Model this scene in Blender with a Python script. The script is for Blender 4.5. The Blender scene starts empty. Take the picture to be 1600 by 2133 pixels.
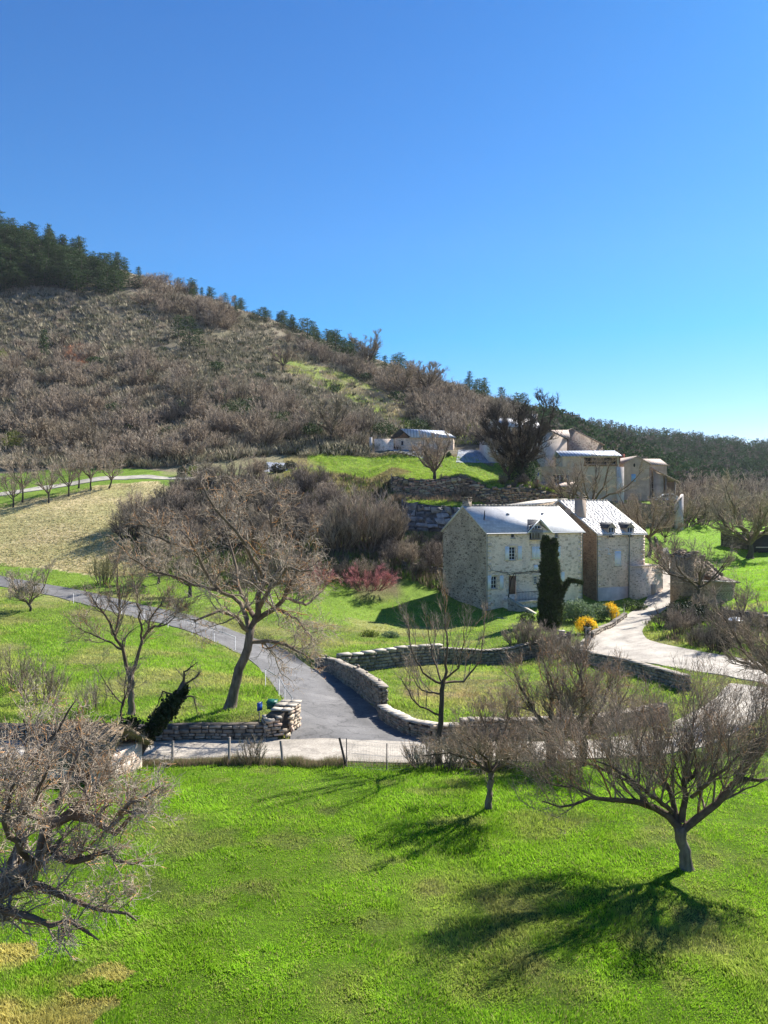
import bpy, math, numpy as np
from mathutils import Vector, Matrix
R = math.radians
F = 1602.0; CY = 1066.5
SUN_AZ = 46.0; SUN_EL = 41.0; SUN_W = 5.0; SKY_W = 0.067
sc = bpy.context.scene
# ---------------------------------------------------------------- camera, world, sun
cam = bpy.data.cameras.new('camera'); co = bpy.data.objects.new('camera', cam)
sc.collection.objects.link(co); sc.camera = co
cam.sensor_fit = 'VERTICAL'; cam.sensor_height = 24.0; cam.lens = 24.0*F/2133.0
co.location = (0, 0, 0); co.rotation_euler = (R(90), 0, 0)
cam.clip_start = 0.1; cam.clip_end = 6000
w = bpy.data.worlds.new('World'); sc.world = w; w.use_nodes = True
nt = w.node_tree; bg = nt.nodes['Background']
sky = nt.nodes.new('ShaderNodeTexSky'); sky.sky_type = 'NISHITA'; sky.sun_disc = False
sky.sun_elevation = R(SUN_EL); sky.sun_rotation = R(SUN_AZ)
sky.altitude = 600; sky.air_density = 1.0; sky.dust_density = 0.35; sky.ozone_density = 3.0
hsv = nt.nodes.new('ShaderNodeHueSaturation'); hsv.inputs['Saturation'].default_value = 1.25
nt.links.new(sky.outputs[0], hsv.inputs['Color']); tn = nt.nodes.new('ShaderNodeMix'); tn.data_type = 'RGBA'; tn.blend_type = 'MULTIPLY'; tn.inputs[0].default_value = 1; 
tc0 = nt.nodes.new('ShaderNodeTexCoord'); sx = nt.nodes.new('ShaderNodeSeparateXYZ'); nt.links.new(tc0.outputs['Generated'], sx.inputs[0]); rp = nt.nodes.new('ShaderNodeValToRGB'); e_ = rp.color_ramp.elements
e_.new(0.22); e_[0].position = 0.05; e_[0].color = (1.12, 0.93, 1.0, 1); e_[1].color = (0.37, 0.92, 1.10, 1); e_[2].position = 0.56; e_[2].color = (0.16, 0.73, 1.02, 1); nt.links.new(sx.outputs[2], rp.inputs[0]); nt.links.new(rp.outputs[0], tn.inputs[7])
nt.links.new(hsv.outputs[0], tn.inputs[6]); nt.links.new(tn.outputs[2], bg.inputs[0])
bg.inputs[1].default_value = SKY_W
sl = bpy.data.lights.new('sun', 'SUN'); so = bpy.data.objects.new('sun', sl); sc.collection.objects.link(so)
sl.energy = SUN_W; sl.angle = R(0.55); sl.color = (1.0, 0.95, 0.87)
sd = Vector((math.sin(R(SUN_AZ))*math.cos(R(SUN_EL)), math.cos(R(SUN_AZ))*math.cos(R(SUN_EL)), math.sin(R(SUN_EL))))
so.rotation_euler = sd.to_track_quat('Z', 'Y').to_euler()
so.location = sd*200
sc.view_settings.view_transform = 'Standard'; sc.view_settings.look = 'None'
sc.view_settings.exposure = 1.22; sc.view_settings.gamma = 1.0
sc.render.engine = 'CYCLES'; sc.render.film_transparent = False
sc.cycles.max_bounces = 6; sc.cycles.transparent_max_bounces = 8; sc.cycles.volume_bounces = 0

# ---------------------------------------------------------------- small helpers
rng = np.random.default_rng(7)
def V3(px, py, Y): return np.array([(px-800)/F*Y, Y, (CY-py)/F*Y])
def link(o):
    sc.collection.objects.link(o); return o
def tag(o, label=None, cat=None, group=None, kind=None):
    if label: o['label'] = label
    if cat: o['category'] = cat
    if group: o['group'] = group
    if kind: o['kind'] = kind
    return o
def T(name, label, cat, loc=(0, 0, 0), rz=0, group=None):
    o = link(bpy.data.objects.new(name, None)); o.empty_display_size = 0.3
    o.location = tuple(float(v) for v in loc); o.rotation_euler = (0, 0, rz)
    return tag(o, label, cat, group)
_vt = np.random.default_rng(99).random((256, 256))
def vn(x, y, s, seed=0):
    x = np.asarray(x, float)/s+seed*17.3+1000; y = np.asarray(y, float)/s+seed*9.7+1000
    xi = np.floor(x).astype(int); yi = np.floor(y).astype(int); fx = x-xi; fy = y-yi
    fx = fx*fx*(3-2*fx); fy = fy*fy*(3-2*fy)
    a = _vt[xi & 255, yi & 255]; b = _vt[(xi+1) & 255, yi & 255]; c = _vt[xi & 255, (yi+1) & 255]; d = _vt[(xi+1) & 255, (yi+1) & 255]
    return a*(1-fx)*(1-fy)+b*fx*(1-fy)+c*(1-fx)*fy+d*fx*fy
def fbm(x, y, s, seed=0, o=3):
    return sum(vn(x, y, s/2**i, seed+i)*0.5**i for i in range(o))/sum(0.5**i for i in range(o))

class MB:
    def __init__(s): s.v = []; s.f = {}; s.n = 0; s.c = []
    def add(s, V, Fs, col=None):
        V = np.asarray(V, float).reshape(-1, 3)
        for Fa in (Fs if isinstance(Fs, (list, tuple)) and len(Fs) and isinstance(Fs[0], np.ndarray) else [np.asarray(Fs, int)]):
            s.f.setdefault(Fa.shape[1], []).append(Fa+s.n)
        s.v.append(V)
        if col is None: col = (1, 1, 1)
        col = np.asarray(col, float)
        s.c.append(np.broadcast_to(col, (len(V), 3)) if col.ndim == 1 else col)
        s.n += len(V); return s
    def box8(s, P, col=None):
        return s.add(P, [[0, 3, 2, 1], [4, 5, 6, 7], [0, 1, 5, 4], [1, 2, 6, 5], [2, 3, 7, 6], [3, 0, 4, 7]], col)
    def box(s, x0, y0, z0, x1, y1, z1, col=None):
        return s.box8([(x0, y0, z0), (x1, y0, z0), (x1, y1, z0), (x0, y1, z0), (x0, y0, z1), (x1, y0, z1), (x1, y1, z1), (x0, y1, z1)], col)
    def quad(s, a, b, c, d, col=None): return s.add([a, b, c, d], [[0, 1, 2, 3]], col)
    def tri(s, a, b, c, col=None): return s.add([a, b, c], [[0, 1, 2]], col)
    def prism(s, pts, d, col=None):      # polygon (convex) pts extruded by vector d
        p = np.asarray(pts, float); n = len(p); q = p+np.asarray(d, float)
        fs = [np.array([[i, (i+1) % n, (i+1) % n+n, i+n] for i in range(n)])]
        fs.append(np.array([[0, i+1, i] for i in range(1, n-1)])); fs.append(np.array([[n, n+i, n+i+1] for i in range(1, n-1)]))
        return s.add(np.vstack([p, q]), fs, col)
    def tubes(s, P, Rr, k=5, col=None):  # P [N,n,3], Rr [N,n]
        P = np.asarray(P, float); Rr = np.asarray(Rr, float)
        if P.ndim == 2: P = P[None]; Rr = Rr[None]
        N, n, _ = P.shape
        t = np.gradient(P, axis=1); t /= np.linalg.norm(t, axis=2, keepdims=True)+1e-9
        ref = np.where(np.abs(t[:, :1, 2:3]) > 0.9, np.array([1., 0, 0]), np.array([0, 0, 1.]))
        a = np.cross(t, np.broadcast_to(ref, t.shape)); a /= np.linalg.norm(a, axis=2, keepdims=True)+1e-9
        b = np.cross(t, a)
        an = np.arange(k)*2*math.pi/k
        ring = a[:, :, None, :]*np.cos(an)[None, None, :, None]+b[:, :, None, :]*np.sin(an)[None, None, :, None]
        V = (P[:, :, None, :]+ring*Rr[:, :, None, None]).reshape(-1, 3)
        i = np.arange(n-1)[:, None]*k; j = np.arange(k)[None]; j2 = (j+1) % k
        f = np.stack([i+j, i+j2, i+k+j2, i+k+j], -1).reshape(-1, 4)
        Fa = (f[None]+(np.arange(N)*n*k)[:, None, None]).reshape(-1, 4)
        if col is not None:
            col = np.asarray(col, float)
            if col.ndim == 2: col = np.repeat(col, n*k, axis=0)
        s.add(V, Fa, col)
        if k >= 4:
            for e in (0, n-1):
                cap = (np.arange(N)*n*k)[:, None]+e*k+np.arange(k)[None]
                s.f.setdefault(k, []).append(cap+s.n-len(V))
        return s
    def cyl(s, p0, p1, r0, r1=None, k=8, col=None):
        r1 = r0 if r1 is None else r1
        return s.tubes(np.array([[p0, p1]], float), np.array([[r0, r1]]), k, col)
    def sphere(s, c, r, seg=10, ring=6, sc3=(1, 1, 1), col=None):
        th = np.linspace(0.02, math.pi-0.02, ring+1); ph = np.arange(seg)*2*math.pi/seg
        V = np.stack([np.sin(th)[:, None]*np.cos(ph), np.sin(th)[:, None]*np.sin(ph), np.cos(th)[:, None]*np.ones(seg)], -1).reshape(-1, 3)
        V = V*r*np.array(sc3)+np.array(c)
        f = [[i*seg+j, (i+1)*seg+j, (i+1)*seg+(j+1) % seg, i*seg+(j+1) % seg] for i in range(ring) for j in range(seg)]
        return s.add(V, f, col)
    def build(s, name, mat, parent=None, smooth=False, uv=True):
        me = bpy.data.meshes.new(name); V = np.vstack(s.v) if s.v else np.zeros((0, 3))
        me.vertices.add(len(V)); me.vertices.foreach_set('co', V.astype(np.float32).ravel())
        loops = []; tot = []
        for k, L in s.f.items():
            A = np.vstack(L); loops.append(A.ravel()); tot.append(np.full(len(A), k))
        loops = np.concatenate(loops); tot = np.concatenate(tot)
        me.loops.add(len(loops)); me.loops.foreach_set('vertex_index', loops.astype(np.int32))
        me.polygons.add(len(tot)); st = np.concatenate([[0], np.cumsum(tot)[:-1]])
        me.polygons.foreach_set('loop_start', st.astype(np.int32)); me.polygons.foreach_set('loop_total', tot.astype(np.int32))
        if smooth: me.polygons.foreach_set('use_smooth', np.ones(len(tot), bool))
        me.update(calc_edges=True)
        C = np.vstack(s.c); at = me.color_attributes.new('tint', 'FLOAT_COLOR', 'POINT')
        at.data.foreach_set('color', np.hstack([C, np.ones((len(C), 1))]).astype(np.float32).ravel())
        if uv and len(tot) < 60000:
            nrm = np.zeros(len(tot)*3, np.float32); me.polygons.foreach_get('normal', nrm); nrm = nrm.reshape(-1, 3)
            nl = np.repeat(nrm, tot, axis=0); p = V[loops]
            hz = np.abs(nl[:, 2]) > 0.93
            tx = -nl[:, 1]; ty = nl[:, 0]; h = np.hypot(tx, ty)+1e-9; tx = tx/h; ty = ty/h
            U = np.where(hz, p[:, 0], p[:, 0]*tx+p[:, 1]*ty)
            sl_ = np.sqrt(np.maximum(1e-6, 1-nl[:, 2]**2))
            W = np.where(hz, p[:, 1], p[:, 2]/np.where(hz, 1, sl_))
            l = me.uv_layers.new(name='UVMap'); l.data.foreach_set('uv', np.stack([U, W], -1).astype(np.float32).ravel())
        o = link(bpy.data.objects.new(name, me)); me.materials.append(mat)
        if parent is not None: o.parent = parent
        return o

# ---------------------------------------------------------------- materials
def newmat(name):
    m = bpy.data.materials.new(name); m.use_nodes = True; return m, m.node_tree, m.node_tree.nodes['Principled BSDF']
def N(nt, t, **k):
    n = nt.nodes.new(t)
    for a, b in k.items():
        if a[0] == '_': n.inputs[int(a[1:])].default_value = b
        else: setattr(n, a, b)
    return n
def mixc(nt, fac, a, b, mode='MIX'):
    n = nt.nodes.new('ShaderNodeMix'); n.data_type = 'RGBA'; n.blend_type = mode
    for i, v in ((0, fac), (6, a), (7, b)):
        if hasattr(v, 'is_linked') or hasattr(v, 'links'): nt.links.new(v, n.inputs[i])
        else: n.inputs[i].default_value = v if i == 0 else (*v, 1) if len(v) == 3 else v
    return n.outputs[2]
def ramp(nt, src, stops):
    n = nt.nodes.new('ShaderNodeValToRGB'); e = n.color_ramp.elements
    while len(e) < len(stops): e.new(0.5)
    for i, (p, c) in enumerate(stops):
        e[i].position = p; e[i].color = (*c, 1) if not np.isscalar(c) else (c, c, c, 1)
    nt.links.new(src, n.inputs[0]); return n.outputs[0]
def coords(nt, kind='Object', sc3=(1, 1, 1)):
    tc = nt.nodes.new('ShaderNodeTexCoord'); mp = nt.nodes.new('ShaderNodeMapping'); mp.inputs['Scale'].default_value = sc3
    nt.links.new(tc.outputs[kind], mp.inputs[0]); return mp.outputs[0]
def noise(nt, vec, scale, detail=4, rough=0.6):
    n = nt.nodes.new('ShaderNodeTexNoise'); n.inputs['Scale'].default_value = scale; n.inputs['Detail'].default_value = detail
    n.inputs['Roughness'].default_value = rough; nt.links.new(vec, n.inputs['Vector']); return n.outputs[0]
def bumpit(nt, b, h, strength, dist=0.02):
    n = nt.nodes.new('ShaderNodeBump'); n.inputs['Strength'].default_value = strength; n.inputs['Distance'].default_value = dist
    nt.links.new(h, n.inputs['Height']); nt.links.new(n.outputs[0], b.inputs['Normal'])
def tinted(nt, c):
    a = nt.nodes.new('ShaderNodeAttribute'); a.attribute_name = 'tint'
    return mixc(nt, 1.0, c, a.outputs[0], 'MULTIPLY')
def simple(name, c1, c2=None, scale=3, rough=0.8, bump=0.0, bd=0.02, metal=0, rand=0.0, kind='Object', sc3=(1, 1, 1), trans=0.0, spec=None, lo=0.35, hi=0.65):
    m, nt, b = newmat(name); c2 = c2 or tuple(v*0.7 for v in c1)
    v = coords(nt, kind, sc3); n = noise(nt, v, scale)
    c = tinted(nt, ramp(nt, n, [(lo, c1), (hi, c2)]))
    if rand:
        oi = nt.nodes.new('ShaderNodeObjectInfo')
        r = ramp(nt, oi.outputs['Random'], [(0, (1-rand, 1-rand*0.9, 1-rand*1.1)), (0.5, (1, 0.97, 0.93)), (1, (1+rand, 1+rand*0.75, 1+rand*0.7))])
        c = mixc(nt, 1.0, c, r, 'MULTIPLY')
    nt.links.new(c, b.inputs['Base Color']); b.inputs['Roughness'].default_value = rough; b.inputs['Metallic'].default_value = metal
    if spec is not None: b.inputs['Specular IOR Level'].default_value = spec
    if bump: bumpit(nt, b, noise(nt, v, scale*3), bump, bd)
    if trans:
        t = nt.nodes.new('ShaderNodeBsdfTranslucent'); nt.links.new(c, t.inputs[0]); mx = nt.nodes.new('ShaderNodeMixShader')
        mx.inputs[0].default_value = trans; out = nt.nodes['Material Output']
        nt.links.new(b.outputs[0], mx.inputs[1]); nt.links.new(t.outputs[0], mx.inputs[2]); nt.links.new(mx.outputs[0], out.inputs[0])
    return m
def masonry(name, stones, mortar, sw=0.38, sh=0.19, edge=0.06, rough=0.9, bump=0.6, stain=0.35, contrast=1.0, fade=None):
    """irregular rubble: stretched Voronoi cells in metre UVs, each stone its own colour, sunk mortar, weather patches"""
    m, nt, b = newmat(name)
    v = coords(nt, 'UV', (1/sw, 1/sh, 1))
    nz = N(nt, 'ShaderNodeTexNoise'); nz.inputs['Scale'].default_value = 0.9; nt.links.new(v, nz.inputs['Vector'])
    ad = N(nt, 'ShaderNodeVectorMath', operation='MULTIPLY_ADD'); nt.links.new(nz.outputs[1], ad.inputs[0]); ad.inputs[1].default_value = (0.7, 0.5, 0); nt.links.new(v, ad.inputs[2])
    vo = N(nt, 'ShaderNodeTexVoronoi', feature='F1'); vo.inputs['Scale'].default_value = 1; nt.links.new(ad.outputs[0], vo.inputs['Vector']); vo.inputs['Randomness'].default_value = 0.85
    ve = N(nt, 'ShaderNodeTexVoronoi', feature='DISTANCE_TO_EDGE'); ve.inputs['Scale'].default_value = 1; nt.links.new(ad.outputs[0], ve.inputs['Vector']); ve.inputs['Randomness'].default_value = 0.85
    bw = N(nt, 'ShaderNodeSeparateColor'); nt.links.new(vo.outputs['Color'], bw.inputs[0])
    k = len(stones); cs = ramp(nt, bw.outputs[0], [(i/k, c) for i, c in enumerate(stones)])
    cs.node.color_ramp.interpolation = 'CONSTANT'
    fine = noise(nt, v, 3.0, 5, 0.7)
    cs = mixc(nt, 1.0, cs, ramp(nt, fine, [(0.3, 0.72), (0.7, 1.2)]), 'MULTIPLY')
    em = ramp(nt, ve.outputs[0], [(edge*0.5, 1.0), (edge*1.6, 0.0)])
    c = mixc(nt, em, cs, mortar)
    uvm = coords(nt, 'UV', (1, 0.6, 1)); st = noise(nt, uvm, 0.55, 5, 0.65)
    c = mixc(nt, 1.0, c, ramp(nt, st, [(0.35, (1-stain, 1-stain, 1-stain*1.05)), (0.6, (1.05, 1.03, 1.0))]), 'MULTIPLY')
    c = tinted(nt, c)
    nt.links.new(c, b.inputs['Base Color']); b.inputs['Roughness'].default_value = rough
    bumpit(nt, b, ramp(nt, ve.outputs[0], [(0.0, 0.0), (edge*2, 1.0)]), bump, 0.03)
    return m
def tiled(name, c1, c2, c3, tw=0.3, th=0.22, rough=0.6, bump=0.6, spec=0.5, mort=0.5):
    m, nt, b = newmat(name); v = coords(nt, 'UV')
    nz = N(nt, 'ShaderNodeTexNoise'); nz.inputs['Scale'].default_value = 1.2; nt.links.new(v, nz.inputs['Vector'])
    ad = N(nt, 'ShaderNodeVectorMath', operation='MULTIPLY_ADD'); nt.links.new(nz.outputs[1], ad.inputs[0]); ad.inputs[1].default_value = (0.12, 0.12, 0); nt.links.new(v, ad.inputs[2])
    br = N(nt, 'ShaderNodeTexBrick'); nt.links.new(ad.outputs[0], br.inputs['Vector'])
    br.inputs['Scale'].default_value = 1; br.inputs['Brick Width'].default_value = tw; br.inputs['Row Height'].default_value = th
    br.inputs['Mortar Size'].default_value = 0.016; br.inputs['Mortar Smooth'].default_value = 0.4; br.inputs['Bias'].default_value = 0
    br.inputs['Color1'].default_value = (*c1, 1); br.inputs['Color2'].default_value = (*c2, 1); br.inputs['Mortar'].default_value = (*[x*mort for x in c3], 1)
    n2 = noise(nt, v, 0.8, 6, 0.7)
    c = mixc(nt, 1.0, br.outputs[0], ramp(nt, n2, [(0.35, tuple(a/b_ for a, b_ in zip(c3, c1))), (0.6, (1.05, 1.05, 1.05))]), 'MULTIPLY')
    nt.links.new(c, b.inputs['Base Color']); b.inputs['Roughness'].default_value = rough; b.inputs['Specular IOR Level'].default_value = spec
    inv = N(nt, 'ShaderNodeMath', operation='SUBTRACT'); inv.inputs[0].default_value = 1; nt.links.new(br.outputs[1], inv.inputs[1])
    bumpit(nt, b, inv.outputs[0], bump, 0.03)
    return m
def corrug(name, c1, c2, period=0.2, rough=0.5):
    m, nt, b = newmat(name); v = coords(nt, 'UV'); wv = N(nt, 'ShaderNodeTexWave', bands_direction='X')
    wv.inputs['Scale'].default_value = 0.314/period; wv.inputs['Distortion'].default_value = 0.3; nt.links.new(v, wv.inputs['Vector'])
    n2 = noise(nt, v, 1.5, 5)
    c = ramp(nt, n2, [(0.35, c1), (0.65, c2)]); c = mixc(nt, 1.0, c, ramp(nt, wv.outputs[1], [(0.1, 0.65), (0.6, 1.05)]), 'MULTIPLY')
    nt.links.new(c, b.inputs['Base Color']); b.inputs['Roughness'].default_value = rough
    bumpit(nt, b, wv.outputs[1], 0.7, 0.05); return m

MT = {}
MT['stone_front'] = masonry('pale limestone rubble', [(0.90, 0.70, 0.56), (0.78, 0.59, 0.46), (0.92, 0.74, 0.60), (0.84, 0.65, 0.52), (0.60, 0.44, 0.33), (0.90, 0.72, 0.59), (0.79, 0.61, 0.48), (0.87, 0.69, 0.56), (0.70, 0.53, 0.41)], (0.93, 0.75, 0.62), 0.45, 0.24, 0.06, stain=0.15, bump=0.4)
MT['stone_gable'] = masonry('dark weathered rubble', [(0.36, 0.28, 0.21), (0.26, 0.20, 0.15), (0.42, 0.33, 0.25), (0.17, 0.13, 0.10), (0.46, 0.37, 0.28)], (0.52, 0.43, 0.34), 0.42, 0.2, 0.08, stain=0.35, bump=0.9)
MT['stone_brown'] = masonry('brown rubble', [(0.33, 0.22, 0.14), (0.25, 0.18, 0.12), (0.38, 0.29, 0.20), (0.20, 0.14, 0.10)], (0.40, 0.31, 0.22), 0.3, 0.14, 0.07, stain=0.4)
MT['stone_grey'] = masonry('grey coursed rubble', [(0.74, 0.58, 0.46), (0.64, 0.49, 0.38), (0.80, 0.64, 0.52), (0.48, 0.35, 0.26), (0.76, 0.60, 0.49)], (0.84, 0.68, 0.56), 0.34, 0.13, 0.07, stain=0.25)
MT['stone_pink'] = masonry('pinkish rubble', [(0.34, 0.25, 0.20), (0.28, 0.2, 0.17), (0.42, 0.33, 0.27), (0.2, 0.15, 0.12)], (0.42, 0.36, 0.30), 0.5, 0.3, 0.07, stain=0.3)
MT['render_white'] = simple('white lime render', (0.70, 0.62, 0.56), (0.50, 0.44, 0.40), 0.8, 0.9, 0.2)
MT['render_cream'] = simple('cream render', (0.58, 0.48, 0.40), (0.40, 0.33, 0.27), 0.9, 0.9, 0.2)
MT['render_grey'] = simple('grey stained render', (0.46, 0.36, 0.29), (0.31, 0.245, 0.20), 0.8, 0.95, 0.3)
MT['slate'] = tiled('pale stone tile roof', (0.66, 0.65, 0.63), (0.56, 0.55, 0.54), (0.52, 0.51, 0.50), 0.4, 0.3, 0.6, 0.35, mort=.8)
MT['slate_old'] = tiled('old stone tile roof', (0.74, 0.69, 0.60), (0.55, 0.50, 0.42), (0.50, 0.45, 0.37), 0.42, 0.28, 0.6, 1.0)
MT['slate_dark_and_shade'] = tiled('dark blue slate and shaded slopes', (0.035, 0.04, 0.055), (0.025, 0.03, 0.04), (0.03, 0.033, 0.04), 0.3, 0.2, 0.7, 0.5)
MT['roof_metal'] = corrug('pale metal sheet roof', (0.50, 0.53, 0.58), (0.42, 0.45, 0.50), 0.6, 0.45)
MT['roof_tile'] = corrug('clay roman tile roof', (0.46, 0.36, 0.29), (0.33, 0.24, 0.19), 0.5, 0.85)
MT['roof_brown'] = tiled('brown mossy stone roof', (0.26, 0.19, 0.14), (0.20, 0.14, 0.11), (0.17, 0.12, 0.09), 0.35, 0.2, 0.9, 1.0)
MT['shutter'] = simple('white painted wood', (0.80, 0.82, 0.86), (0.74, 0.76, 0.80), 2, 0.5, kind='Object')
MT['frame'] = simple('white window frame', (0.72, 0.73, 0.75), (0.66, 0.67, 0.7), 2, 0.5)
MT['wood'] = simple('brown wood', (0.26, 0.15, 0.09), (0.16, 0.09, 0.055), 4, 0.8, 0.3, sc3=(1, 1, 6))
MT['wood_grey'] = simple('weathered grey wood', (0.30, 0.26, 0.22), (0.18, 0.155, 0.13), 6, 0.9, 0.4, sc3=(1, 1, 0.3))
MT['wood_pale'] = simple('pale rail wood', (0.45, 0.42, 0.38), (0.36, 0.33, 0.3), 4, 0.8)
MT['blue_paint'] = simple('blue painted shutter', (0.20, 0.38, 0.62), (0.17, 0.33, 0.55), 3, 0.6)
m, nt, b = newmat('window glass'); b.inputs['Base Color'].default_value = (0.03, 0.035, 0.045, 1); b.inputs['Roughness'].default_value = 0.08; MT['glass'] = m
MT['iron'] = simple('black iron', (0.03, 0.03, 0.035), (0.05, 0.045, 0.04), 8, 0.6, metal=0.3)
MT['zinc'] = simple('grey zinc', (0.30, 0.31, 0.33), (0.22, 0.23, 0.25), 5, 0.5, metal=0.4)
MT['galv'] = simple('galvanised steel', (0.36, 0.37, 0.39), (0.28, 0.29, 0.31), 8, 0.45, metal=0.5)
MT['dark'] = simple('dark interior', (0.03, 0.028, 0.025), (0.02, 0.02, 0.02), 2, 1)  # near black puts the shade of openings into colour; also dark posts
MT['green_box'] = simple('green enamel', (0.02, 0.16, 0.10), (0.02, 0.13, 0.085), 4, 0.4)
MT['blue_sign'] = simple('blue enamel', (0.02, 0.08, 0.35), (0.02, 0.07, 0.3), 4, 0.4)
MT['wallstone'] = simple('dry stone', (0.38, 0.33, 0.265), (0.20, 0.17, 0.135), 4, 0.95, 0.5, 0.01)
MT['boulder'] = simple('blue grey boulder', (0.30, 0.31, 0.34), (0.15, 0.155, 0.17), 1.6, 0.85, 0.6, 0.05)
MT['capstone'] = simple('pale capstone', (0.52, 0.47, 0.39), (0.33, 0.29, 0.24), 5, 0.9, 0.6, 0.01)
# ---------------------------------------------------------------- terrain: control points (px, py, Y) of the ground seen at that pixel
CP = []
def cp(*a):
    for px, py, Y in a: CP.append(((px-800)/F, math.log(Y), (CY-py)/F*Y, Y))
def cz(pxs, z, Y):
    for px in pxs: CP.append(((px-800)/F, math.log(Y), z, Y))
W_ = (-1600, -700, 0, 500, 1000, 1600, 2300, 3200)
cz(W_, -8.0, 7); cz(W_, -8.15, 11); cz(W_, -8.25, 15); cz(W_, -8.42, 20); cz(W_, -8.7, 24.5); cz((-1600, -700, -200, 200, 500, 700, 900, 1150, 1350), -8.98, 28.3)
cz((-700, 0, 250, 500, 700), -9.0, 30.0); cz((900, 1150, 1300, 1450), -9.05, 30.2)
cz((1600, 2300, 3200), -8.95, 29); cz((1600, 2300, 3200), -9.2, 36)
cp((480, 1478, 33.5), (300, 1400, 42), (100, 1400, 42), (-300, 1395, 42), (-1000, 1370, 43), (150, 1300, 60), (-100, 1290, 61), (400, 1348, 53), (120, 1500, 31.6), (300, 1500, 31.8), (560, 1480, 33.2), (570, 1435, 39.5))
cp((600, 1390, 48.5), (680, 1450, 39.5), (740, 1520, 32.7), (450, 1318, 59), (300, 1277, 66), (150, 1239, 73), (0, 1211, 79), (-300, 1180, 86), (-1200, 1150, 94))
cp((640, 1335, 60), (500, 1270, 70), (350, 1240, 75), (200, 1200, 82), (330, 1180, 84), (0, 1160, 89), (150, 1120, 95), (300, 1100, 98), (0, 1080, 105), (200, 1050, 110), (300, 1010, 120), (100, 1030, 117), (380, 995, 126), (0, 1036, 119), (-400, 1050, 120), (-1200, 1050, 120))
cp((100, 975, 135), (0, 960, 143), (300, 962, 140), (500, 955, 142), (-800, 950, 145), (0, 850, 190), (0, 700, 260), (0, 600, 300), (0, 485, 345), (0, 505, 420), (0, 600, 700), (0, 720, 1400))
cp((-800, 850, 190), (-800, 650, 260), (-800, 400, 345), (-800, 380, 450), (-800, 500, 800), (-800, 600, 1400), (-1600, 800, 200), (-1600, 350, 345), (-1600, 450, 800))
cp((250, 900, 160), (250, 800, 200), (250, 660, 270), (250, 578, 325), (250, 600, 430), (250, 700, 800), (250, 800, 1400))
cp((500, 910, 158), (500, 850, 180), (500, 755, 230), (500, 690, 268), (500, 648, 305), (500, 670, 420), (500, 760, 800))
cp((750, 935, 155), (750, 885, 180), (750, 815, 225), (750, 742, 290), (750, 770, 400), (750, 840, 800), (750, 900, 1400))
cp((1000, 905, 185), (1000, 860, 225), (1000, 818, 285), (1000, 850, 400), (1000, 885, 800), (880, 781, 285))
cp((1100, 905, 200), (1110, 866, 300), (1120, 885, 420), (1150, 884, 650), (1300, 906, 650), (1450, 922, 650), (1600, 938, 650), (1300, 940, 900), (1600, 960, 900), (1300, 960, 1400), (1600, 990, 1400))
cp((1300, 985, 200), (1300, 955, 350), (1220, 930, 350), (1500, 1062, 180), (1500, 1015, 260), (1500, 972, 400), (2000, 1085, 180), (2000, 1045, 260), (2000, 1005, 400), (2000, 955, 650), (2000, 985, 1000), (3200, 1085, 180), (3200, 1005, 400), (3200, 960, 650))
cp((550, 1185, 85), (550, 1130, 97), (550, 1050, 109), (550, 985, 128), (700, 1190, 86), (700, 1120, 98), (700, 1040, 110), (690, 1000, 122), (700, 975, 138), (820, 1172, 92), (820, 1115, 101))
cp((870, 1003, 116), (870, 966, 145), (1000, 1003, 116), (1000, 967, 146), (900, 1109, 104), (900, 1051, 106), (900, 1040, 112), (900, 938, 155), (900, 937, 161), (1050, 938, 157), (780, 938, 157), (1100, 1010, 118))
cp((1180, 1035, 138), (1250, 1035, 143), (1330, 1040, 146), (1385, 1048, 146), (1380, 1122, 125), (1388, 1162, 118), (1300, 1115, 114))
cp((1450, 1180, 105), (1550, 1110, 140), (1580, 1200, 90), (1520, 1270, 73), (1450, 1300, 66), (1560, 1370, 50), (1400, 1350, 55), (1590, 1450, 38.8), (2200, 1300, 66), (2200, 1120, 140), (3200, 1300, 66), (3200, 1120, 140))
cp((1100, 1262, 81.5), (1000, 1272, 80), (930, 1236, 87), (1270, 1256, 89), (1350, 1250, 90), (1145, 1312, 70), (1220, 1312, 71), (1250, 1340, 62), (1060, 1314, 71))
cp((850, 1350, 56), (700, 1368, 52.5), (660, 1352, 56), (850, 1330, 66), (875, 1310, 73), (785, 1295, 75.5), (700, 1285, 74), (960, 1305, 75.5), (870, 1243, 85), (790, 1238, 85), (720, 1235, 83), (1040, 1350, 59), (1180, 1340, 62))
cp((850, 1480, 36), (850, 1405, 50), (1100, 1450, 40), (1100, 1390, 54), (1300, 1450, 40), (1180, 1368, 57.5))
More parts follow.
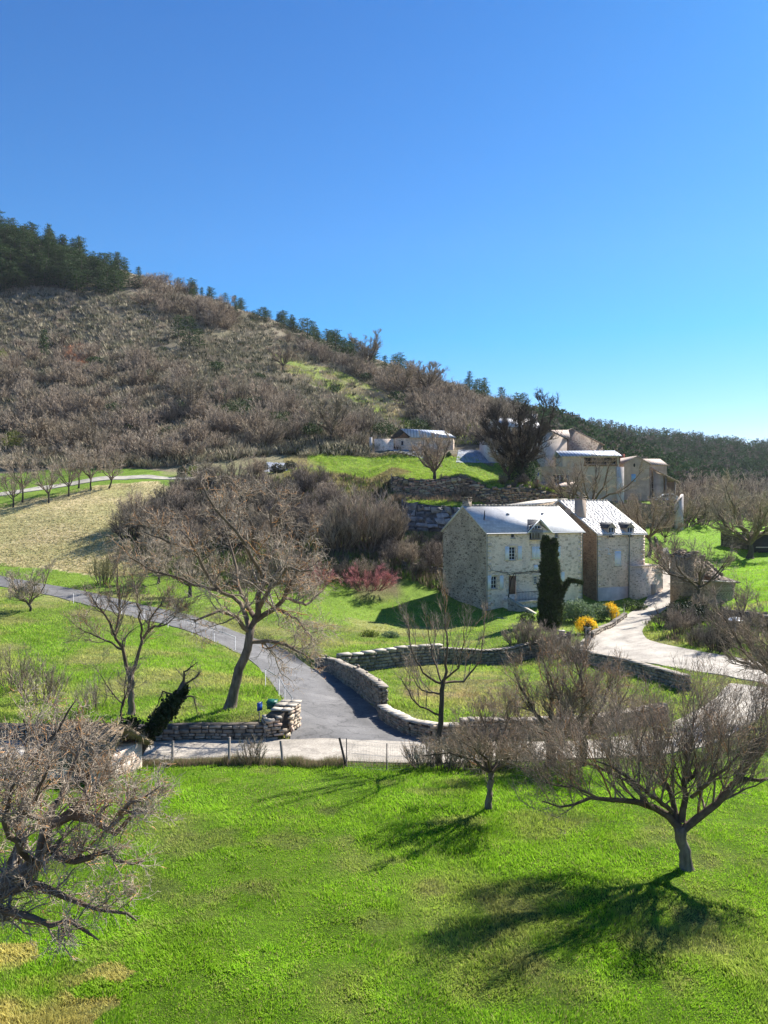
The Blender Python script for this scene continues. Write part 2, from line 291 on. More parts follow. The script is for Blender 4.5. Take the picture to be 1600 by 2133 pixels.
# ---- steps: (polyline world xy, height, decay behind, end fade)
def gp(px, Y): return ((px-800)/F*Y, Y)
STEPS = [([gp(-1500, 30.6), gp(-200, 30.6), gp(200, 30.6), gp(555, 30.6)], 0.5, 5, 1.0),
         ([gp(690, 51.6), gp(800, 54), gp(915, 56.5), gp(1080, 58.7), gp(1180, 60.6)], 1.1, 14, 1.0),
         ([gp(820, 104.8), gp(975, 104.8)], 3.3, 20, 4),
         ([gp(820, 113.3), gp(1000, 113.3), gp(1160, 117)], 2.4, 30, 4),
         ([gp(1190, 136), gp(1300, 139), gp(1412, 140)], 4.0, 30, 3)]
def steps_z(x, y):
    out = np.zeros_like(x)
    for pl, h, dec, ef in STEPS:
        best = np.full(x.shape, 1e9); sgn = np.zeros_like(x); endd = np.zeros_like(x)
        for i in range(len(pl)-1):
            a = np.array(pl[i]); b = np.array(pl[i+1]); d = b-a; L = np.hypot(*d); d = d/L
            t = (x-a[0])*d[0]+(y-a[1])*d[1]; s = -(x-a[0])*d[1]+(y-a[1])*d[0]
            tc = np.clip(t, 0, L); dist = np.hypot(x-a[0]-tc*d[0], y-a[1]-tc*d[1])
            ee = np.maximum(0, -t) if i == 0 else np.zeros_like(x)
            if i == len(pl)-2: ee = np.maximum(ee, t-L)
            m = dist < best; best = np.where(m, dist, best); sgn = np.where(m, s, sgn); endd = np.where(m, ee, endd)
        sm = np.clip(sgn/0.3, 0, 1); sm = sm*sm*(3-2*sm)
        out += h*sm*np.exp(-(np.maximum(sgn, 0)/dec)**2)*np.clip(1-endd/ef, 0, 1)
    return out
A = np.array(CP); cu, cw, czz, cY = A.T
res = (czz-steps_z(cu*cY, cY))/cY
K = 4.0
def phi(r2): return 0.5*r2*np.log(r2+1e-12)
n_ = len(A); D2 = ((cu[:, None]-cu[None])**2+(cw[:, None]-cw[None])**2)*K*K
Mx = np.zeros((n_+3, n_+3)); Mx[:n_, :n_] = phi(D2)+np.eye(n_)*0.001
Pm = np.stack([np.ones(n_), cu*K, cw*K], 1); Mx[:n_, n_:] = Pm; Mx[n_:, :n_] = Pm.T
sol = np.linalg.solve(Mx, np.concatenate([res, [0, 0, 0]]))
GU = np.arange(-1600, 3201, 8.0); GW = np.linspace(math.log(6.5), math.log(1400), 900)
def tps(u, w_):
    o = np.zeros(u.shape)
    for i in range(n_): o += sol[i]*phi(((u-cu[i])**2+(w_-cw[i])**2)*K*K)
    return o+sol[n_]+sol[n_+1]*u*K+sol[n_+2]*w_*K
# evaluate on a coarse grid then refine (smooth), add steps on the fine grid
gu_c = GU[::6]; gw_c = GW[::5]
if gu_c[-1] < GU[-1]: gu_c = np.append(gu_c, GU[-1])
if gw_c[-1] < GW[-1]: gw_c = np.append(gw_c, GW[-1])
UU, WW = np.meshgrid((gu_c-800)/F, gw_c); Sc = tps(UU, WW)
tmp = np.stack([np.interp(GU, gu_c, r) for r in Sc])
S = np.stack([np.interp(GW, gw_c, tmp[:, j]) for j in range(len(GU))], 1)
YY = np.exp(GW)[:, None]*np.ones(len(GU)); XX = (GU-800)/F*YY
rough_amp = np.clip((YY-60)/100, 0, 1)*np.clip((S*F+20)/60, 0, 1)
Z = S*YY+steps_z(XX, YY)+(fbm(XX, YY, 1.5, 3)-0.5)*0.12+(fbm(XX, YY, 14, 5)-0.5)*3.0*rough_amp+(fbm(XX, YY, 5, 8)-0.5)*0.25
S = Z/YY
def gz(x, y):                                  # ground height at world xy
    x = np.asarray(x, float); y = np.maximum(np.asarray(y, float), 6.6)
    u = (x/y*F+800+1600)/8; w_ = (np.log(y)-GW[0])/(GW[1]-GW[0])
    u = np.clip(u, 0, len(GU)-1.001); w_ = np.clip(w_, 0, len(GW)-1.001)
    i = u.astype(int); j = w_.astype(int); fu = u-i; fw = w_-j
    s = S[j, i]*(1-fu)*(1-fw)+S[j, i+1]*fu*(1-fw)+S[j+1, i]*(1-fu)*fw+S[j+1, i+1]*fu*fw
    return s*y
def G(px, py, ymin=0):                         # first ground hit of the ray through a pixel
    px = np.atleast_1d(np.asarray(px, float)); py = np.atleast_1d(np.asarray(py, float)); px, py = np.broadcast_arrays(px, py)
    u = np.clip((px+1600)/8, 0, len(GU)-1.001); i = u.astype(int); fu = u-i
    out = np.full((len(px), 3), np.nan)
    for k in range(len(px)):
        col = S[:, i[k]]*(1-fu[k])+S[:, i[k]+1]*fu[k]; tgt = (CY-py[k])/F
        hit = col >= tgt
        if ymin: hit &= np.exp(GW) > ymin
        j = int(np.argmax(hit))
        if not hit[j]: continue
        j = max(j, 1); f = np.clip((tgt-col[j-1])/(col[j]-col[j-1]+1e-12), 0, 1)
        Y = math.exp(GW[j-1]+f*(GW[j]-GW[j-1])); out[k] = ((px[k]-800)/F*Y, Y, tgt*Y)
    return out
def g1(px, py, ymin=0): return G(px, py, ymin)[0]
def gr(px, Y): x = (px-800)/F*Y; return np.array([x, Y, float(gz(x, Y))])
def inpoly(px, py, poly):
    poly = np.asarray(poly, float); inside = np.zeros(np.shape(px), bool); j = len(poly)-1
    for i in range(len(poly)):
        xi, yi = poly[i]; xj, yj = poly[j]
        c = ((yi > py) != (yj > py)) & (px < (xj-xi)*(py-yi)/(yj-yi+1e-12)+xi); inside ^= c; j = i
    return inside
# ---- colour zones of the land (real surface colours)
PYG = CY-F*S
C_LUSH = np.array((0.155, 0.285, 0.02)); C_MEAD = np.array((0.16, 0.25, 0.035)); C_DRY = np.array((0.52, 0.44, 0.24)); C_HILL = np.array((0.19, 0.165, 0.11))
C_DIRT = np.array((0.15, 0.11, 0.075)); C_FOREST = np.array((0.05, 0.055, 0.03)); C_STRAW = np.array((0.30, 0.27, 0.12))
def zone_colour(x, y, z):
    px = x/y*F+800; py = CY-z/y*F
    wob = (fbm(x, y, 6, 21)-0.5)
    c = np.broadcast_to(C_MEAD, x.shape+(3,)).copy()
    def blend(m, col):
        m = np.clip(m, 0, 1)[..., None]; c[...] = c*(1-m)+col*m
    blend((29.2-y)/1.0, C_LUSH)
    blend(((y > 29.2) & (y < 60) & (px < 640)).astype(float)*0.6, C_LUSH)
    blend(((px > 1360) & (y > 60) & (y < 165)).astype(float)*0.9, C_LUSH*1.1)
    # dry mown field
    pxw = px+wob*60; pyw = py+wob*30
    dry = inpoly(pxw, pyw, [(-1600, 1060), (0, 1052), (200, 1012), (330, 1002), (380, 1040), (350, 1120), (340, 1190), (230, 1205), (120, 1185), (0, 1175), (-1600, 1170)]) & (y > 60) & (y < 124)
    blend(dry.astype(float), C_DRY)
    blend(dry*np.clip((fbm(x, y, 7, 33)-.5)*5, 0, 1)*.4, np.array((.26, .30, .09)))
    patch = np.clip((fbm(x, y, 4, 31)-0.46)*5, 0, 1)
    blend(patch*0.62*((y > 30) & (y < 75)), C_STRAW)
    blend(np.clip((fbm(x, y, 2.5, 41)-0.55)*6, 0, 1)*0.45*((y < 50)), C_STRAW*np.array((0.8, 0.9, 0.7)))
    soil = ((px > 840) & (px < 1340) & (y > 33) & (y < 47))
    blend(np.clip((fbm(x, y, 2.0, 51)-0.5)*6, 0, 1)*0.6*soil, np.array((0.26, 0.19, 0.13)))
    blend(np.clip((fbm(x, y, 1.3, 77)-0.62)*9, 0, 1)*0.35*(y < 29), C_DIRT*1.3)
    xx_ = x+(fbm(x, y, 1.1, 23)-.5)*3; yy_ = y+(fbm(x, y, 1.3, 24)-.5)*2.5; corner = (xx_ < -4.6) & (yy_ < 13.9) & (y > 3)
    blend(corner*np.clip((fbm(x, y, 1.2, 61)-0.3)*4, 0, 1)*0.9, C_STRAW*np.array((1.1, 1.1, 0.9)))
    # thickets and hillside
    hill = (y > 133) & (px < 1020+wob*40) & ~((px > 640) & (y < 150))
    blend(hill.astype(float), C_HILL)
    blend(np.clip((y-128)/3, 0, 1)*np.clip((153-y)/3, 0, 1)*np.clip((px-330+wob*60)/20, 0, 1)*np.clip((660+wob*160-px)/50, 0, 1)*.75, np.array((0.24, 0.22, 0.12)))
    hillgreen = hill & inpoly(px, py, [(560, 735), (700, 770), (830, 830), (990, 905), (1010, 925), (900, 925), (760, 850), (600, 780)])
    blend(hillgreen*np.clip((fbm(x, y, 7, 71)-0.42)*5, 0, 1)*0.9, np.array((0.20, 0.27, 0.06)))
    blend(hill*np.clip((fbm(x, y, 12, 81)-0.58)*5, 0, 1)*0.25, np.array((0.28, 0.25, 0.17)))
    blend(np.clip((y-84-wob*14)/3, 0, 1)*np.clip((130-y)/3, 0, 1)*np.clip((px-350)/20, 0, 1)*np.clip((848+wob*60-px)/15, 0, 1)*.8, C_DIRT)
    far = ((px > 1080) & (y > 175)) | ((px > 1180) & (y > 158)&(px<1420))
    blend(far.astype(float), C_FOREST)
    return c
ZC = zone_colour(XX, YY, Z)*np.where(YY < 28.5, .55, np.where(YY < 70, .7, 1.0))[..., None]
g = MB(); nr, nc = XX.shape
idx = np.arange(nr*nc).reshape(nr, nc)
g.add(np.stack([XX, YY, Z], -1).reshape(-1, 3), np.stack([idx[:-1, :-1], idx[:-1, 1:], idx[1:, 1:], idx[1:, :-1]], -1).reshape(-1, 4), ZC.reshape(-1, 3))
m, nt, b = newmat('grass and soil'); v = coords(nt, 'Object')
n1 = noise(nt, v, 0.9, 8, 0.75); n2 = noise(nt, v, 9, 6, 0.8); n3 = noise(nt, v, 0.12, 4)
c = tinted(nt, ramp(nt, n1, [(0.3, (0.62, 0.66, 0.55)), (0.5, (1, 1, 1)), (0.7, (1.35, 1.25, 1.2))]))
c = mixc(nt, 1.0, c, ramp(nt, n2, [(0.35, 0.5), (0.5, 0.95), (0.65, 1.4)]), 'MULTIPLY')
c = mixc(nt, 1.0, c, ramp(nt, n3, [(0.3, (0.85, 0.9, 0.8)), (0.7, (1.15, 1.1, 1.2))]), 'MULTIPLY')
nt.links.new(c, b.inputs['Base Color']); b.inputs['Roughness'].default_value = 0.95; b.inputs['Specular IOR Level'].default_value = 0.1
bumpit(nt, b, n2, 0.8, 0.12)
go = g.build('ground', m, smooth=True); tag(go, kind='structure')
# ---- roads: left/right edges traced on the ground
def ribbon(name, Lp, Rp, mat, lift=0.045, seg=0.3, cross=20, tintf=None):
    L = np.array([g1(*p) if len(p) == 2 else gr(p[0], p[2]) for p in Lp]); Rr = np.array([g1(*p) if len(p) == 2 else gr(p[0], p[2]) for p in Rp])
    n = max(12, int(np.linalg.norm(np.diff(L[:, :2], axis=0), axis=1).sum()/seg)); t = np.linspace(0, len(L)-1, n); k = np.arange(len(L))
    def cr(Q):                                   # smooth the edge
        X = np.stack([np.interp(t, k, Q[:, 0]), np.interp(t, k, Q[:, 1])], 1)
        w_ = max(1, n//len(Q)//2); ker = np.ones(2*w_+1)/(2*w_+1)
        return np.stack([np.convolve(np.pad(X[:, i], w_, mode='reflect', reflect_type='odd'), ker, 'valid') for i in (0, 1)], 1)
    L2 = cr(L); R2 = cr(Rr); s = np.linspace(0, 1, cross)
    XY = L2[:, None]*(1-s)[None, :, None]+R2[:, None]*s[None, :, None]
    z = gz(XY[..., 0], XY[..., 1])
    w_ = 2
    z = z+lift
    V = np.concatenate([XY, z[..., None]], -1)
    mb = MB(); idx = np.arange(n*cross).reshape(n, cross)
    XY = XY+(fbm(XY[..., 0], XY[..., 1], .8, 91)[..., None]-.5)*.35*(np.minimum(s, 1-s)[None, :, None] < .02); edge = np.minimum(s, 1-s)[None]*np.ones((n, 1)); wear = fbm(XY[..., 0], XY[..., 1], 1.3, 90)
    tint = np.clip(0.86+edge*0.35+(wear-0.5)*0.5-.12*(np.exp(-((s-.28)/.07)**2)+np.exp(-((s-.72)/.07)**2))[None]+.25*(fbm(XY[..., 0], XY[..., 1], .5, 95)-.5), 0.5, 1.25)[..., None]*np.ones(3)
    mb.add(V.reshape(-1, 3), np.stack([idx[:-1, :-1], idx[:-1, 1:], idx[1:, 1:], idx[1:, :-1]], -1).reshape(-1, 4), tint.reshape(-1, 3))
    # skirts so that it is a slab and not a sheet
    for e in (0, cross-1):
        P = V[:, e]; Q = P.copy(); Q[:, 2] -= 0.12; a = np.arange(n-1)
        mb.add(np.vstack([P, Q]), np.stack([a, a+1, a+1+n, a+n], 1))
    o = mb.build(name, mat, smooth=False); tag(o, kind='structure'); return o
def roadmat(name, c1, c2, crack):
    m, nt, b = newmat(name); v = coords(nt, 'Object'); n1 = noise(nt, v, .9, 8, .7); n2 = noise(nt, v, 14, 4, .8)
    c = tinted(nt, ramp(nt, n1, [(.35, c1), (.62, c2)])); c = mixc(nt, 1.0, c, ramp(nt, n2, [(.35, .7), (.65, 1.25)]), 'MULTIPLY')
    ve = N(nt, 'ShaderNodeTexVoronoi', feature='DISTANCE_TO_EDGE'); ve.inputs['Scale'].default_value = .45; wv = N(nt, 'ShaderNodeVectorMath', operation='MULTIPLY_ADD')
    nn = N(nt, 'ShaderNodeTexNoise'); nn.inputs['Scale'].default_value = 1.5; nt.links.new(v, nn.inputs['Vector']); nt.links.new(nn.outputs[1], wv.inputs[0]); wv.inputs[1].default_value = (1.2, 1.2, 1.2); nt.links.new(v, wv.inputs[2]); nt.links.new(wv.outputs[0], ve.inputs['Vector'])
    c = mixc(nt, 1.0, c, ramp(nt, ve.outputs[0], [(.008, crack), (.03, 1.0)]), 'MULTIPLY')
    nt.links.new(c, b.inputs['Base Color']); b.inputs['Roughness'].default_value = .9; bumpit(nt, b, n2, .4, .01); return m
ASPH = roadmat('worn grey asphalt', (0.18, 0.173, 0.168), (0.13, 0.126, 0.124), .65)
CONC = roadmat('pale concrete and gravel', (0.50, 0.445, 0.37), (0.36, 0.32, 0.265), .8)
GRAV = simple('pale gravel', (0.50, 0.46, 0.38), (0.36, 0.33, 0.27), 1.5, 0.95, 0.4, 0.01)
ribbon('asphalt_lane', [(-150, 1190), (0, 1222), (150, 1251), (300, 1292), (450, 1338), (515, 1368), (560, 1415), (595, 1465), (608, 1500), (604, 1549)],
       [(-150, 1172), (0, 1200), (150, 1226), (300, 1260), (450, 1300), (540, 1330), (630, 1368), (715, 1418), (805, 1496), (905, 1549)], ASPH, cross=22)
ribbon('concrete_road', [(-900, 0, 27.6), (0, 0, 27.6), (300, 0, 27.7), (600, 0, 27.6), (900, 0, 27.4), (1150, 0, 27.6), (1350, 0, 27.8), (1480, 0, 29.5), (1580, 0, 34), (1640, 0, 40)],
       [(-900, 0, 30.2), (0, 0, 30.2), (300, 0, 30.2), (600, 0, 30.2), (900, 0, 30.1), (1150, 0, 30.3), (1300, 0, 31), (1400, 0, 33.2), (1480, 0, 37.5), (1520, 0, 42)], CONC, cross=20, lift=0.05)
ribbon('village_road', [(1640, 1450), (1600, 1425), (1500, 1406), (1360, 1384), (1225, 1361), (1196, 1342), (1262, 1312), (1310, 1279), (1343, 1254), (1382, 0, 101), (1372, 0, 120)],
       [(1690, 1396), (1620, 1385), (1500, 1366), (1400, 1348), (1345, 1334), (1335, 1312), (1362, 1284), (1412, 1250), (1440, 0, 92), (1428, 0, 105), (1390, 0, 122)], CONC, cross=14, lift=0.055)
ribbon('hill_path', [(-200, 1056), (0, 1035), (80, 1022), (160, 1010), (240, 1000), (300, 996), (350, 999), (420, 1002)],
       [(-200, 1050), (0, 1028), (80, 1014), (160, 1003), (240, 993), (300, 989), (350, 994), (420, 998)], GRAV, lift=0.10)
# ---------------------------------------------------------------- vegetation generators
def unit(v): return v/(np.linalg.norm(v, axis=-1, keepdims=True)+1e-9)
def resample(P, Rr, n):
    P = np.asarray(P, float); d = np.concatenate([[0], np.cumsum(np.linalg.norm(np.diff(P, axis=0), axis=1))]); t = np.linspace(0, d[-1], n)
    return np.stack([np.interp(t, d, P[:, i]) for i in range(3)], 1), np.interp(t, d, Rr)
def spawn(P, Rr, n, t0, t1, L, ang, up, wig, npts, rf, rmin, rg, droop=0.0, away=None, rmax=9, tip=0.35):
    """n children on every chain of P: [N,k,3] -> chains [N*n,npts,3]"""
    Nn, k, _ = P.shape; M_ = Nn*n
    pi = np.repeat(np.arange(Nn), n); t = rg.uniform(t0, t1, M_)*(k-1); i = np.minimum(t.astype(int), k-2); f = (t-i)[:, None]
    p = P[pi, i]*(1-f)+P[pi, i+1]*f; tan = unit(P[pi, i+1]-P[pi, i]); r = (Rr[pi, i]*(1-f[:, 0])+Rr[pi, i+1]*f[:, 0])
    a = rg.normal(size=(M_, 3)); 
    if away is not None: a += unit(p-away)*1.0
    a = unit(a-(a*tan).sum(1, keepdims=True)*tan); an = R(ang)*rg.uniform(0.7, 1.25, M_)[:, None]
    d = unit(tan*np.cos(an)+a*np.sin(an)+np.array([0, 0, up]))
    plen = np.linalg.norm(np.diff(P, axis=1), axis=2).sum(1)[pi]
    ln = (L*rg.uniform(0.55, 1.15, M_)*(1.1-0.5*t/(k-1)) if np.isscalar(L) else rg.uniform(L[0], L[1], M_))
    st = ln/(npts-1); out = np.zeros((M_, npts, 3)); out[:, 0] = p
    for j in range(1, npts):
        d = unit(d+rg.normal(size=(M_, 3))*wig+np.array([0, 0, up*0.35-droop*j/npts]))
        out[:, j] = out[:, j-1]+d*st[:, None]
    r0 = np.clip(r*rf, rmin, rmax); rr = r0[:, None]*np.linspace(1, tip, npts)[None]
    return out, np.maximum(rr, rmin*0.5)
def crown_mesh(limbs, levels, rg, away=None, lichen=0.0, kk=None, limb_n=10, lim_wig=0.0):
    """limbs: list of (points, radii). levels: list of dict for spawn. Adds everything to one MB"""
    mb = MB(); P = []; Q = []
    for p, r in limbs:
        a, b_ = resample(p, r, limb_n); P.append(a); Q.append(b_)
    P = np.array(P); Q = np.array(Q)
    if lim_wig:
        w_ = rg.normal(size=P.shape)*lim_wig; w_[:, 0] = 0; P = P+w_*np.linalg.norm(P[:, -1]-P[:, 0], axis=1)[:, None, None]/limb_n
    mb.tubes(P, Q, 7, rg.uniform(.28, .5, len(P))[:, None]*np.array([1, .93, .86])); cur = (P, Q); allc = [(P, Q)]  # limbs and first branches tinted dark to imitate backlit silhouettes
    for li, lv in enumerate(levels):
        lv = dict(lv); src = lv.pop('src', -1); k = lv.pop('k', 3)
        p, q = spawn(*allc[src], rg=rg, away=away if lv.pop('aw', True) else None, **lv)
        col = None
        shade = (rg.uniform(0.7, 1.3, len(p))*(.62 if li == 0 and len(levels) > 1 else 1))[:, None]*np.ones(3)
        if lichen: 
            o = (rg.random(len(p)) < lichen)[:, None]; shade = np.where(o, shade*np.array([1.5, 0.95, 0.5]), shade)
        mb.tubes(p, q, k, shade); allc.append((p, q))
    return mb
BARK = {}
BARK['pale'] = simple('pale grey twig bark', (0.51, 0.425, 0.325), (0.30, 0.245, 0.185), 3, 0.95, 0.4, 0.01, spec=0.2)
BARK['apple'] = simple('grey brown apple bark', (0.40, 0.32, 0.235), (0.21, 0.165, 0.125), 5, 0.95, 0.6, 0.012, spec=0.2)
BARK['trunk'] = simple('furrowed trunk bark', (0.22, 0.18, 0.145), (0.10, 0.082, 0.066), 7, 0.97, 0.9, 0.03, sc3=(1, 1, 0.3), spec=0.1)
BARK['dark'] = simple('dark trunk bark', (0.10, 0.085, 0.07), (0.05, 0.043, 0.036), 6, 0.97, 0.8, 0.03, sc3=(1, 1, 0.3), spec=0.1)
BARK['brown'] = simple('reddish brown twigs', (0.43, 0.36, 0.28), (0.28, 0.235, 0.185), 3, 0.95, rand=0.2, spec=0.1)
BARK['grey'] = simple('grey brown twigs', (0.44, 0.37, 0.28), (0.27, 0.225, 0.17), 3, 0.95, rand=0.2, spec=0.1)
BARK['thicket'] = simple('dark grey thicket twigs', (0.27, 0.235, 0.195), (0.15, 0.13, 0.11), 3, 0.95, rand=0.25, spec=0.1)
BARK['red'] = simple('red stems and blossom', (0.66, 0.28, 0.27), (0.46, 0.21, 0.20), 3, 0.8, spec=0.1)
BARK['yellow'] = simple('olive yellow twigs', (0.40, 0.36, 0.18), (0.28, 0.26, 0.13), 3, 0.9, spec=0.1)
def leafmat(name, c1, c2, trans=0.3, rand=0.15, rough=0.7):
    return simple(name, c1, c2, 1.5, rough, rand=rand, trans=trans, spec=0.25)
LEAF = {}
LEAF['pine'] = leafmat('pine needles', (0.052, 0.10, 0.024), (0.03, 0.062, 0.016), 0.2)
LEAF['cypress'] = leafmat('cypress foliage', (0.065, 0.09, 0.03), (0.035, 0.05, 0.018), 0.15)
LEAF['ivy'] = leafmat('dark ivy leaves', (0.035, 0.055, 0.020), (0.018, 0.03, 0.012), 0.1)
LEAF['ever'] = leafmat('evergreen leaves', (0.075, 0.12, 0.035), (0.04, 0.07, 0.02), 0.2)
LEAF['sage'] = leafmat('grey green leaves', (0.22, 0.30, 0.17), (0.13, 0.20, 0.10), 0.25)
LEAF['forsythia'] = leafmat('yellow blossom', (0.90, 0.64, 0.03), (0.80, 0.52, 0.015), 0.3)
LEAF['olive'] = leafmat('olive yellow leaves', (0.26, 0.30, 0.05), (0.14, 0.19, 0.03), 0.3)
LEAF['lav'] = leafmat('clipped grey shrub', (0.13, 0.13, 0.08), (0.07, 0.07, 0.045), 0.1)
LEAF['scrub'] = simple('hill scrub', (1.0, 1.0, 1.0), (0.75, 0.74, 0.72), 0.8, 0.95, spec=0.05, trans=0.15)
LEAF['grass'] = simple('grass blades', (1.0, 1.0, 1.0), (0.8, 0.85, 0.75), 1.2, 0.6, spec=0.15, trans=0.45)
def leaves(mb, C, size, rg, aspect=0.5, flat=None, col=None, outward=None, squash=1.0):
    """one little leaf-shaped face (two triangles folded) at each centre"""
    n = len(C); d = rg.normal(size=(n, 3)); 
    if outward is not None: d = d*0.6+outward
    d = unit(d); s = unit(np.cross(d, rg.normal(size=(n, 3)))); nn = np.cross(d, s)
    L = (size*rg.uniform(0.6, 1.3, n))[:, None]
    a = C; b_ = C+d*L*0.5+s*L*aspect*0.5+nn*L*0.1; e = C+d*L; f = C+d*L*0.5-s*L*aspect*0.5+nn*L*0.1
    V = np.stack([a, b_, e, f], 1).reshape(-1, 3); i = np.arange(n)*4
    sh = rg.uniform(0.65, 1.3, n) if col is None else col
    sh = sh[:, None]*np.ones(3) if sh.ndim == 1 else sh
    mb.add(V, [np.stack([i, i+1, i+2, i+3], 1)], np.repeat(sh, 4, axis=0)); return mb
def root_tree(name, label, cat, base, group=None, rz=0): return T(name, label, cat, base, rz, group)
def localise(base, pts): return [np.asarray(p, float)-np.asarray(base) for p in pts]

# ---- hero trees traced limb by limb: points are (px, py, depth offset, radius in m)
def hero(name, label, Y, trunk, limbs, levels, bark='apple', tbark='trunk', seed=1, lichen=0.1, group=None, cat='tree', limb_n=10, wig=0.12, zbase=None):
    rg = np.random.default_rng(seed)
    def cv(pl): 
        a = np.array(pl, float); return np.stack([(a[:, 0]-800)/F*(Y+a[:, 2]), Y+a[:, 2], (CY-a[:, 1])/F*(Y+a[:, 2])], 1), a[:, 3]
    tp, tr = cv(trunk); base = tp[0].copy(); base[2] = float(gz(base[0], base[1])) if zbase is None else zbase
    tp[0] = base-np.array([0, 0, 0.1])
    root = T(name, label, cat, base, 0, group)
    t, r = resample(tp, tr, 9); t = t-base; t[1:-1] += rg.normal(size=(7, 3))*0.02
    tr2 = MB(); r = r.copy(); r[0] *= 1.45; r[1] *= 1.12; tr2.tubes(t, r, 12); tr2.build('trunk', BARK[tbark], root, smooth=True)
    lb = []
    for l in limbs:
        p, q = cv(l); lb.append((p-base, q))
    mb = crown_mesh(lb, levels, rg, away=tp[-1]-base, lichen=lichen, limb_n=limb_n, lim_wig=wig)
    mb.build('crown', BARK[bark], root, smooth=True, uv=False)
    return root
# ---- generic bare tree (prototype or single): local coordinates
def bare_limbs(H, rg, h0=0.25, nl=6, spread=0.45, r0=None, up=0.5, lean=(0, 0)):
    r0 = r0 or H*0.022; top = np.array([lean[0]*h0*H, lean[1]*h0*H, h0*H]); out = []
    for i in range(nl):
        a = 2*math.pi*i/nl+rg.uniform(-.4, .4); s = spread*rg.uniform(0.6, 1.2) if i else 0.1
        st = top*rg.uniform(0.75, 1.0); e = np.array([math.cos(a)*s*H, math.sin(a)*s*H, H*rg.uniform(0.62, 0.92)])+np.array([lean[0], lean[1], 0])*H*0.3
        m_ = st*0.5+e*0.5+np.array([math.cos(a), math.sin(a), 0])*s*H*0.14-np.array([0, 0, H*0.04])
        out.append((np.array([st, m_, e]), np.array([r0*0.6, r0*0.38, r0*0.12])))
    return top, out
def bare_tree(name, label, H, bark='pale', seed=1, h0=0.25, nl=6, spread=0.4, dens=1.0, base=(0, 0, 0), group=None, cat='tree', r0=None, lichen=0.0, twig=0.006, tbark='dark', up=0.15, lean=(0, 0), lv3=True, ivy=0, k=3):
    rg = np.random.default_rng(seed); root = T(name, label, cat, base, 0, group); r0 = r0 or H*0.024
    top, limbs = bare_limbs(H, rg, h0, nl, spread, r0, lean=lean)
    tp = np.array([[0, 0, -0.15], top*0.5+np.array([rg.normal()*0.02*H, 0, 0]), top]); t, r = resample(tp, np.array([r0*1.15, r0*0.85, r0*0.7]), 6); r[0] *= 1.3
    MB().tubes(t, r, 8).build('trunk', BARK[tbark], root, smooth=True)
    lv = [dict(n=int(9*dens), t0=.15, t1=1, L=H*0.33, ang=42, up=up, wig=.16, npts=6, rf=.55, rmin=twig*1.6, k=4),
          dict(n=int(8*dens), t0=.1, t1=1, L=H*0.16, ang=42, up=up, wig=.18, npts=5, rf=.6, rmin=twig)]
    if lv3: lv.append(dict(n=int(5*dens), t0=.1, t1=1, L=H*0.075, ang=42, up=up, wig=.2, npts=4, rf=.6, rmin=twig))
    mb = crown_mesh(limbs, lv, rg, away=top, lichen=lichen, limb_n=7, lim_wig=0.12); mb.build('crown', BARK[bark], root, smooth=False, uv=False)
    if ivy:
        lf = MB(); n = 900*ivy; i = rg.integers(0, 3, n); 
        c_ = np.stack([rg.normal(size=n)*r0*2.4, rg.normal(size=n)*r0*2.4, rg.uniform(0, top[2]*1.5, n)], 1)+top*(0.5)*np.array([1, 1, 0])
        leaves(lf, c_, 0.16, rg, 0.8); lf.build('ivy', LEAF['ivy'], root, uv=False)
    return root
# ---- multi-stem bush of thin stems; twigs only
def bush(name, label, H, Wd, bark='brown', seed=1, stems=26, dens=1.0, base=(0, 0, 0), group=None, cat='shrub', twig=0.01, flare=0.5, mat=None, up=0.35, lv3=False):
    rg = np.random.default_rng(seed); limbs = []
    for i in range(stems):
        a = rg.uniform(0, 2*math.pi); s = math.sqrt(rg.uniform(0, 1))*Wd/2; b0 = np.array([math.cos(a)*s*flare, math.sin(a)*s*flare, -0.1])
        e = np.array([math.cos(a)*s, math.sin(a)*s, H*rg.uniform(0.55, 0.95)*math.sqrt(max(0.15, 1-(s/(Wd/2))**2*0.7))])
        limbs.append((np.array([b0, (b0+e)/2+rg.normal(size=3)*0.06*H, e]), np.array([twig*2.6, twig*1.8, twig])))
    lv = [dict(n=int(7*dens), t0=.2, t1=1, L=H*0.36, ang=34, up=up, wig=.15, npts=4, rf=.8, rmin=twig),
          dict(n=int(5*dens), t0=.2, t1=1, L=H*0.17, ang=38, up=up, wig=.18, npts=3, rf=.8, rmin=twig*0.8)]
    mb = crown_mesh(limbs, lv, rg, away=np.array([0, 0, 0.]), limb_n=5, lim_wig=0.1)
    o = mb.build(name, mat or BARK[bark], None, smooth=False, uv=False); o.location = tuple(float(v) for v in base); tag(o, label, cat, group); return o
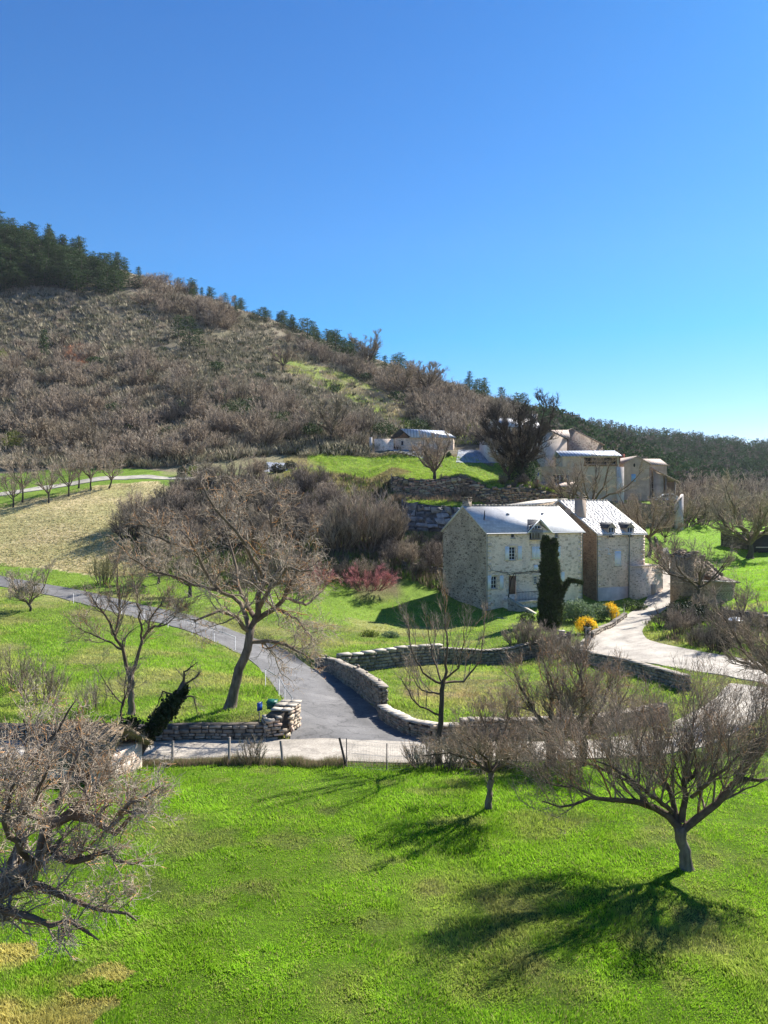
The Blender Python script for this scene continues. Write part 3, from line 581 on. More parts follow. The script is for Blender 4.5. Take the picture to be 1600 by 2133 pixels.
def blob_leaves(name, label, spec, leaf, size, n, seed=1, base=(0, 0, 0), group=None, cat='shrub', aspect=0.5, shell=0.55, stem=True, parts=True):
    """leafy shrub: spec = list of ellipsoid lobes (cx,cy,cz,rx,ry,rz)"""
    rg = np.random.default_rng(seed); spec = np.array(spec, float); vol = spec[:, 3]*spec[:, 4]*spec[:, 5]; pk = rg.choice(len(spec), n, p=vol/vol.sum())
    d = unit(rg.normal(size=(n, 3))); r = rg.uniform(shell, 1.05, n)[:, None]**0.6
    lump = 1+0.22*np.sin(d[:, :1]*5+pk[:, None])*np.cos(d[:, 1:2]*6)+0.12*np.sin(d[:, 2:3]*13+pk[:, None]*2)
    C = spec[pk, :3]+d*r*lump*spec[pk, 3:]; C = C[C[:, 2] > 0]
    out = unit(d)[:len(C)]
    mb = MB(); leaves(mb, C, size, rg, aspect)
    if parts:
        root = T(name, label, cat, base, 0, group); mb.build('foliage', LEAF[leaf], root, uv=False)
        limbs = [(np.array([[0, 0, -0.1], s[:3]*0.55, s[:3]+np.array([0, 0, s[5]*0.3])]), np.array([0.06, 0.04, 0.015])) for s in spec]
        mb2 = MB(); 
        for p, q in limbs: mb2.tubes(p, q, 5)
        mb2.build('stem', BARK['dark'], root, uv=False); return root
    o = mb.build(name, LEAF[leaf], None, uv=False); o.location = tuple(float(v) for v in base); tag(o, label, cat, group); return o
def copy_thing(o, loc, s=1.0, rz=0.0, label=None, group=None, sz=None):
    c = o.copy(); link(c); c.location = tuple(float(v) for v in loc); c.scale = (s, s, sz or s); c.rotation_euler = (0, 0, rz)
    if label: c['label'] = label
    if group: c['group'] = group
    for ch in o.children:
        d = ch.copy(); link(d); d.parent = c
    return c
def pine_proto(seed, H=9, Wd=5.0, flat=0.0, ntuft=900):
    rg = np.random.default_rng(seed)
    root = T('pine_tree', 'dark green pine', 'tree')
    MB().tubes(np.array([[0, 0, -0.4], [0.1, 0, H*0.5], [0, 0.1, H*0.97]]), np.array([H*0.022, H*0.016, 0.03]), 6).build('trunk', BARK['dark'], root)
    mb = MB(); C = []; D = []
    nb = 36
    for i in range(nb):
        t = i/(nb-1); z = H*(0.06+0.92*t); rad = Wd/2*(1-t**1.6*(0.85-flat*0.5))*rg.uniform(0.55, 1.1)
        if t > 0.96: rad = 0.3
        a = i*2.4+rg.uniform(-.4, .4); tipz = z+rad*rg.uniform(0.0, 0.3)
        m_ = int(ntuft/nb*(0.5+rad/Wd*2)); f = rg.uniform(0.3, 1.05, m_)
        cx = math.cos(a)*rad*f; cy_ = math.sin(a)*rad*f
        C.append(np.stack([cx, cy_, z+(tipz-z)*f], 1)+rg.normal(size=(m_, 3))*np.array([0.34, 0.34, 0.14])*H/9)
        mb.tubes(np.array([[0, 0, z-0.1], [math.cos(a)*rad*.9, math.sin(a)*rad*.9, tipz]]), np.array([0.05, 0.015]), 3, (0.9, 0.6, 0.5))
        D.append(np.tile(np.array([math.cos(a), math.sin(a), 0.7]), (m_, 1)))
    C = np.vstack(C); D = unit(np.vstack(D)); leaves(mb, C, H*0.055, rg, 0.42, outward=D*0.9)
    mb.build('crown', LEAF['pine'], root, uv=False); return root
# ---------------------------------------------------------------- dry stone walls with every stone modelled
def stone_wall(name, label, pts, h, th, mat='wallstone', sw=0.34, sh=0.16, cap=None, seed=3, cat='wall', top=None, sink=0.25, rag=0.04, colr=(0.65, 1.25), back=True, group=None, warm=0.0, irr=.035):
    """pts: list of (x, y[, zbase]); h scalar or list of heights along pts; every stone is a jittered block in courses"""
    rg = np.random.default_rng(seed); P = np.array([p[:2] for p in pts], float)
    hs = np.full(len(P), h, float) if np.isscalar(h) else np.array(h, float)
    zb = np.array([float(gz(p[0], p[1])) if len(p) < 3 else p[2] for p in pts])
    d = np.concatenate([[0], np.cumsum(np.hypot(*np.diff(P, axis=0).T))]); L = d[-1]
    def at(s): return np.array([np.interp(s, d, P[:, 0]), np.interp(s, d, P[:, 1])])
    def zbase(s):
        q = at(s); return np.interp(s, d, zb) if len(pts[0]) > 2 else float(gz(q[0], q[1]-0.1))
    root = T(name, label, cat, (*P[0], zb[0]), 0, group); o0 = np.array([*P[0], zb[0]])
    body = MB(); caps = MB(); n = max(2, int(L/sw)); step = L/n
    # core
    ss = np.linspace(0, L, max(3, int(L/0.8)+1)); rows = []
    for s in ss:
        q = at(s); t = unit(at(min(L, s+.05))-at(max(0, s-.05))); nn = np.array([t[1], -t[0]]); hh = np.interp(s, d, hs)+.05; z0 = zbase(s)
        for e in (1, -1): 
            a = q+nn*e*(th/2-0.06); rows.append([*a, z0-sink]); rows.append([*a, z0+hh-0.05])
    Rw = np.array(rows)-o0; m_ = len(ss); a = np.arange(m_-1)*4
    body.add(Rw, [np.vstack([np.stack([a, a+4, a+5, a+1], 1), np.stack([a+2, a+3, a+7, a+6], 1), np.stack([a+1, a+5, a+7, a+3], 1), np.array([[0, 1, 3, 2]]), np.array([[m_*4-4, m_*4-2, m_*4-1, m_*4-3]])])], (0.32, 0.3, 0.28))
    VV = []; CC = []
    def stone(q, t, nn, c0, w_, hgt, dep, z, lst, cl):
        # 8 corners jittered, middle bulge
        j = lambda sc: rg.normal(size=3)*sc
        base = np.array([q[0], q[1], z]); T3 = np.array([*t, 0]); N3 = np.array([*nn, 0]); U3 = np.array([0, 0, 1.])
        P8 = []
        for zz in (0, 1):
            for (sx, sy) in ((-1, 0), (1, 0), (1, 1), (-1, 1)):
                f = 0.86 if sy == 1 else 1.0
                P8.append(base+T3*sx*w_/2*f+N3*(sy*dep)+U3*(hgt*(0.04+0.92*zz if sy == 0 else 0.12+0.76*zz))+j(irr*min(w_, hgt*2)))
        lst.append(np.array(P8)); cl.append(c0)
    maxh = hs.max()
    for e in ((1, -1) if back else (1,)):
        row = 0; z = -0.0
        while z < maxh:
            rh = sh*rg.uniform(0.75, 1.3); s = rg.uniform(0, sw*0.5)
            while s < L:
                w_ = sw*rg.uniform(0.55, 1.6); sc_ = min(s+w_/2, L)
                hh = np.interp(sc_, d, hs)+rg.normal()*rag
                if z+rh*0.6 < hh:
                    q = at(sc_); t = unit(at(min(L, sc_+.05))-at(max(0, sc_-.05))); nn = np.array([t[1], -t[0]])*e
                    cbase = rg.uniform(*colr); cc = np.array([cbase*(1+warm*rg.random()), cbase*(1+warm*.3*rg.random()), cbase*(1-warm*.3*rg.random())])*np.array([1, 0.98, 0.95])
                    stone(q+nn*(th/2-0.07), t, nn, cc, min(w_*0.95, L-s+0.1), rh*0.95, 0.07+rg.uniform(-.02, .05), zbase(sc_)+z-0.03-o0[2]+o0[2], VV, CC)
                s += w_
            z += rh
    # ends
    for (se, sg) in ((0, -1), (L, 1)):
        z = 0; hh = np.interp(se, d, hs); q = at(se); t = unit(at(min(L, se+.05))-at(max(0, se-.05)))*sg; nn = np.array([t[1], -t[0]])
        while z < hh:
            rh = sh*rg.uniform(0.8, 1.3)
            for off in np.arange(-th/2+0.12, th/2, 0.26):
                stone(q+nn*off-t*0.06, nn, t, np.ones(3)*rg.uniform(*colr), 0.26, rh*0.95, 0.08, zbase(se)+z, VV, CC)
            z += rh
    def addst(mb, VV, CC):
        if not VV: return
        V = np.array(VV)-o0; nS = len(V); fs = np.array([[0, 3, 2, 1], [4, 5, 6, 7], [0, 1, 5, 4], [1, 2, 6, 5], [2, 3, 7, 6], [3, 0, 4, 7]])
        mb.add(V.reshape(-1, 3), (fs[None]+np.arange(nS)[:, None, None]*8).reshape(-1, 4), np.repeat(np.array(CC), 8, axis=0))
    addst(body, VV, CC); body.build('wall_body', MT[mat], root, uv=False)
    if cap:
        VV = []; CC = []; s = 0
        while s < L:
            w_ = rg.uniform(0.2, 0.5)*(1 if cap != 'slab' else 2.5); sc_ = s+w_/2
            if sc_ > L: break
            q = at(sc_); t = unit(at(min(L, sc_+.05))-at(max(0, sc_-.05))); nn = np.array([t[1], -t[0]])
            hh = np.interp(sc_, d, hs); c0 = rg.uniform(0.75, 1.15); k2 = 1 if cap == 'slab' else max(1, int(th/0.35))
            for kk in range(k2):
                wd = (th+0.08)/k2
                stone(q+nn*((kk)*wd-(th+0.08)/2), t, nn, np.ones(3)*c0*rg.uniform(.85, 1.1), w_*0.97, (0.06 if cap != 'slab' else 0.14)*rg.uniform(.8, 1.3), wd*0.98, zbase(sc_)+hh-0.02, VV, CC)
            s += w_
        addst(caps, VV, CC); caps.build('capstones', MT['capstone' if cap != 'grey' else mat], root, uv=False)
    return root
# ---------------------------------------------------------------- houses in local coordinates: x along the front, y back, z up
class House:
    def __init__(s, name, label, px, Y, zb, th, cat='house', group=None):
        s.th = R(th); s.o = np.array([(px-800)/F*Y, Y, zb]); s.e = np.array([math.cos(s.th), math.sin(s.th)]); s.d = np.array([-math.sin(s.th), math.cos(s.th)])
        s.root = T(name, label, cat, s.o, s.th, group)
    def fx(s, px, off=0.0):       # local x of a pixel column on the front plane (or plane y=off)
        k = (px-800)/F; ox, oy = s.o[0]+s.d[0]*off, s.o[1]+s.d[1]*off
        return (k*oy-ox)/(s.e[0]-k*s.e[1])
    def fz(s, px, py, off=0.0):
        x = s.fx(px, off); Yw = s.o[1]+s.d[1]*off+x*s.e[1]; return (CY-py)/F*Yw-s.o[2]
    def rect(s, px0, py0, px1, py1, off=0.0):
        x0 = s.fx(px0, off); x1 = s.fx(px1, off); pm = (px0+px1)/2; return x0, s.fz(pm, py1, off), x1, s.fz(pm, py0, off)
def wall_holes(mb, x0, x1, z0, z1, holes, y=0.0, dep=0.22, flip=False, axis='x', colr=(1, 1, 1)):
    xs = sorted({x0, x1, *[v for h in holes for v in (h[0], h[2])]}); zs = sorted({z0, z1, *[v for h in holes for v in (h[1], h[3])]})
    def pt(a, b_, c_): return (a, b_, c_) if axis == 'x' else (b_, a, c_)
    for i in range(len(xs)-1):
        for j in range(len(zs)-1):
            cx = (xs[i]+xs[i+1])/2; cz_ = (zs[j]+zs[j+1])/2
            if any(h[0] < cx < h[2] and h[1] < cz_ < h[3] for h in holes): continue
            mb.quad(pt(xs[i], y, zs[j]), pt(xs[i+1], y, zs[j]), pt(xs[i+1], y, zs[j+1]), pt(xs[i], y, zs[j+1]), colr)
    dd = -dep if flip else dep
    for h in holes:
        a, b_, c_, d_ = h
        for q in ([(a, b_), (a, d_)], [(a, d_), (c_, d_)], [(c_, d_), (c_, b_)], [(c_, b_), (a, b_)]):
            (u0, v0), (u1, v1) = q; mb.quad(pt(u0, y, v0), pt(u1, y, v1), pt(u1, y+dd, v1), pt(u0, y+dd, v0), colr)
def window(h, r, y=0.0, cols=2, rows=3, label=None, name='window', glass='glass', fw=0.07):
    x0, z0, x1, z1 = r; pane = MB(); pane.box(x0, y+0.16, z0, x1, y+0.19, z1); w_ = pane.build(name, MT[glass], h.root)
    if label: w_['label'] = label
    f = MB(); a, b_ = y+0.10, y+0.155
    f.box(x0, a, z0, x0+fw, b_, z1); f.box(x1-fw, a, z0, x1, b_, z1); f.box(x0+fw, a, z0, x1-fw, b_, z0+fw); f.box(x0+fw, a, z1-fw, x1-fw, b_, z1)
    for i in range(1, cols):
        c_ = x0+(x1-x0)*i/cols; f.box(c_-fw*.45, a+.01, z0+fw, c_+fw*.45, b_-.005, z1-fw)
    for j in range(1, rows):
        c_ = z0+(z1-z0)*j/rows; f.box(x0+fw, a+.02, c_-.025, x1-fw, b_-.012, c_+.025)
    f.build('frame', MT['frame'], w_)
    s = MB(); s.box(x0-.08, y-.06, z0-.09, x1+.08, y+.1, z0-.004); s.build('sill', MT['capstone'], w_); return w_
def shutter(h, r, y=-0.06, mat='shutter', bars=True):
    x0, z0, x1, z1 = r; s = MB(); s.box(x0, y, z0, x1, y+0.045, z1); n = max(2, int((x1-x0)/0.16)); 
    for i in range(1, n): c_ = x0+(x1-x0)*i/n; s.box(c_-.006, y-.004, z0+.02, c_+.006, y+.001, z1-.02, (0.6, 0.6, 0.62))
    if bars:
        for zz in (z0+(z1-z0)*.15, z0+(z1-z0)*.83): s.box(x0+.02, y-.022, zz, x1-.02, y-.005, zz+.07, (0.93, 0.93, 0.95))
    return s.build('shutter', MT[mat], h.root)
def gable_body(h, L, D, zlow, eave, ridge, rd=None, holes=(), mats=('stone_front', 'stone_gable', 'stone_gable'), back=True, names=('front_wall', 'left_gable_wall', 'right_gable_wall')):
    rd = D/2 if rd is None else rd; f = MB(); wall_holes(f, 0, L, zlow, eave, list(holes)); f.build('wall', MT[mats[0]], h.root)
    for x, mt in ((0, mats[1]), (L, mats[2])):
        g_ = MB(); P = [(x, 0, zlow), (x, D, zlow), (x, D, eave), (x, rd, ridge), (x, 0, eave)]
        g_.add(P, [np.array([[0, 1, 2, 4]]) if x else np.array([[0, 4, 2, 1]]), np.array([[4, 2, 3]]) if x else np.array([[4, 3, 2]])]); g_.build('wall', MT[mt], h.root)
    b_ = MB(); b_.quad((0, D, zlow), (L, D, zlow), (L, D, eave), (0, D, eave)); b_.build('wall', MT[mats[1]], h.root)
def slab(mb, a, b_, c_, d_, t=0.14):
    P = np.array([a, b_, c_, d_], float); n = np.cross(P[1]-P[0], P[3]-P[0]); n = n/np.linalg.norm(n)
    if n[2] < 0: n = -n
    mb.box8(np.vstack([P, P+n*t]) if np.cross(P[1]-P[0], P[3]-P[0])[2] > 0 else np.vstack([P[::-1], P[::-1]+n*t]))
def gable_roof(h, L, D, eave, ridge, mat, rd=None, ov=0.18, ovs=0.15, t=0.13, ridge_sag=0.0, rough_ridge=True):
    rd = D/2 if rd is None else rd; r = MB(); k = (ridge-eave)/rd; kb = (ridge-eave)/(D-rd)
    x0, x1 = -ovs, L+ovs
    slab(r, (x0, -ov, eave-ov*k), (x1, -ov, eave-ov*k), (x1, rd, ridge), (x0, rd, ridge), t)
    slab(r, (x0, rd+.003, ridge), (x1, rd+.003, ridge), (x1, D+ov, eave-ov*kb), (x0, D+ov, eave-ov*kb), t)
    ro = r.build('roof', MT[mat], h.root)
    if rough_ridge:
        rr = MB(); rg = np.random.default_rng(5); x = x0
        while x < x1-0.1:
            w_ = min(rg.uniform(.35, .6), x1-x); q = rg.uniform(-.015, .02); rr.box(x+.005, rd-.16, ridge+t*.75+q, x+w_, rd+.16, ridge+t+.09+q, np.ones(3)*rg.uniform(.8, 1.05)); x += w_
        rr.build('ridge_tiles', MT['capstone'], ro, uv=False)
    return ro
def chimney(h, x, y, z0, z1, w_=0.7, d=0.6, mat='render_grey', pots=True, parent=None):
    c_ = MB(); c_.box(x-w_/2, y-d/2, z0, x+w_/2, y+d/2, z1); c_.box(x-w_/2-.06, y-d/2-.06, z1+.002, x+w_/2+.06, y+d/2+.06, z1+.1)
    o = c_.build('chimney', MT[mat], h.root)
    p = MB()
    for sx in (-1, 1):
        for sy in (-1, 1): p.box(x+sx*(w_/2-.1)-.06, y+sy*(d/2-.1)-.06, z1+.102, x+sx*(w_/2-.1)+.06, y+sy*(d/2-.1)+.06, z1+.3)
    p.box(x-w_/2-.05, y-d/2-.05, z1+.302, x+w_/2+.05, y+d/2+.05, z1+.38); p.build('chimney_cap', MT['stone_gable'], o); return o
def pipe(h, pts, r=0.05, mat='zinc', name='drainpipe'):
    m_ = MB(); m_.tubes(np.array(pts, float), np.full(len(pts), r), 6); return m_.build(name, MT[mat], h.root)

MT['slate_tint'] = simple('split stone slates', (0.68, 0.67, 0.65), (0.58, 0.57, 0.555), .7, .65); MT['quoin'] = simple('dressed pale stone', (0.92, 0.76, 0.62), (0.74, 0.58, 0.46), 4, .9, .4, .01)
def slates(h, ro, L, rd, ev, rdg, mat, seed, warm=.0, t=.13, dark=.9, sw=.46, sh=.34):
    # the visible slope is laid slate by slate over the roof slab
    rg = np.random.default_rng(seed); k = (rdg-ev)/rd; sl = math.hypot(1, k); n = int((rd+.15)/(sh/sl)); P = []; C = []; nrm = np.array([0, -k, 1])/sl
    for j in range(n):
        y0 = -.2+j*(rd+.15)/n; y1 = y0+(rd+.15)/n*1.25; x = -.16-rg.uniform(0, .3)
        while x < L+.16:
            w_ = sw*rg.uniform(.6, 1.5); a = max(x, -.17); b_ = min(x+w_-.004, L+.17)
            if b_-a > .08 and y1 < rd+.1:
                o1 = nrm*(t+.010+rg.uniform(0, .003)); o0 = nrm*(t+.004); jy = rg.normal()*.01
                p = [np.array([a, y0+jy, ev+(y0+jy)*k]), np.array([b_, y0+jy, ev+(y0+jy)*k]), np.array([b_, y1, ev+y1*k]), np.array([a, y1, ev+y1*k])]
                P.append([p[0]+o0, p[1]+o0, p[2]+o0*.6, p[3]+o0*.6, p[0]+o1, p[1]+o1, p[2]+nrm*(t+.006), p[3]+nrm*(t+.006)]); c0 = rg.uniform(dark, 1.05)*(1 if rg.random() > .05 else .75); C.append([c0*(1+warm), c0, c0*(1-warm)])
            x += w_
    q = MB(); nS = len(P); fs = np.array([[0, 3, 2, 1], [4, 5, 6, 7], [0, 1, 5, 4], [1, 2, 6, 5], [2, 3, 7, 6], [3, 0, 4, 7]])
    q.add(np.array(P).reshape(-1, 3), (fs[None]+np.arange(nS)[:, None, None]*8).reshape(-1, 4), np.repeat(np.array(C), 8, axis=0)); q.build('slates', MT[mat], ro, uv=False)
def quoins(h, L, z0, z1, wins, mat):
    rg = np.random.default_rng(6)
    for x, s in ((0, 1), (L, -1)):
        z = z0; i = 0; q = MB()
        while z < z1:
            hh = rg.uniform(.26, .4); w_ = .62 if i % 2 else .36; a, b_ = sorted((x-s*.01, x+s*w_*rg.uniform(.85, 1.15))); q.box(a, -.022, z, b_, .0-.002, z+hh-.02, np.ones(3)*rg.uniform(.7, 1.0)); z += hh; i += 1
        q.build('corner_stones', MT[mat], h.root, uv=False)
    for a, z0_, b_, z1_ in wins:
        q = MB(); q.box(a-.22, -.026, z1_+.003, b_+.22, -.002, z1_+.24, np.ones(3)*rg.uniform(.85, 1))
        z = z0_
        while z < z1_-.1:
            hh = min(.33*rg.uniform(.7, 1.2), z1_-z); 
            for s, e in ((a-rg.uniform(.14, .3), a-.002), (b_+.002, b_+rg.uniform(.14, .3))): q.box(s, -.02, z, e, -.002, z+hh-.02, np.ones(3)*rg.uniform(.75, 1))
            z += hh
        q.build('window_surround', MT[mat], h.root, uv=False)
# ================= main stone house
h = House('stone_house', 'large pale stone house with white shutters and a balcony dormer, left of the cypress', 1013, 80, -9.8, 28)
L = h.fx(1213); D = 8.4; ev = h.fz(1013, 1110)+0.02; rdg = ev+2.75
wn = {'aL': h.rect(1064.5, 1111.5, 1073, 1121), 'aR': h.rect(1155.5, 1109.5, 1164, 1120), 'uL': h.rect(1060.5, 1139, 1074, 1166.5), 'uM': h.rect(1109, 1139, 1123, 1165),
      'uR': h.rect(1146, 1139, 1159, 1165), 'gL': h.rect(1023, 1200, 1035.5, 1226), 'door': h.rect(1059.5, 1200, 1075.5, 1238), 'gM': h.rect(1112, 1200, 1120, 1216), 'gR': h.rect(1157, 1193, 1168.5, 1214)}
dx0, dx1 = h.fx(1103), h.fx(1126); dz0 = h.fz(1114, 1122)
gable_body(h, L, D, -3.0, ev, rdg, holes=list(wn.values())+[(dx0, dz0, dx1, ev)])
ro = gable_roof(h, L, D, ev, rdg, 'slate')
quoins(h, L, -2.9, ev-.3, [wn[k_] for k_ in ('uL', 'uM', 'uR', 'gL', 'gM', 'gR', 'door')], 'quoin')
window(h, wn['aL'], cols=1, rows=1, label='small dark attic window under the eave'); window(h, wn['aR'], cols=2, rows=1)
window(h, wn['uL'], rows=4); window(h, wn['gL']); window(h, wn['gM'], cols=2, rows=3); window(h, wn['uR']); window(h, wn['gR'])
shutter(h, h.rect(1052, 1138.5, 1060.3, 1167)); shutter(h, h.rect(1078.5, 1137.5, 1086.5, 1166)); 
shutter(h, h.rect(1108.3, 1138.5, 1116, 1164.5)); shutter(h, h.rect(1116.3, 1138.5, 1124, 1164.5)); shutter(h, h.rect(1159.2, 1138, 1166.8, 1164))
shutter(h, h.rect(1015.3, 1199, 1022.8, 1228.5)); shutter(h, h.rect(1041, 1199, 1048.6, 1227)); shutter(h, h.rect(1168.8, 1192, 1175.5, 1213))
shutter(h, h.rect(1112, 1177, 1120, 1187), bars=False)
dr = wn['door']; q = MB(); q.box(dr[0], .12, dr[1], dr[2], .17, dr[3]); q.box(dr[0]+.1, .10, dr[1]+.15, (dr[0]+dr[2])/2-.03, .118, dr[3]-.5); dd = q.build('door', MT['wood'], h.root)
q = MB(); q.sphere((dr[2]-.18, .07, dr[1]+1.0), .04, 6, 4); q.build('handle', MT['zinc'], dd)
# balcony dormer
k = (rdg-ev)/(D/2); ax0, ax1 = h.fx(1096), h.fx(1146); cx = h.fx(1121.5); apz = h.fz(1121, 1083); dm = MB()
yb = (apz-ev)/k
cxl, cxr = h.fx(1098), h.fx(1144)
dmz = h.fz(1121, 1098)
wall_holes(dm, cxl, cxr, ev-.02, ev+.03, [(dx0, ev-.02, dx1, ev+.03)], y=-.01)
dm.tri((dx0, -.01, ev+.03), (dx1, -.01, ev+.03), (dx1, -.01, ev+.03))
top0 = ev+0.72
dm.quad((cxl, -.01, ev+.03), (dx0, -.01, ev+.03), (dx0, -.01, top0), (dx0, -.01, top0)); dm.quad((dx1, -.01, ev+.03), (cxr, -.01, ev+.03), (dx1, -.01, top0), (dx1, -.01, top0)); dm.tri((dx0, -.01, top0), (dx1, -.01, top0), (cx, -.01, apz-.12))
dor = dm.build('dormer', MT['stone_front'], h.root)
q = MB(); zl = ev-.02
slab(q, (ax0, -.3, zl-.12), (cx, -.3, apz), (cx, yb, apz), (ax0, .02, zl-.12), .09); q.build('dormer_roof', MT['slate_dark_and_shade'], dor)  # left slope faces away from the sun; its shade is put into the colour
q = MB(); slab(q, (cx+.003, -.3, apz), (ax1, -.3, zl-.12), (ax1, .02, zl-.12), (cx+.003, yb, apz), .09); q.build('dormer_roof', MT['slate'], dor)
q = MB()
for (xa, xb) in ((ax0-.04, cx), (cx+.002, ax1+.04)):
    za, zb_ = (zl-.14, apz+.02) if xa < cx-.5 else (apz+.02, zl-.14)
    q.box8([(xa, -.36, za), (xb, -.36, zb_), (xb, -.31, zb_), (xa, -.31, za), (xa, -.36, za+.16), (xb, -.36, zb_+.16), (xb, -.31, zb_+.16), (xa, -.31, za+.16)])
q.build('barge_board', MT['frame'], dor)
q = MB(); q.box(dx0, .12, dz0, dx1, .15, top0); wi = q.build('window', MT['glass'], h.root)
q = MB(); 
for i in range(5): xx = dx0+(dx1-dx0)*i/4; q.box(xx-.05, .05, dz0, xx+.05, .11, top0)
q.box(dx0, .06, top0-.09, dx1, .105, top0-.003); q.build('frame', MT['frame'], wi)
q = MB(); b0, b1 = h.fx(1104), h.fx(1125.5); 
for i in range(11): xx = b0+(b1-b0)*i/10; q.box(xx-.03, -.42, dz0, xx+.03, -.38, dz0+1.02)
q.box(b0-.05, -.44, dz0+1.022, b1+.05, -.36, dz0+1.1); q.box(b0-.05, -.45, dz0-.12, b1+.05, .0-.005, dz0-.003); q.build('balcony', MT['wood_grey'], h.root)
chimney(h, .5, D/2+.1, rdg-.4, rdg+.65, .8, .6, 'stone_gable')
for px, py in ((1058, 1077), (1130, 1076)):
    t = (1109-py)/(1109-1058)*D/2; x = h.fx(px, t); q = MB(); z = ev+t*k+.1; q.box(x-.13, t-.12, z, x+.13, t+.1, z+.2); q.build('roof_vent', MT['zinc'], ro)
pipe(h, [(.02, -.26, ev-.1), (.02, -.12, ev-.35), (.02, -.09, -2.5)]); pipe(h, [(L-.1, -.26, ev-.1), (L-.1, -.12, ev-.35), (L-.1, -.09, -2.5)])
q = MB(); q.tubes(np.array([[-.2, -.3, ev-.12], [ax0-.05, -.3, ev-.12]]), np.array([.07, .07]), 6); q.build('gutter', MT['zinc'], h.root); q = MB(); q.tubes(np.array([[ax1+.05, -.3, ev-.12], [L+.2, -.3, ev-.12]]), np.array([.07, .07]), 6); q.build('gutter', MT['zinc'], h.root)
# terrace with railing, arch and stair
tz = h.fz(1085, 1250); t0, t1 = h.fx(1048), h.fx(1120)
q = MB(); wall_holes(q, t0, t1, -3.2, tz, [(h.fx(1076, -1.6), -3.2, h.fx(1098, -1.6), tz-1.1)], y=-1.6, dep=.4); q.box(t0, -1.75, tz+.002, t1, -.002, tz+.12)
q.quad((t0, -1.6, -3.2), (t0, 0, -3.2), (t0, 0, tz), (t0, -1.6, tz)); q.quad((t1, -1.6, -3.2), (t1, 0, -3.2), (t1, 0, tz), (t1, -1.6, tz)); ter = q.build('terrace', MT['stone_front'], h.root)
q = MB(); q.box(h.fx(1076, -1.6)+.05, -1.3, -3.1, h.fx(1098, -1.6)-.05, -1.25, tz-1.1); q.build('arch_shade_panel', MT['dark'], ter)  # near-black panel stands in for the shade inside the arch
q = MB(); r0, r1 = h.fx(1056), h.fx(1110)
for i in range(19): xx = r0+(r1-r0)*i/18; q.tubes(np.array([[xx, -1.65, tz+.12], [xx, -1.65, tz+1.05]]), np.array([.018, .018]), 4)
q.tubes(np.array([[r0, -1.65, tz+1.06], [r1, -1.65, tz+1.06]]), np.array([.03, .03]), 5); q.tubes(np.array([[r0, -1.65, tz+.25], [r1, -1.65, tz+.25]]), np.array([.02, .02]), 5); q.build('railing', MT['iron'], h.root)
# stair wall running down towards the garden with pale stone coping
q = MB(); a = np.array([t0-.2, -1.2, tz+.4]); b_ = np.array([t0+3.0, -6.5, tz-2.6]); nn = unit(np.array([b_[1]-a[1], a[0]-b_[0], 0]))*.22
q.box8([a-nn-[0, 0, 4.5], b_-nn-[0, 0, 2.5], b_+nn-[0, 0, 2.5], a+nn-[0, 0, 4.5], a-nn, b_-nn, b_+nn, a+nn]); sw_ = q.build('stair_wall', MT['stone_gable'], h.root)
q = MB(); up = np.array([0, 0, .12]); lo = np.array([0, 0, .004]); q.box8([a-nn*1.3+lo, b_-nn*1.3+lo, b_+nn*1.3+lo, a+nn*1.3+lo, a-nn*1.3+up, b_-nn*1.3+up, b_+nn*1.3+up, a+nn*1.3+up]); q.build('coping', MT['capstone'], sw_)
# left retaining mass below the gable corner
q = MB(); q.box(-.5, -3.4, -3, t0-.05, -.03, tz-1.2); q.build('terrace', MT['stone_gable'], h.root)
MAIN = h
# pergola vine on the front
v = T('pergola_vine', 'bare dark vine on an iron pergola over the front door of the large stone house', 'vine', h.o, h.th)
q = MB(); y0 = -1.65; pz = h.fz(1080, 1192, 0)
for xx in (h.fx(1054), h.fx(1110)): q.tubes(np.array([[xx, y0, tz], [xx, y0, pz]]), np.array([.03, .03]), 5)
q.tubes(np.array([[h.fx(1036), y0, pz], [h.fx(1121), y0, pz]]), np.array([.03, .03]), 5)
for i in range(7): xx = h.fx(1040)+(h.fx(1119)-h.fx(1040))*i/6; q.tubes(np.array([[xx, y0, pz], [xx, -.02, pz+.1]]), np.array([.02, .02]), 4)
q.build('pergola_frame', MT['iron'], v)
rg = np.random.default_rng(3); limb = [(np.array([[h.fx(1052), -.5, tz], [h.fx(1053), -1, pz-.4], [h.fx(1058), -1.2, pz+.08], [h.fx(1118), -1.3, pz+.12]]), np.array([.06, .05, .04, .02])), (np.array([[h.fx(1053), -.9, pz-.3], [h.fx(1045), -1, pz+.1], [h.fx(1022), -.1, pz+.35], [h.fx(1016), -.1, pz+.9]]), np.array([.04, .03, .02, .012])), (np.array([[h.fx(1110), -1.6, tz], [h.fx(1111), -1.6, pz], [h.fx(1090), -1, pz+.15]]), np.array([.04, .03, .02]))]
crown_mesh(limb, [dict(n=16, t0=.3, t1=1, L=.9, ang=60, up=0, wig=.25, npts=5, rf=.5, rmin=.012)], rg, lichen=0).build('crown', BARK['dark'], v, uv=False)
q = MB(); hx, hy = h.fx(1007, 1.8), 1.8; s = T('satellite_dish', 'dark round satellite dish on the left end of the large house roof', 'dish', h.o, h.th)
hz = ev+1.8*k
q.tubes(np.array([[hx, hy, hz], [hx, hy-.1, hz+.5]]), np.array([.03, .03]), 5); q.build('bracket', MT['iron'], s)
q = MB(); an = np.arange(16)*math.pi/8; rim = np.stack([hx+np.cos(an)*.14, hy-.2+np.cos(an)*.3, hz+.62+np.sin(an)*.55], 1); ctr = np.array([[hx+.12, hy-.1, hz+.6]])
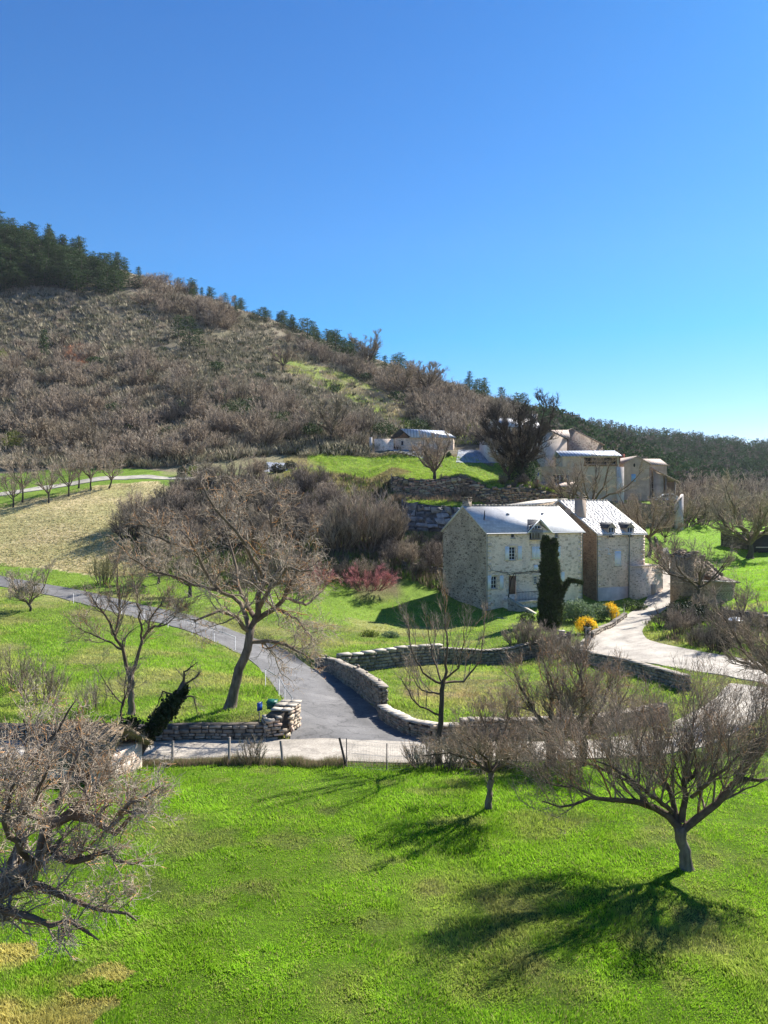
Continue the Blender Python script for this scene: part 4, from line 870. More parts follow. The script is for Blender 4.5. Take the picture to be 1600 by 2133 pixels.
q.add(np.vstack([rim, ctr]), np.array([[i, (i+1) % 16, 16] for i in range(16)])); q.add(np.vstack([rim+[.02, .02, 0], ctr+[.02, .02, 0]]), np.array([[(i+1) % 16, i, 16] for i in range(16)])); q.build('dish', MT['iron'], s)

# ================= second stone house
h = House('stone_house', 'narrower stone house with two small dormers and tall chimney beside the village road', 1243, 89, -10.6, 28)
L = h.fx(1343); D = 13; rd = 6.5; ev = h.fz(1243, 1113)+.02; rdg = ev+3.9
wn = [h.rect(1280.5, 1148, 1293.5, 1179)]
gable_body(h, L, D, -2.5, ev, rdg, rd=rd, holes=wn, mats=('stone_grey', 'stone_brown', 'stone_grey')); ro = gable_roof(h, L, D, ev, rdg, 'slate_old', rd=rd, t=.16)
slates(h, ro, L, rd, ev, rdg, 'slate_tint', 42, warm=.06, t=.16, dark=.8)
quoins(h, L, 1.6, ev-.3, wn, 'quoin')
k = (rdg-ev)/rd
shutter(h, wn[0], y=-.03)
window(h, wn[0])
q = MB(); q.box(.02, -.05, -2.5, h.fx(1322), -.004, h.fz(1280, 1223)); q.build('plinth', MT['render_white'], h.root)
for pa, pb in ((1264.5, 1280), (1303.5, 1319)):
    x0, x1 = h.fx(pa), h.fx(pb); z0, z1 = ev-.45, h.fz(pa, 1099); zt = h.fz(pa, 1091)+.1; xm = (x0+x1)/2; yb = (zt-ev)/k
    q = MB(); hole = (x0+.2, z0+.08, x1-.2, z1); wall_holes(q, x0, x1, z0, z1+.0, [hole], y=-.12); q.tri((x0, -.12, z1), (x1, -.12, z1), (xm, -.12, zt)); 
    q.quad((x0, -.12, z0), (x0, -.12, z1), (x0, (z1-ev)/k, z1), (x0, 0, z0)); q.quad((x1, -.12, z0), (x1, -.12, z1), (x1, (z1-ev)/k, z1), (x1, 0, z0))
    dor = q.build('dormer', MT['render_grey'], h.root)
    q = MB(); slab(q, (x0-.12, -.22, z1-.1), (xm, -.22, zt), (xm, yb, zt), (x0-.12, (z1-.1-ev)/k, z1-.1), .06); q.build('dormer_roof', MT['slate_dark_and_shade'], dor)  # darker slate paints the shade of this left dormer slope
    q = MB(); slab(q, (xm+.002, -.22, zt), (x1+.12, -.22, z1-.1), (x1+.12, (z1-.1-ev)/k, z1-.1), (xm+.002, yb, zt), .06); q.build('dormer_roof', MT['slate_old'], dor)
    q = MB(); q.box(hole[0], -.02, hole[1], hole[2], 0.0, hole[3]); wi = q.build('window', MT['glass'], h.root)
    q = MB(); q.box(hole[0], -.06, hole[1], hole[0]+.06, -.025, hole[3]); q.box(hole[2]-.06, -.06, hole[1], hole[2], -.025, hole[3]); q.box((hole[0]+hole[2])/2-.03, -.06, hole[1], (hole[0]+hole[2])/2+.03, -.025, hole[3]); q.build('frame', MT['frame'], wi)
pipe(h, [(.03, -.1, ev-.2), (.03, -.1, -2)]); xx = h.fx(1309.5); pipe(h, [(xx, -.15, ev-.3), (xx-.1, -.1, -2)], .06)
q = MB(); q.tubes(np.array([[-.2, -.3, ev-.12], [L+.2, -.3, ev-.12]]), np.array([.07, .07]), 6); q.build('gutter', MT['zinc'], h.root)
# chimney on the left verge
yc = 3.3; xc = h.fx(1209, yc); chimney(h, max(xc, .1), yc, ev+.5, ev+yc*k+2.1, 1.0, .9, 'render_grey')
q = MB(); x0 = h.fx(1325, -1.2); x1 = h.fx(1381, -1.2); zt = h.fz(1350, 1180, -1.2)
q.box(x0, -1.2, -3, x1, 5, zt); q.box(x0-.05, -1.28, zt+.002, x1+.06, 5.05, zt+.12); q.build('annex', MT['stone_grey'], h.root)
q = MB(); xx = h.fx(1361, -1.2); q.box(xx-.35, -1.24, h.fz(1361, 1240, -1.2), xx+.35, -1.205, h.fz(1361, 1217, -1.2)); q.build('panel', MT['render_grey'], h.root)
q = MB(); xx = h.fx(1262); zz = h.fz(1262, 1152); q.tubes(np.array([[xx, 0, zz+.5], [xx+.1, -.35, zz+.55], [xx, -.5, zz]]), np.array([.03, .03, .03]), 5); q.tubes(np.array([[xx, -.5, zz], [xx, -.5, zz-.14]]), np.array([.05, .28]), 8); q.build('wall_lamp', MT['frame'], h.root)
s = T('satellite_dish', 'pale round satellite dish in the gap between the two stone houses', 'dish', (0, 0, 0))
p = V3(1183, 1066, 91); s.location = tuple(p); q = MB(); an = np.arange(16)*math.pi/8; rim = np.stack([np.cos(an)*.42, np.sin(an)*.1, np.sin(an)*.46], 1); q.add(np.vstack([rim, [[0, .15, 0]]]), np.array([[i, (i+1) % 16, 16] for i in range(16)])); q.build('dish', MT['render_grey'], s)
q = MB(); q.tubes(np.array([[0, .15, 0], [0, .9, -.9]]), np.array([.03, .03]), 5); q.build('bracket', MT['iron'], s)
# low outbuilding behind the houses
hb = House('outbuilding', 'low dark outbuilding with a shallow stone roof behind the ridge of the large stone house', 1083, 98, -4, 28, 'outbuilding')
Lb = hb.fx(1178); z0 = hb.fz(1083, 1057); z1 = hb.fz(1160, 1041)
q = MB(); q.box8([(0, 0, -6), (Lb, 0, -6), (Lb, 5, -6), (0, 5, -6), (0, 0, z0), (Lb, 0, z1), (Lb, 5, z1), (0, 5, z0)]); q.build('wall', MT['stone_gable'], hb.root)
q = MB(); slab(q, (-.2, -.2, z0+.003), (Lb+.2, -.2, z1+.003), (Lb+.2, 5.2, z1+.003), (-.2, 5.2, z0+.003), .15); q.build('roof', MT['slate_old'], hb.root)

# ================= village buildings on the upper terrace
def vhouse(name, label, px, Y, zb, th, pxr, eave_py, rise, D, mats, roofm, rects=(), zl=-6, ridge=True, cat='house', rd=None, ovs=.15):
    h = House(name, label, px, Y, zb, th, cat); L = h.fx(pxr); ev = h.fz(px, eave_py); hs = [h.rect(*r) for r in rects]
    gable_body(h, L, D, zl, ev, ev+rise, rd=rd, holes=hs, mats=mats); gable_roof(h, L, D, ev, ev+rise, roofm, rd=rd, rough_ridge=ridge, ovs=ovs)
    for r in hs: window(h, r, cols=2, rows=2)
    return h, L, ev
h1, L1, e1 = vhouse('white_house', 'tall white rendered house with slate roof and slim white chimney behind the dark tree', 1041, 152, 12.5, 14, 1128, 889, 2.1, 7, ('render_white', 'render_white', 'render_white'), 'slate', [(1080, 900, 1088, 912)])
chimney(h1, L1-.3, 2.5, e1, e1+2.9, .8, .7, 'render_white')
q = MB(); xa = h1.fx(1018, .5); q.prism([(0-.01, .5, -4), (0-.01, .5, h1.fz(1040, 896)), (xa, .5, h1.fz(1018, 915)), (xa, .5, -4)], (0, 5, 0)); q.build('lean_to', MT['render_white'], h1.root)
q = MB(); slab(q, (xa-.2, .3, h1.fz(1018, 915)-.02), (-.01, .3, h1.fz(1040, 896)+.06), (-.01, 5.6, h1.fz(1040, 896)+.06), (xa-.2, 5.6, h1.fz(1018, 915)-.02), .12); q.build('roof', MT['slate_dark_and_shade'], h1.root)
# white gable house and tiled wing
h = House('gable_house', 'white gabled village house with a brown clay tile wing behind the dark tree', 1128, 150, 8, 6, 'house'); L = h.fx(1181)
P = [(0, 0, -6), (L, 0, -6), (L, 0, h.fz(1180, 916)), (h.fx(1142), 0, h.fz(1142, 896)), (0, 0, h.fz(1128, 900))]
q = MB(); q.prism(P, (0, 8, 0)); q.build('wall', MT['render_cream'], h.root)
q = MB(); a1 = (h.fx(1142), h.fz(1142, 896)); a2 = (L, h.fz(1180, 916)); slab(q, (a1[0], -.3, a1[1]+.01), (a2[0]+.3, -.3, a2[1]-.1), (a2[0]+.3, 8, a2[1]-.1), (a1[0], 8, a1[1]+.01), .14); q.build('roof', MT['slate_dark_and_shade'], h.root)
q = MB(); slab(q, (-.3, -.3, h.fz(1128, 900)-.05), (a1[0]-.003, -.3, a1[1]+.01), (a1[0]-.003, 8, a1[1]+.01), (-.3, 8, h.fz(1128, 900)-.05), .14); q.build('roof', MT['slate_dark_and_shade'], h.root)
q = MB(); zz = h.fz(1160, 911, 4); slab(q, (h.fx(1150, 2), 2, h.fz(1150, 912, 2)), (h.fx(1188, 2), 2, h.fz(1188, 912, 2)), (h.fx(1184, 6), 6, h.fz(1184, 897, 6)), (h.fx(1142, 6), 6, h.fz(1142, 897, 6)), .15); q.build('roof', MT['roof_tile'], h.root)
# pink stone gable
h = House('stone_barn', 'pinkish stone barn gable with sloping roof edge behind the long metal roof', 1180, 158, 8, 4, 'barn'); L = h.fx(1256)
pk = [(0, 0, -5), (L, 0, -5), (L, 0, h.fz(1256, 927)), (h.fx(1191), 0, h.fz(1191, 894)), (0, 0, h.fz(1180, 900))]
q = MB(); q.prism(pk, (0, 7, 0)); q.build('wall', MT['stone_pink'], h.root)
q = MB(); slab(q, (pk[3][0], -.25, pk[3][2]+.02), (L+.3, -.25, pk[2][2]-.08), (L+.3, 7.2, pk[2][2]-.08), (pk[3][0], 7.2, pk[3][2]+.02), .16); slab(q, (-.3, -.25, pk[4][2]-.1), (pk[3][0]-.003, -.25, pk[3][2]+.02), (pk[3][0]-.003, 7.2, pk[3][2]+.02), (-.3, 7.2, pk[4][2]-.1), .16); q.build('roof', MT['roof_tile'], h.root)
# long metal roofed building with wooden gallery
h = House('long_building', 'long village building with a grey metal roof and a wooden gallery under the eave', 1172, 140, 2, -3, 'house'); L = h.fx(1290)
z1 = h.fz(1172, 951); z2 = z1+1.3
gy0, gy1 = h.fz(1250, 966), h.fz(1250, 953); gx0 = h.fx(1218); gx1 = h.fx(1284)
q = MB(); win = h.rect(1152-0+25, 988, 1178+8, 1008); wall_holes(q, 0, L, -6, z1, [(gx0, gy0, gx1, gy1), win], dep=1.2)
q.quad((L, 0, -6), (L, 8, -6), (L, 8, z1), (L, 0, z1)); q.quad((0, 0, -6), (0, 8, -6), (0, 8, z1), (0, 0, z1)); q.quad((0, 8, -6), (L, 8, -6), (L, 8, z1+1), (0, 8, z1+1)); q.build('wall', MT['render_cream'], h.root)
q = MB(); slab(q, (-.4, -.5, z1-.05), (L+.4, -.5, z1-.05), (L+.4, 5, z2), (-.4, 5, z2), .14); slab(q, (-.4, 5.003, z2), (L+.4, 5.003, z2), (L+.4, 8.5, z1), (-.4, 8.5, z1), .14); q.build('roof', MT['roof_metal'], h.root)
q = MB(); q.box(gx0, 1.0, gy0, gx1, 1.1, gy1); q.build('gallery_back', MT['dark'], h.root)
q = MB(); q.box(gx0-.2, -.12, gy0-.45, gx1+.2, -.005, gy0-.05); q.box(gx0, -.1, gy0+.35, gx1, -.03, gy0+.5)
for i in range(6): xx = gx0+(gx1-gx0)*i/5; q.box(xx-.08, -.14, gy0-.04, xx+.08, -.006+.1, gy1)
q.box(L+.01, -.3, z1-1.3, L+.12, 5, z1-.1); q.build('gallery', MT['wood'], h.root)
window(h, win, cols=3, rows=1)
q = MB(); q.box(h.fx(1284), -.35, -6, h.fx(1299), -.02, gy0-.6); q.build('sunlit_end_strip', MT['render_white'], h.root)  # white strip paints the sunlight on the building's right end
# lower white wall in front, left
h = House('low_house', 'low village house with a wide window and dark flat roof edge beside the flag', 1128, 132, 3.5, 2, 'house'); L = h.fx(1180); zt = h.fz(1150, 972); win = h.rect(1152, 988, 1174, 1006)
q = MB(); wall_holes(q, 0, L, -6, zt, [win]); q.quad((L, 0, -6), (L, 5, -6), (L, 5, zt), (L, 0, zt)); q.quad((0, 0, -6), (0, 5, -6), (0, 5, zt), (0, 0, zt)); q.quad((0, 0, zt), (L, 0, zt), (L, 5, zt), (0, 5, zt)); q.build('wall', MT['render_grey'], h.root); window(h, win, cols=3, rows=1)
q = MB(); zz = h.fz(1150, 1009, -2.5); slab(q, (-1, -3, zz-.5), (L+1.5, -3, zz-.5), (L+1.5, -.01, zz+.4), (-1, -.01, zz+.4), .12); q.build('roof', MT['roof_tile'], h.root)
# grey gable house with blue window
h = House('gable_house', 'grey rendered gable house with one pale blue shuttered window and an oval attic opening', 1299, 143, 2.3, 8, 'house'); L = h.fx(1353)
zl_, zr_, za = h.fz(1299, 966), h.fz(1353, 967), h.fz(1325, 951)
q = MB(); win = h.rect(1315, 987.5, 1324, 1003); vent = h.rect(1319.5, 965, 1323.5, 973); zf = min(zl_, zr_); wall_holes(q, 0, L, -5, zf, [win]); 
q.tri((0, 0, zf), (L, 0, zf), (L/2, 0, za)); q.quad((L, 0, -5), (L, 8, -5), (L, 8, zf), (L, 0, zf)); q.quad((0, 0, -5), (0, 8, -5), (0, 8, zf), (0, 0, zf)); q.build('wall', MT['render_grey'], h.root)
shutter(h, win, y=-.02, mat='blue_paint')
q = MB(); q.sphere(((vent[0]+vent[2])/2, 0, (vent[1]+vent[3])/2), .28, 10, 6, (.7, .2, 1.3)); q.build('attic_opening', MT['dark'], h.root)
q = MB(); slab(q, (-.25, -.2, zf-.12), (L/2, -.2, za+.02), (L/2, 8.2, za+.02), (-.25, 8.2, zf-.12), .14); slab(q, (L/2+.003, -.2, za+.02), (L+.25, -.2, zf-.12), (L+.25, 8.2, zf-.12), (L/2+.003, 8.2, za+.02), .14); q.build('roof', MT['roof_tile'], h.root)
# lean-to barn
h = House('open_barn', 'open fronted lean-to barn with long sloping roof and dark interior above the white car', 1354, 147, 2.0, 10, 'barn'); L = h.fx(1408)
za, zb_ = h.fz(1354, 974), h.fz(1408, 1003)
q = MB(); q.quad((0, 5, -5), (L, 5, -5), (L, 5, zb_), (0, 5, za)); q.quad((L, .5, -5), (L, 5, -5), (L, 5, zb_), (L, .5, zb_)); xm = h.fx(1384); zm = za+(zb_-za)*xm/L
q.prism([(.9, .2, -5), (xm, .2, -5), (xm, .2, zm), (.9, .2, za)], (0, .3, 0)); q.build('wall', MT['render_grey'], h.root)
q = MB(); slab(q, (-.1, -.4, za), (L+.4, -.4, zb_-.15), (L+.4, 5.4, zb_-.15), (-.1, 5.4, za), .16); q.build('roof', MT['roof_tile'], h.root)
q = MB()
for xx in (.15, .75, xm+.3, L-.2): zt = za+(zb_-za)*xx/L; q.box(xx-.09, -.1, -2, xx+.09, .1, zt)
for zz in (1.2, 2.4, 3.4): q.box(.15, -.05, zz, .75, .05, zz+.12)
q.box(xm, -.03, .9, L, .06, 1.1); q.build('post_frame', MT['wood_grey'], h.root)
q = MB(); q.box(xm+.05, 4.7, -2, L-.05, 4.8, zb_); q.build('barn_shade_panel', MT['dark'], h.root)  # near-black sheet before the rear wall imitates the barn's interior shade
# tiled house behind
h = House('tiled_house', 'small house with a pale clay tile roof showing behind the open barn', 1340, 154, 5, 8, 'house'); L = h.fx(1389); ev = h.fz(1340, 968)
gable_body(h, L, 6, -5, ev, ev+1.3, mats=('render_grey', 'render_grey', 'render_grey'), rd=3); gable_roof(h, L, 6, ev, ev+1.3, 'roof_tile', rd=3, rough_ridge=False)
h = House('tiled_house', 'small tiled roof with a red brick chimney, just right of the long metal roof', 1292, 152, 5, 8, 'house'); L = h.fx(1312); ev = h.fz(1292, 966)
gable_body(h, L, 6, -5, ev, ev+1.3, mats=('render_cream', 'render_cream', 'render_cream'), rd=3); gable_roof(h, L, 6, ev, ev+1.3, 'roof_tile', rd=3, rough_ridge=False)
MT['brick'] = simple('red brick', (0.32, 0.08, 0.05), (0.25, 0.06, 0.04), 3, .9); q = MB(); q.box(L-.8, 2, ev, L-.1, 2.6, ev+2.1); q.build('chimney', MT['brick'], h.root)
# chalet on the hillside
h = House('chalet', 'long low chalet with a bright metal roof and timber gable, above the terraced lawn', 822, 158, 12.6, -8, 'chalet'); h2 = h
gl = [(0, 0, -2), (h.fx(853), 0, -2), (h.fx(853), 0, h.fz(853, 911)), (h.fx(835), 0, h.fz(835, 894)), (0, 0, h.fz(822, 909))]
bx = gl[1][0]; q = MB(); wz = h.fz(837, 913); win = h.rect(835, 918, 841, 928); wall_holes(q, 0, bx, -2, wz, [win]); Lf = h.fx(944, 1.5)
q.quad((bx, 0, -2), (Lf, 1.5, -2), (Lf, 1.5, h.fz(944, 913, 1.5)), (bx, 0, h.fz(853, 910))); q.quad((0, 0, -2), (0, 6, -2), (0, 6, wz), (0, 0, wz)); q.quad((Lf, 1.5, -2), (Lf, 7, -2), (Lf, 7, wz), (Lf, 1.5, wz)); q.build('wall', MT['stone_grey'], h.root)
window(h, win, cols=1, rows=1)
q = MB(); q.tri((0, .15, wz), (bx, .15, wz), (gl[3][0], .15, gl[3][2]-.1)); q.box(0, -.05, wz, bx, .1, wz+.15)
for t_ in (.25, .5, .75): q.box(bx*t_-.05, -.0, wz+.15, bx*t_+.05, .1, wz+.9*(1-abs(t_-.45)*1.6))
q.build('timber_gable', MT['wood'], h.root)
q = MB(); A_ = np.array([gl[3][0], -.6, gl[3][2]]); B_ = np.array([bx+.5, -.6, gl[2][2]-.15]); C_ = np.array([h.fx(951, 1), 1, h.fz(951, 912, 1)]); D_ = np.array([h.fx(925, 4), 4, h.fz(925, 898, 4)])
slab(q, A_, B_, C_, D_, .1); q.build('roof', MT['roof_metal'], h.root)
q = MB(); E_ = np.array([-.9, -.6, gl[4][2]-.5]); E2 = np.array([h.fx(922, 7), 7.5, gl[4][2]-.5]); slab(q, E_, A_-[.003, 0, 0], D_-[.003, 0, 0], E2, .1); q.build('roof', MT['slate_dark_and_shade'], h.root)
h = House('ruined_wall', 'stone yard wall with a white gatepost, left of the chalet', 770, 156, 12, 2, 'wall')
q = MB(); q.box(.9, 0, -2, h.fx(820), .5, h.fz(800, 914)); q.build('wall_body', MT['stone_front'], h.root); q = MB(); q.box(0, -.1, -2, .55, .5, h.fz(775, 911)); q.build('gatepost', MT['render_white'], h.root)
# ruin with round apse by the road
h = House('stone_ruin', 'roofless brown stone ruin with a round end wall beside the village road', 1434, 80, -9.6, 6, 'ruin'); L = h.fx(1500)
zt = h.fz(1440, 1151); z2 = h.fz(1500, 1164); z3 = h.fz(1540, 1208)
q = MB(); q.box8([(0, 0, -1.5), (.9, 0, -1.5), (.9, 4, -1.5), (0, 4, -1.5), (0, 0, zt-.8), (.9, 0, zt-.3), (.9, 4, zt), (0, 4, zt-.4)]); q.build('wall', MT['stone_brown'], h.root)
q = MB(); q.box8([(.9, .8, -1.5), (L, .8, -1.5), (L, 4, -1.5), (.9, 4, -1.5), (.9, .8, zt-1.9), (L, .8, z2-2.3), (L, 4, z2-.3), (.9, 4, zt-.4)]); q.build('wall', MT['stone_gable'], h.root)
q = MB(); slab(q, (.8, .4, zt-2.1), (L+.1, .4, z2-2.6), (L+.1, 4.2, z2-.2), (.8, 4.2, zt-.2), .14); slab(q, (L+.103, .4, z2-2.6), (h.fx(1548), .5, z3-.4), (h.fx(1545), 4, z3), (L+.103, 4.2, z2-.2), .14); q.build('roof', MT['roof_brown'], h.root)
q = MB(); an = np.linspace(-math.pi*.98, math.pi*.15, 22); c0 = np.array([h.fx(1498, -1.2), .9]); rr = h.fx(1546, -.5)-h.fx(1498, -.5); zc = h.fz(1500, 1219, -1.5)
rg = np.random.default_rng(8); tops = zc+np.linspace(.5, 0, 22)+rg.normal(size=22)*.05
for r_ in (rr, rr-.45):
    V = []; 
    for i, a in enumerate(an): V += [[c0[0]+math.cos(a)*r_, c0[1]+math.sin(a)*r_, -1.5], [c0[0]+math.cos(a)*r_, c0[1]+math.sin(a)*r_, tops[i]]]
    i = np.arange(21)*2; q.add(V, np.stack([i, i+2, i+3, i+1], 1))
q.build('round_wall', MT['stone_brown'], h.root)
q = MB()
for i in range(21):
    a, b_ = an[i]+.01, an[i+1]-.01; z = (tops[i]+tops[i+1])/2; ri, ro_ = rr-.55, rr+.1
    q.box8([(c0[0]+math.cos(x)*r_, c0[1]+math.sin(x)*r_, zz) for zz in (z-.0, z+.09) for (x, r_) in ((a, ri), (a, ro_), (b_, ro_), (b_, ri))][:8], np.ones(3)*rg.uniform(.8, 1.1))
q.build('coping', MT['capstone'], h.root, uv=False)
q = MB(); rg = np.random.default_rng(19)
def rub(x, y, z, s): 
    p = np.array([(sx, sy, sz) for sz in (-1, 1) for sx, sy in ((-1, -1), (1, -1), (1, 1), (-1, 1))])*np.array([s, s*.8, s*.4])+rg.normal(size=(8, 3))*s*.16; q.box8(p+[x, y, z], np.ones(3)*rg.uniform(.45, 1.1)*np.array([1, .88, .75]))
for i in range(70): f = rg.random(); x = f*.95; rub(x, rg.uniform(0, 4), zt-.7+.5*f+rg.uniform(-.1, .3)+.08*0, rg.uniform(.14, .26))
for i in range(150): f = rg.random(); x = .9+f*(L-.9); y = rg.uniform(.4, 4); g_ = (y-.4)/3.8; rub(x, y, (zt-2.1)*(1-f)*(1-g_)+(z2-2.6)*f*(1-g_)+(zt-.2)*(1-f)*g_+(z2-.2)*f*g_+.2, rg.uniform(.12, .28))
for i in range(70): f = rg.random(); x0_ = L+f*(h.fx(1546)-L); rub(x0_, 4+rg.normal()*.1, z2*(1-f)+z3*f+rg.uniform(-.1, .2), rg.uniform(.12, .24))
q.build('rubble', MT['wallstone'], h.root, uv=False)
# thatched stone hut in the meadow corner
RT = simple('dry thatch and moss', (0.34, 0.26, 0.17), (0.19, 0.14, 0.09), 5, 1, .9, .05, sc3=(1, 1, 3))
MT['thatch'] = RT
h = House('stone_hut', 'small stone hut with a ragged brown roof behind the near left apple tree', 92, 25.2, -8.95, -14, 'hut'); L = h.fx(218)
q = MB(); q.box(0, 0, -.4, L, 2.2, .95); q.build('wall', MT['stone_front'], h.root)
q = MB(); slab(q, (-.25, -.3, .75), (L+.25, -.3, .75), (L+.1, 1.0, 1.75), (-.1, 1.0, 1.75), .12); slab(q, (-.1, 1.003, 1.75), (L+.1, 1.003, 1.75), (L+.25, 2.5, .75), (-.25, 2.5, .75), .12); ro = q.build('roof', MT['thatch'], h.root)
rg = np.random.default_rng(12); q = MB(); n = 1800; yy = rg.uniform(-.35, 2.5, n); zz = np.where(yy < 1, .85+(yy+.3)/1.3, 1.85-(yy-1)/1.5); leaves(q, np.stack([rg.uniform(-.3, L+.3, n), yy, zz], 1), .3, rg, .12, outward=np.array([0, -.3, .1])); q.build('straw', MT['thatch'], ro, uv=False)
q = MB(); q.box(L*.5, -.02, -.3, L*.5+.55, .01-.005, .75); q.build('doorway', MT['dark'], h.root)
# dark shed at the far right
h = House('shed', 'dark blue shed with a pale flat roof at the right edge beyond the green field', 1572, 125, -5.6, 4, 'shed'); L = h.fx(1640)
q = MB(); q.box(0, 0, -2, L, 4, h.fz(1590, 1112)); q.build('wall', MT['slate_dark_and_shade'], h.root); q = MB(); q.box(-.4, -.6, h.fz(1590, 1112)+.003, L, 4.3, h.fz(1590, 1112)+.25); q.build('roof', MT['render_grey'], h.root)
q = MB(); q.box(0.2, -.1, h.fz(1590, 1141), L, -.02, h.fz(1590, 1139)); q.build('bench_slab', MT['render_white'], h.root)
# ================= walls traced on the ground
def Yp(px, py): return float(g1(px, py)[1])
def gl(px, py): return tuple(g1(px, py)[:2])
stone_wall('stone_wall', 'low dark stone retaining wall along the concrete road under the left field', [gp(-900, 30.42), gp(-300, 30.42), gp(200, 30.42), gp(556, 30.42)], .62, .5, sw=.32, sh=.13, seed=2, back=False)
stone_wall('stone_wall', 'wide pale wall end with thick capstones below the green mailbox', [gp(548, 30.5), gp(585, 30.7), gp(606, 31.9)], [.72, .86, 1.0], .8, sw=.3, sh=.14, cap='rough', seed=4, warm=.2, colr=(.9, 1.5))
wl = [g1(662, 1392), g1(705, 1412), g1(755, 1447), g1(799, 1488)]
stone_wall('stone_wall', 'tall rough stone wall sloping down the right edge of the asphalt lane', [tuple(p[:2]) for p in wl], [.7, 1.0, 1.2, 1.25], .36, sw=.3, sh=.11, cap='grey', seed=5, rag=.09, warm=.15, colr=(.6, 1.2))
wl = [g1(796, 1493), g1(822, 1513), g1(860, 1533), g1(905, 1541), g1(960, 1543)]
stone_wall('stone_wall', 'low curved wall with a pale flat top at the corner of lane and road', [tuple(p[:2]) for p in wl], [.5, .6, .6, .6, .6], .42, sw=.26, sh=.1, cap='rough', seed=6, warm=.25, colr=(.7, 1.25))
stone_wall('stone_wall', 'long low stone wall behind the bare trees along the concrete road', [gp(960, 30.9), gp(1100, 31.1), gp(1250, 31.6), gp(1380, 33.8)], .75, .45, sw=.34, sh=.14, cap='grey', seed=7)
stone_wall('garden_wall', 'mossy garden retaining wall topped by smooth grey slabs above the small garden', [gp(705, 51.6), gp(800, 53.7), gp(917, 56.2)], [1.1, 1.25, 1.3], .5, sw=.45, sh=.2, cap='slab', seed=8, back=False, colr=(.6, 1.2))
stone_wall('garden_wall', 'rough garden retaining wall without slabs running towards the cypress', [gp(917, 56.2), gp(1080, 58.4), gp(1185, 60.4)], 1.15, .5, sw=.36, sh=.16, seed=9, back=False, rag=.1, colr=(.5, 1.1), cap='grey')
stone_wall('garden_wall', 'low stone wall between the small garden and the village road', [gl(1190, 1371), gl(1260, 1391), gl(1340, 1412), gl(1430, 1440)], .8, .45, sw=.36, sh=.16, seed=10, cap='grey', colr=(.6, 1.1))
stone_wall('boulder_wall', 'retaining wall of big blue grey boulders left of the large stone house', [gp(838, 104.2), gp(905, 104.3), gp(985, 104.3)], [3.7, 3.6, 3.3], 1.2, mat='boulder', sw=1.25, sh=.68, seed=11, back=False, rag=.15, colr=(.5, 1.35), irr=.1)
stone_wall('terrace_wall', 'rough brown terrace wall holding up the lawn above the boulder wall', [gp(815, 112.9), gp(900, 112.8), gp(1000, 112.8), gp(1170, 116.6)], [2.6, 2.7, 2.6, 2.3], .9, sw=.62, sh=.32, seed=12, back=False, rag=.45, colr=(.45, 1.35), warm=.5, irr=.11)
stone_wall('terrace_wall', 'high village terrace wall below the white parked car', [gp(1190, 135.6), gp(1300, 138.6), gp(1412, 139.6)], [3.9, 4.0, 4.05], .8, sw=.6, sh=.3, seed=13, back=False, rag=.1, colr=(.8, 1.3), warm=.1)
stone_wall('stone_wall', 'old stone wall crossing the bank left of the large house gable', [tuple(g1(838, 1182)[:2]), tuple(g1(930, 1196)[:2])], .8, .5, sw=.45, sh=.2, seed=14, back=False, rag=.12)
stone_wall('stone_wall', 'dark mossy bank wall at the right edge beside the green field', [tuple(g1(1508, 1292)[:2]), tuple(g1(1560, 1305)[:2]), tuple(g1(1640, 1320)[:2])], [.9, 1.2, 1.0], .8, sw=.5, sh=.25, seed=15, rag=.12, colr=(.4, .9))
stone_wall('stone_wall', 'dark stone wall at the top of the green field beside the shed', [gp(1502, 128), gp(1570, 127)], 2.3, .6, sw=.6, sh=.3, seed=16, back=False, colr=(.5, .9))
stone_wall('stone_wall', 'thin dark field wall bordering the village road above the annex', [gp(1365, 124), gp(1402, 106), gp(1428, 97)], .5, .35, sw=.5, sh=.2, seed=17, colr=(.4, .8))
# wall end by the parked car, its sunlight put into the white colour
q = MB(); a = gr(1409, 137.0); b_ = gr(1424, 137.0); w_ = b_[0]-a[0]; root = T('sunlit_wall_end', 'tall white rendered wall end with sloping top, right of the parked car', 'wall', a)
q.prism([(0, 0, -2.5), (w_, 0, -2.5), (w_, 0, V3(1424, 1029, 137)[2]-a[2]), (0, 0, V3(1409, 1052, 137)[2]-a[2])], (0, 1.2, 0)); q.build('wall_body', MT['render_white'], root)
# grey sheeting on the banks under the chalet
SH = simple('grey blue weed sheeting', (0.30, 0.32, 0.36), (0.15, 0.17, 0.20), 1.2, .8, .7, .08, sc3=(2.5, .4, .4))
def drape(name, label, poly_px, mat, cat, lift=.12, res=14):
    a, b_, c_, d_ = [np.array(p, float) for p in poly_px]; V = []; 
    for i in range(res+1):
        for j in range(res+1):
            s, t = i/res, j/res; p = (a*(1-s)+b_*s)*(1-t)+(d_*(1-s)+c_*s)*t; gp_ = g1(*p); V.append(gp_+[0, 0, lift+rng.normal()*.05])
    V = np.array(V); o0 = V[0].copy(); o0[2] -= lift; idx = np.arange((res+1)**2).reshape(res+1, -1); f = np.stack([idx[:-1, :-1], idx[1:, :-1], idx[1:, 1:], idx[:-1, 1:]], -1).reshape(-1, 4)
    q = MB(); q.add(V-o0, f); o = q.build(name, mat); o.location = tuple(o0); tag(o, label, cat); return o
drape('weed_sheeting', 'grey blue sheeting pinned over the bank between lawn tree and dark tree', [(950, 964), (1030, 966), (1040, 939), (955, 938)], SH, 'sheeting')
drape('weed_sheeting', 'narrow grey sheeting strip under the chalet, left of the lawn tree', [(850, 948), (885, 958), (880, 939), (800, 937)], SH, 'sheeting')
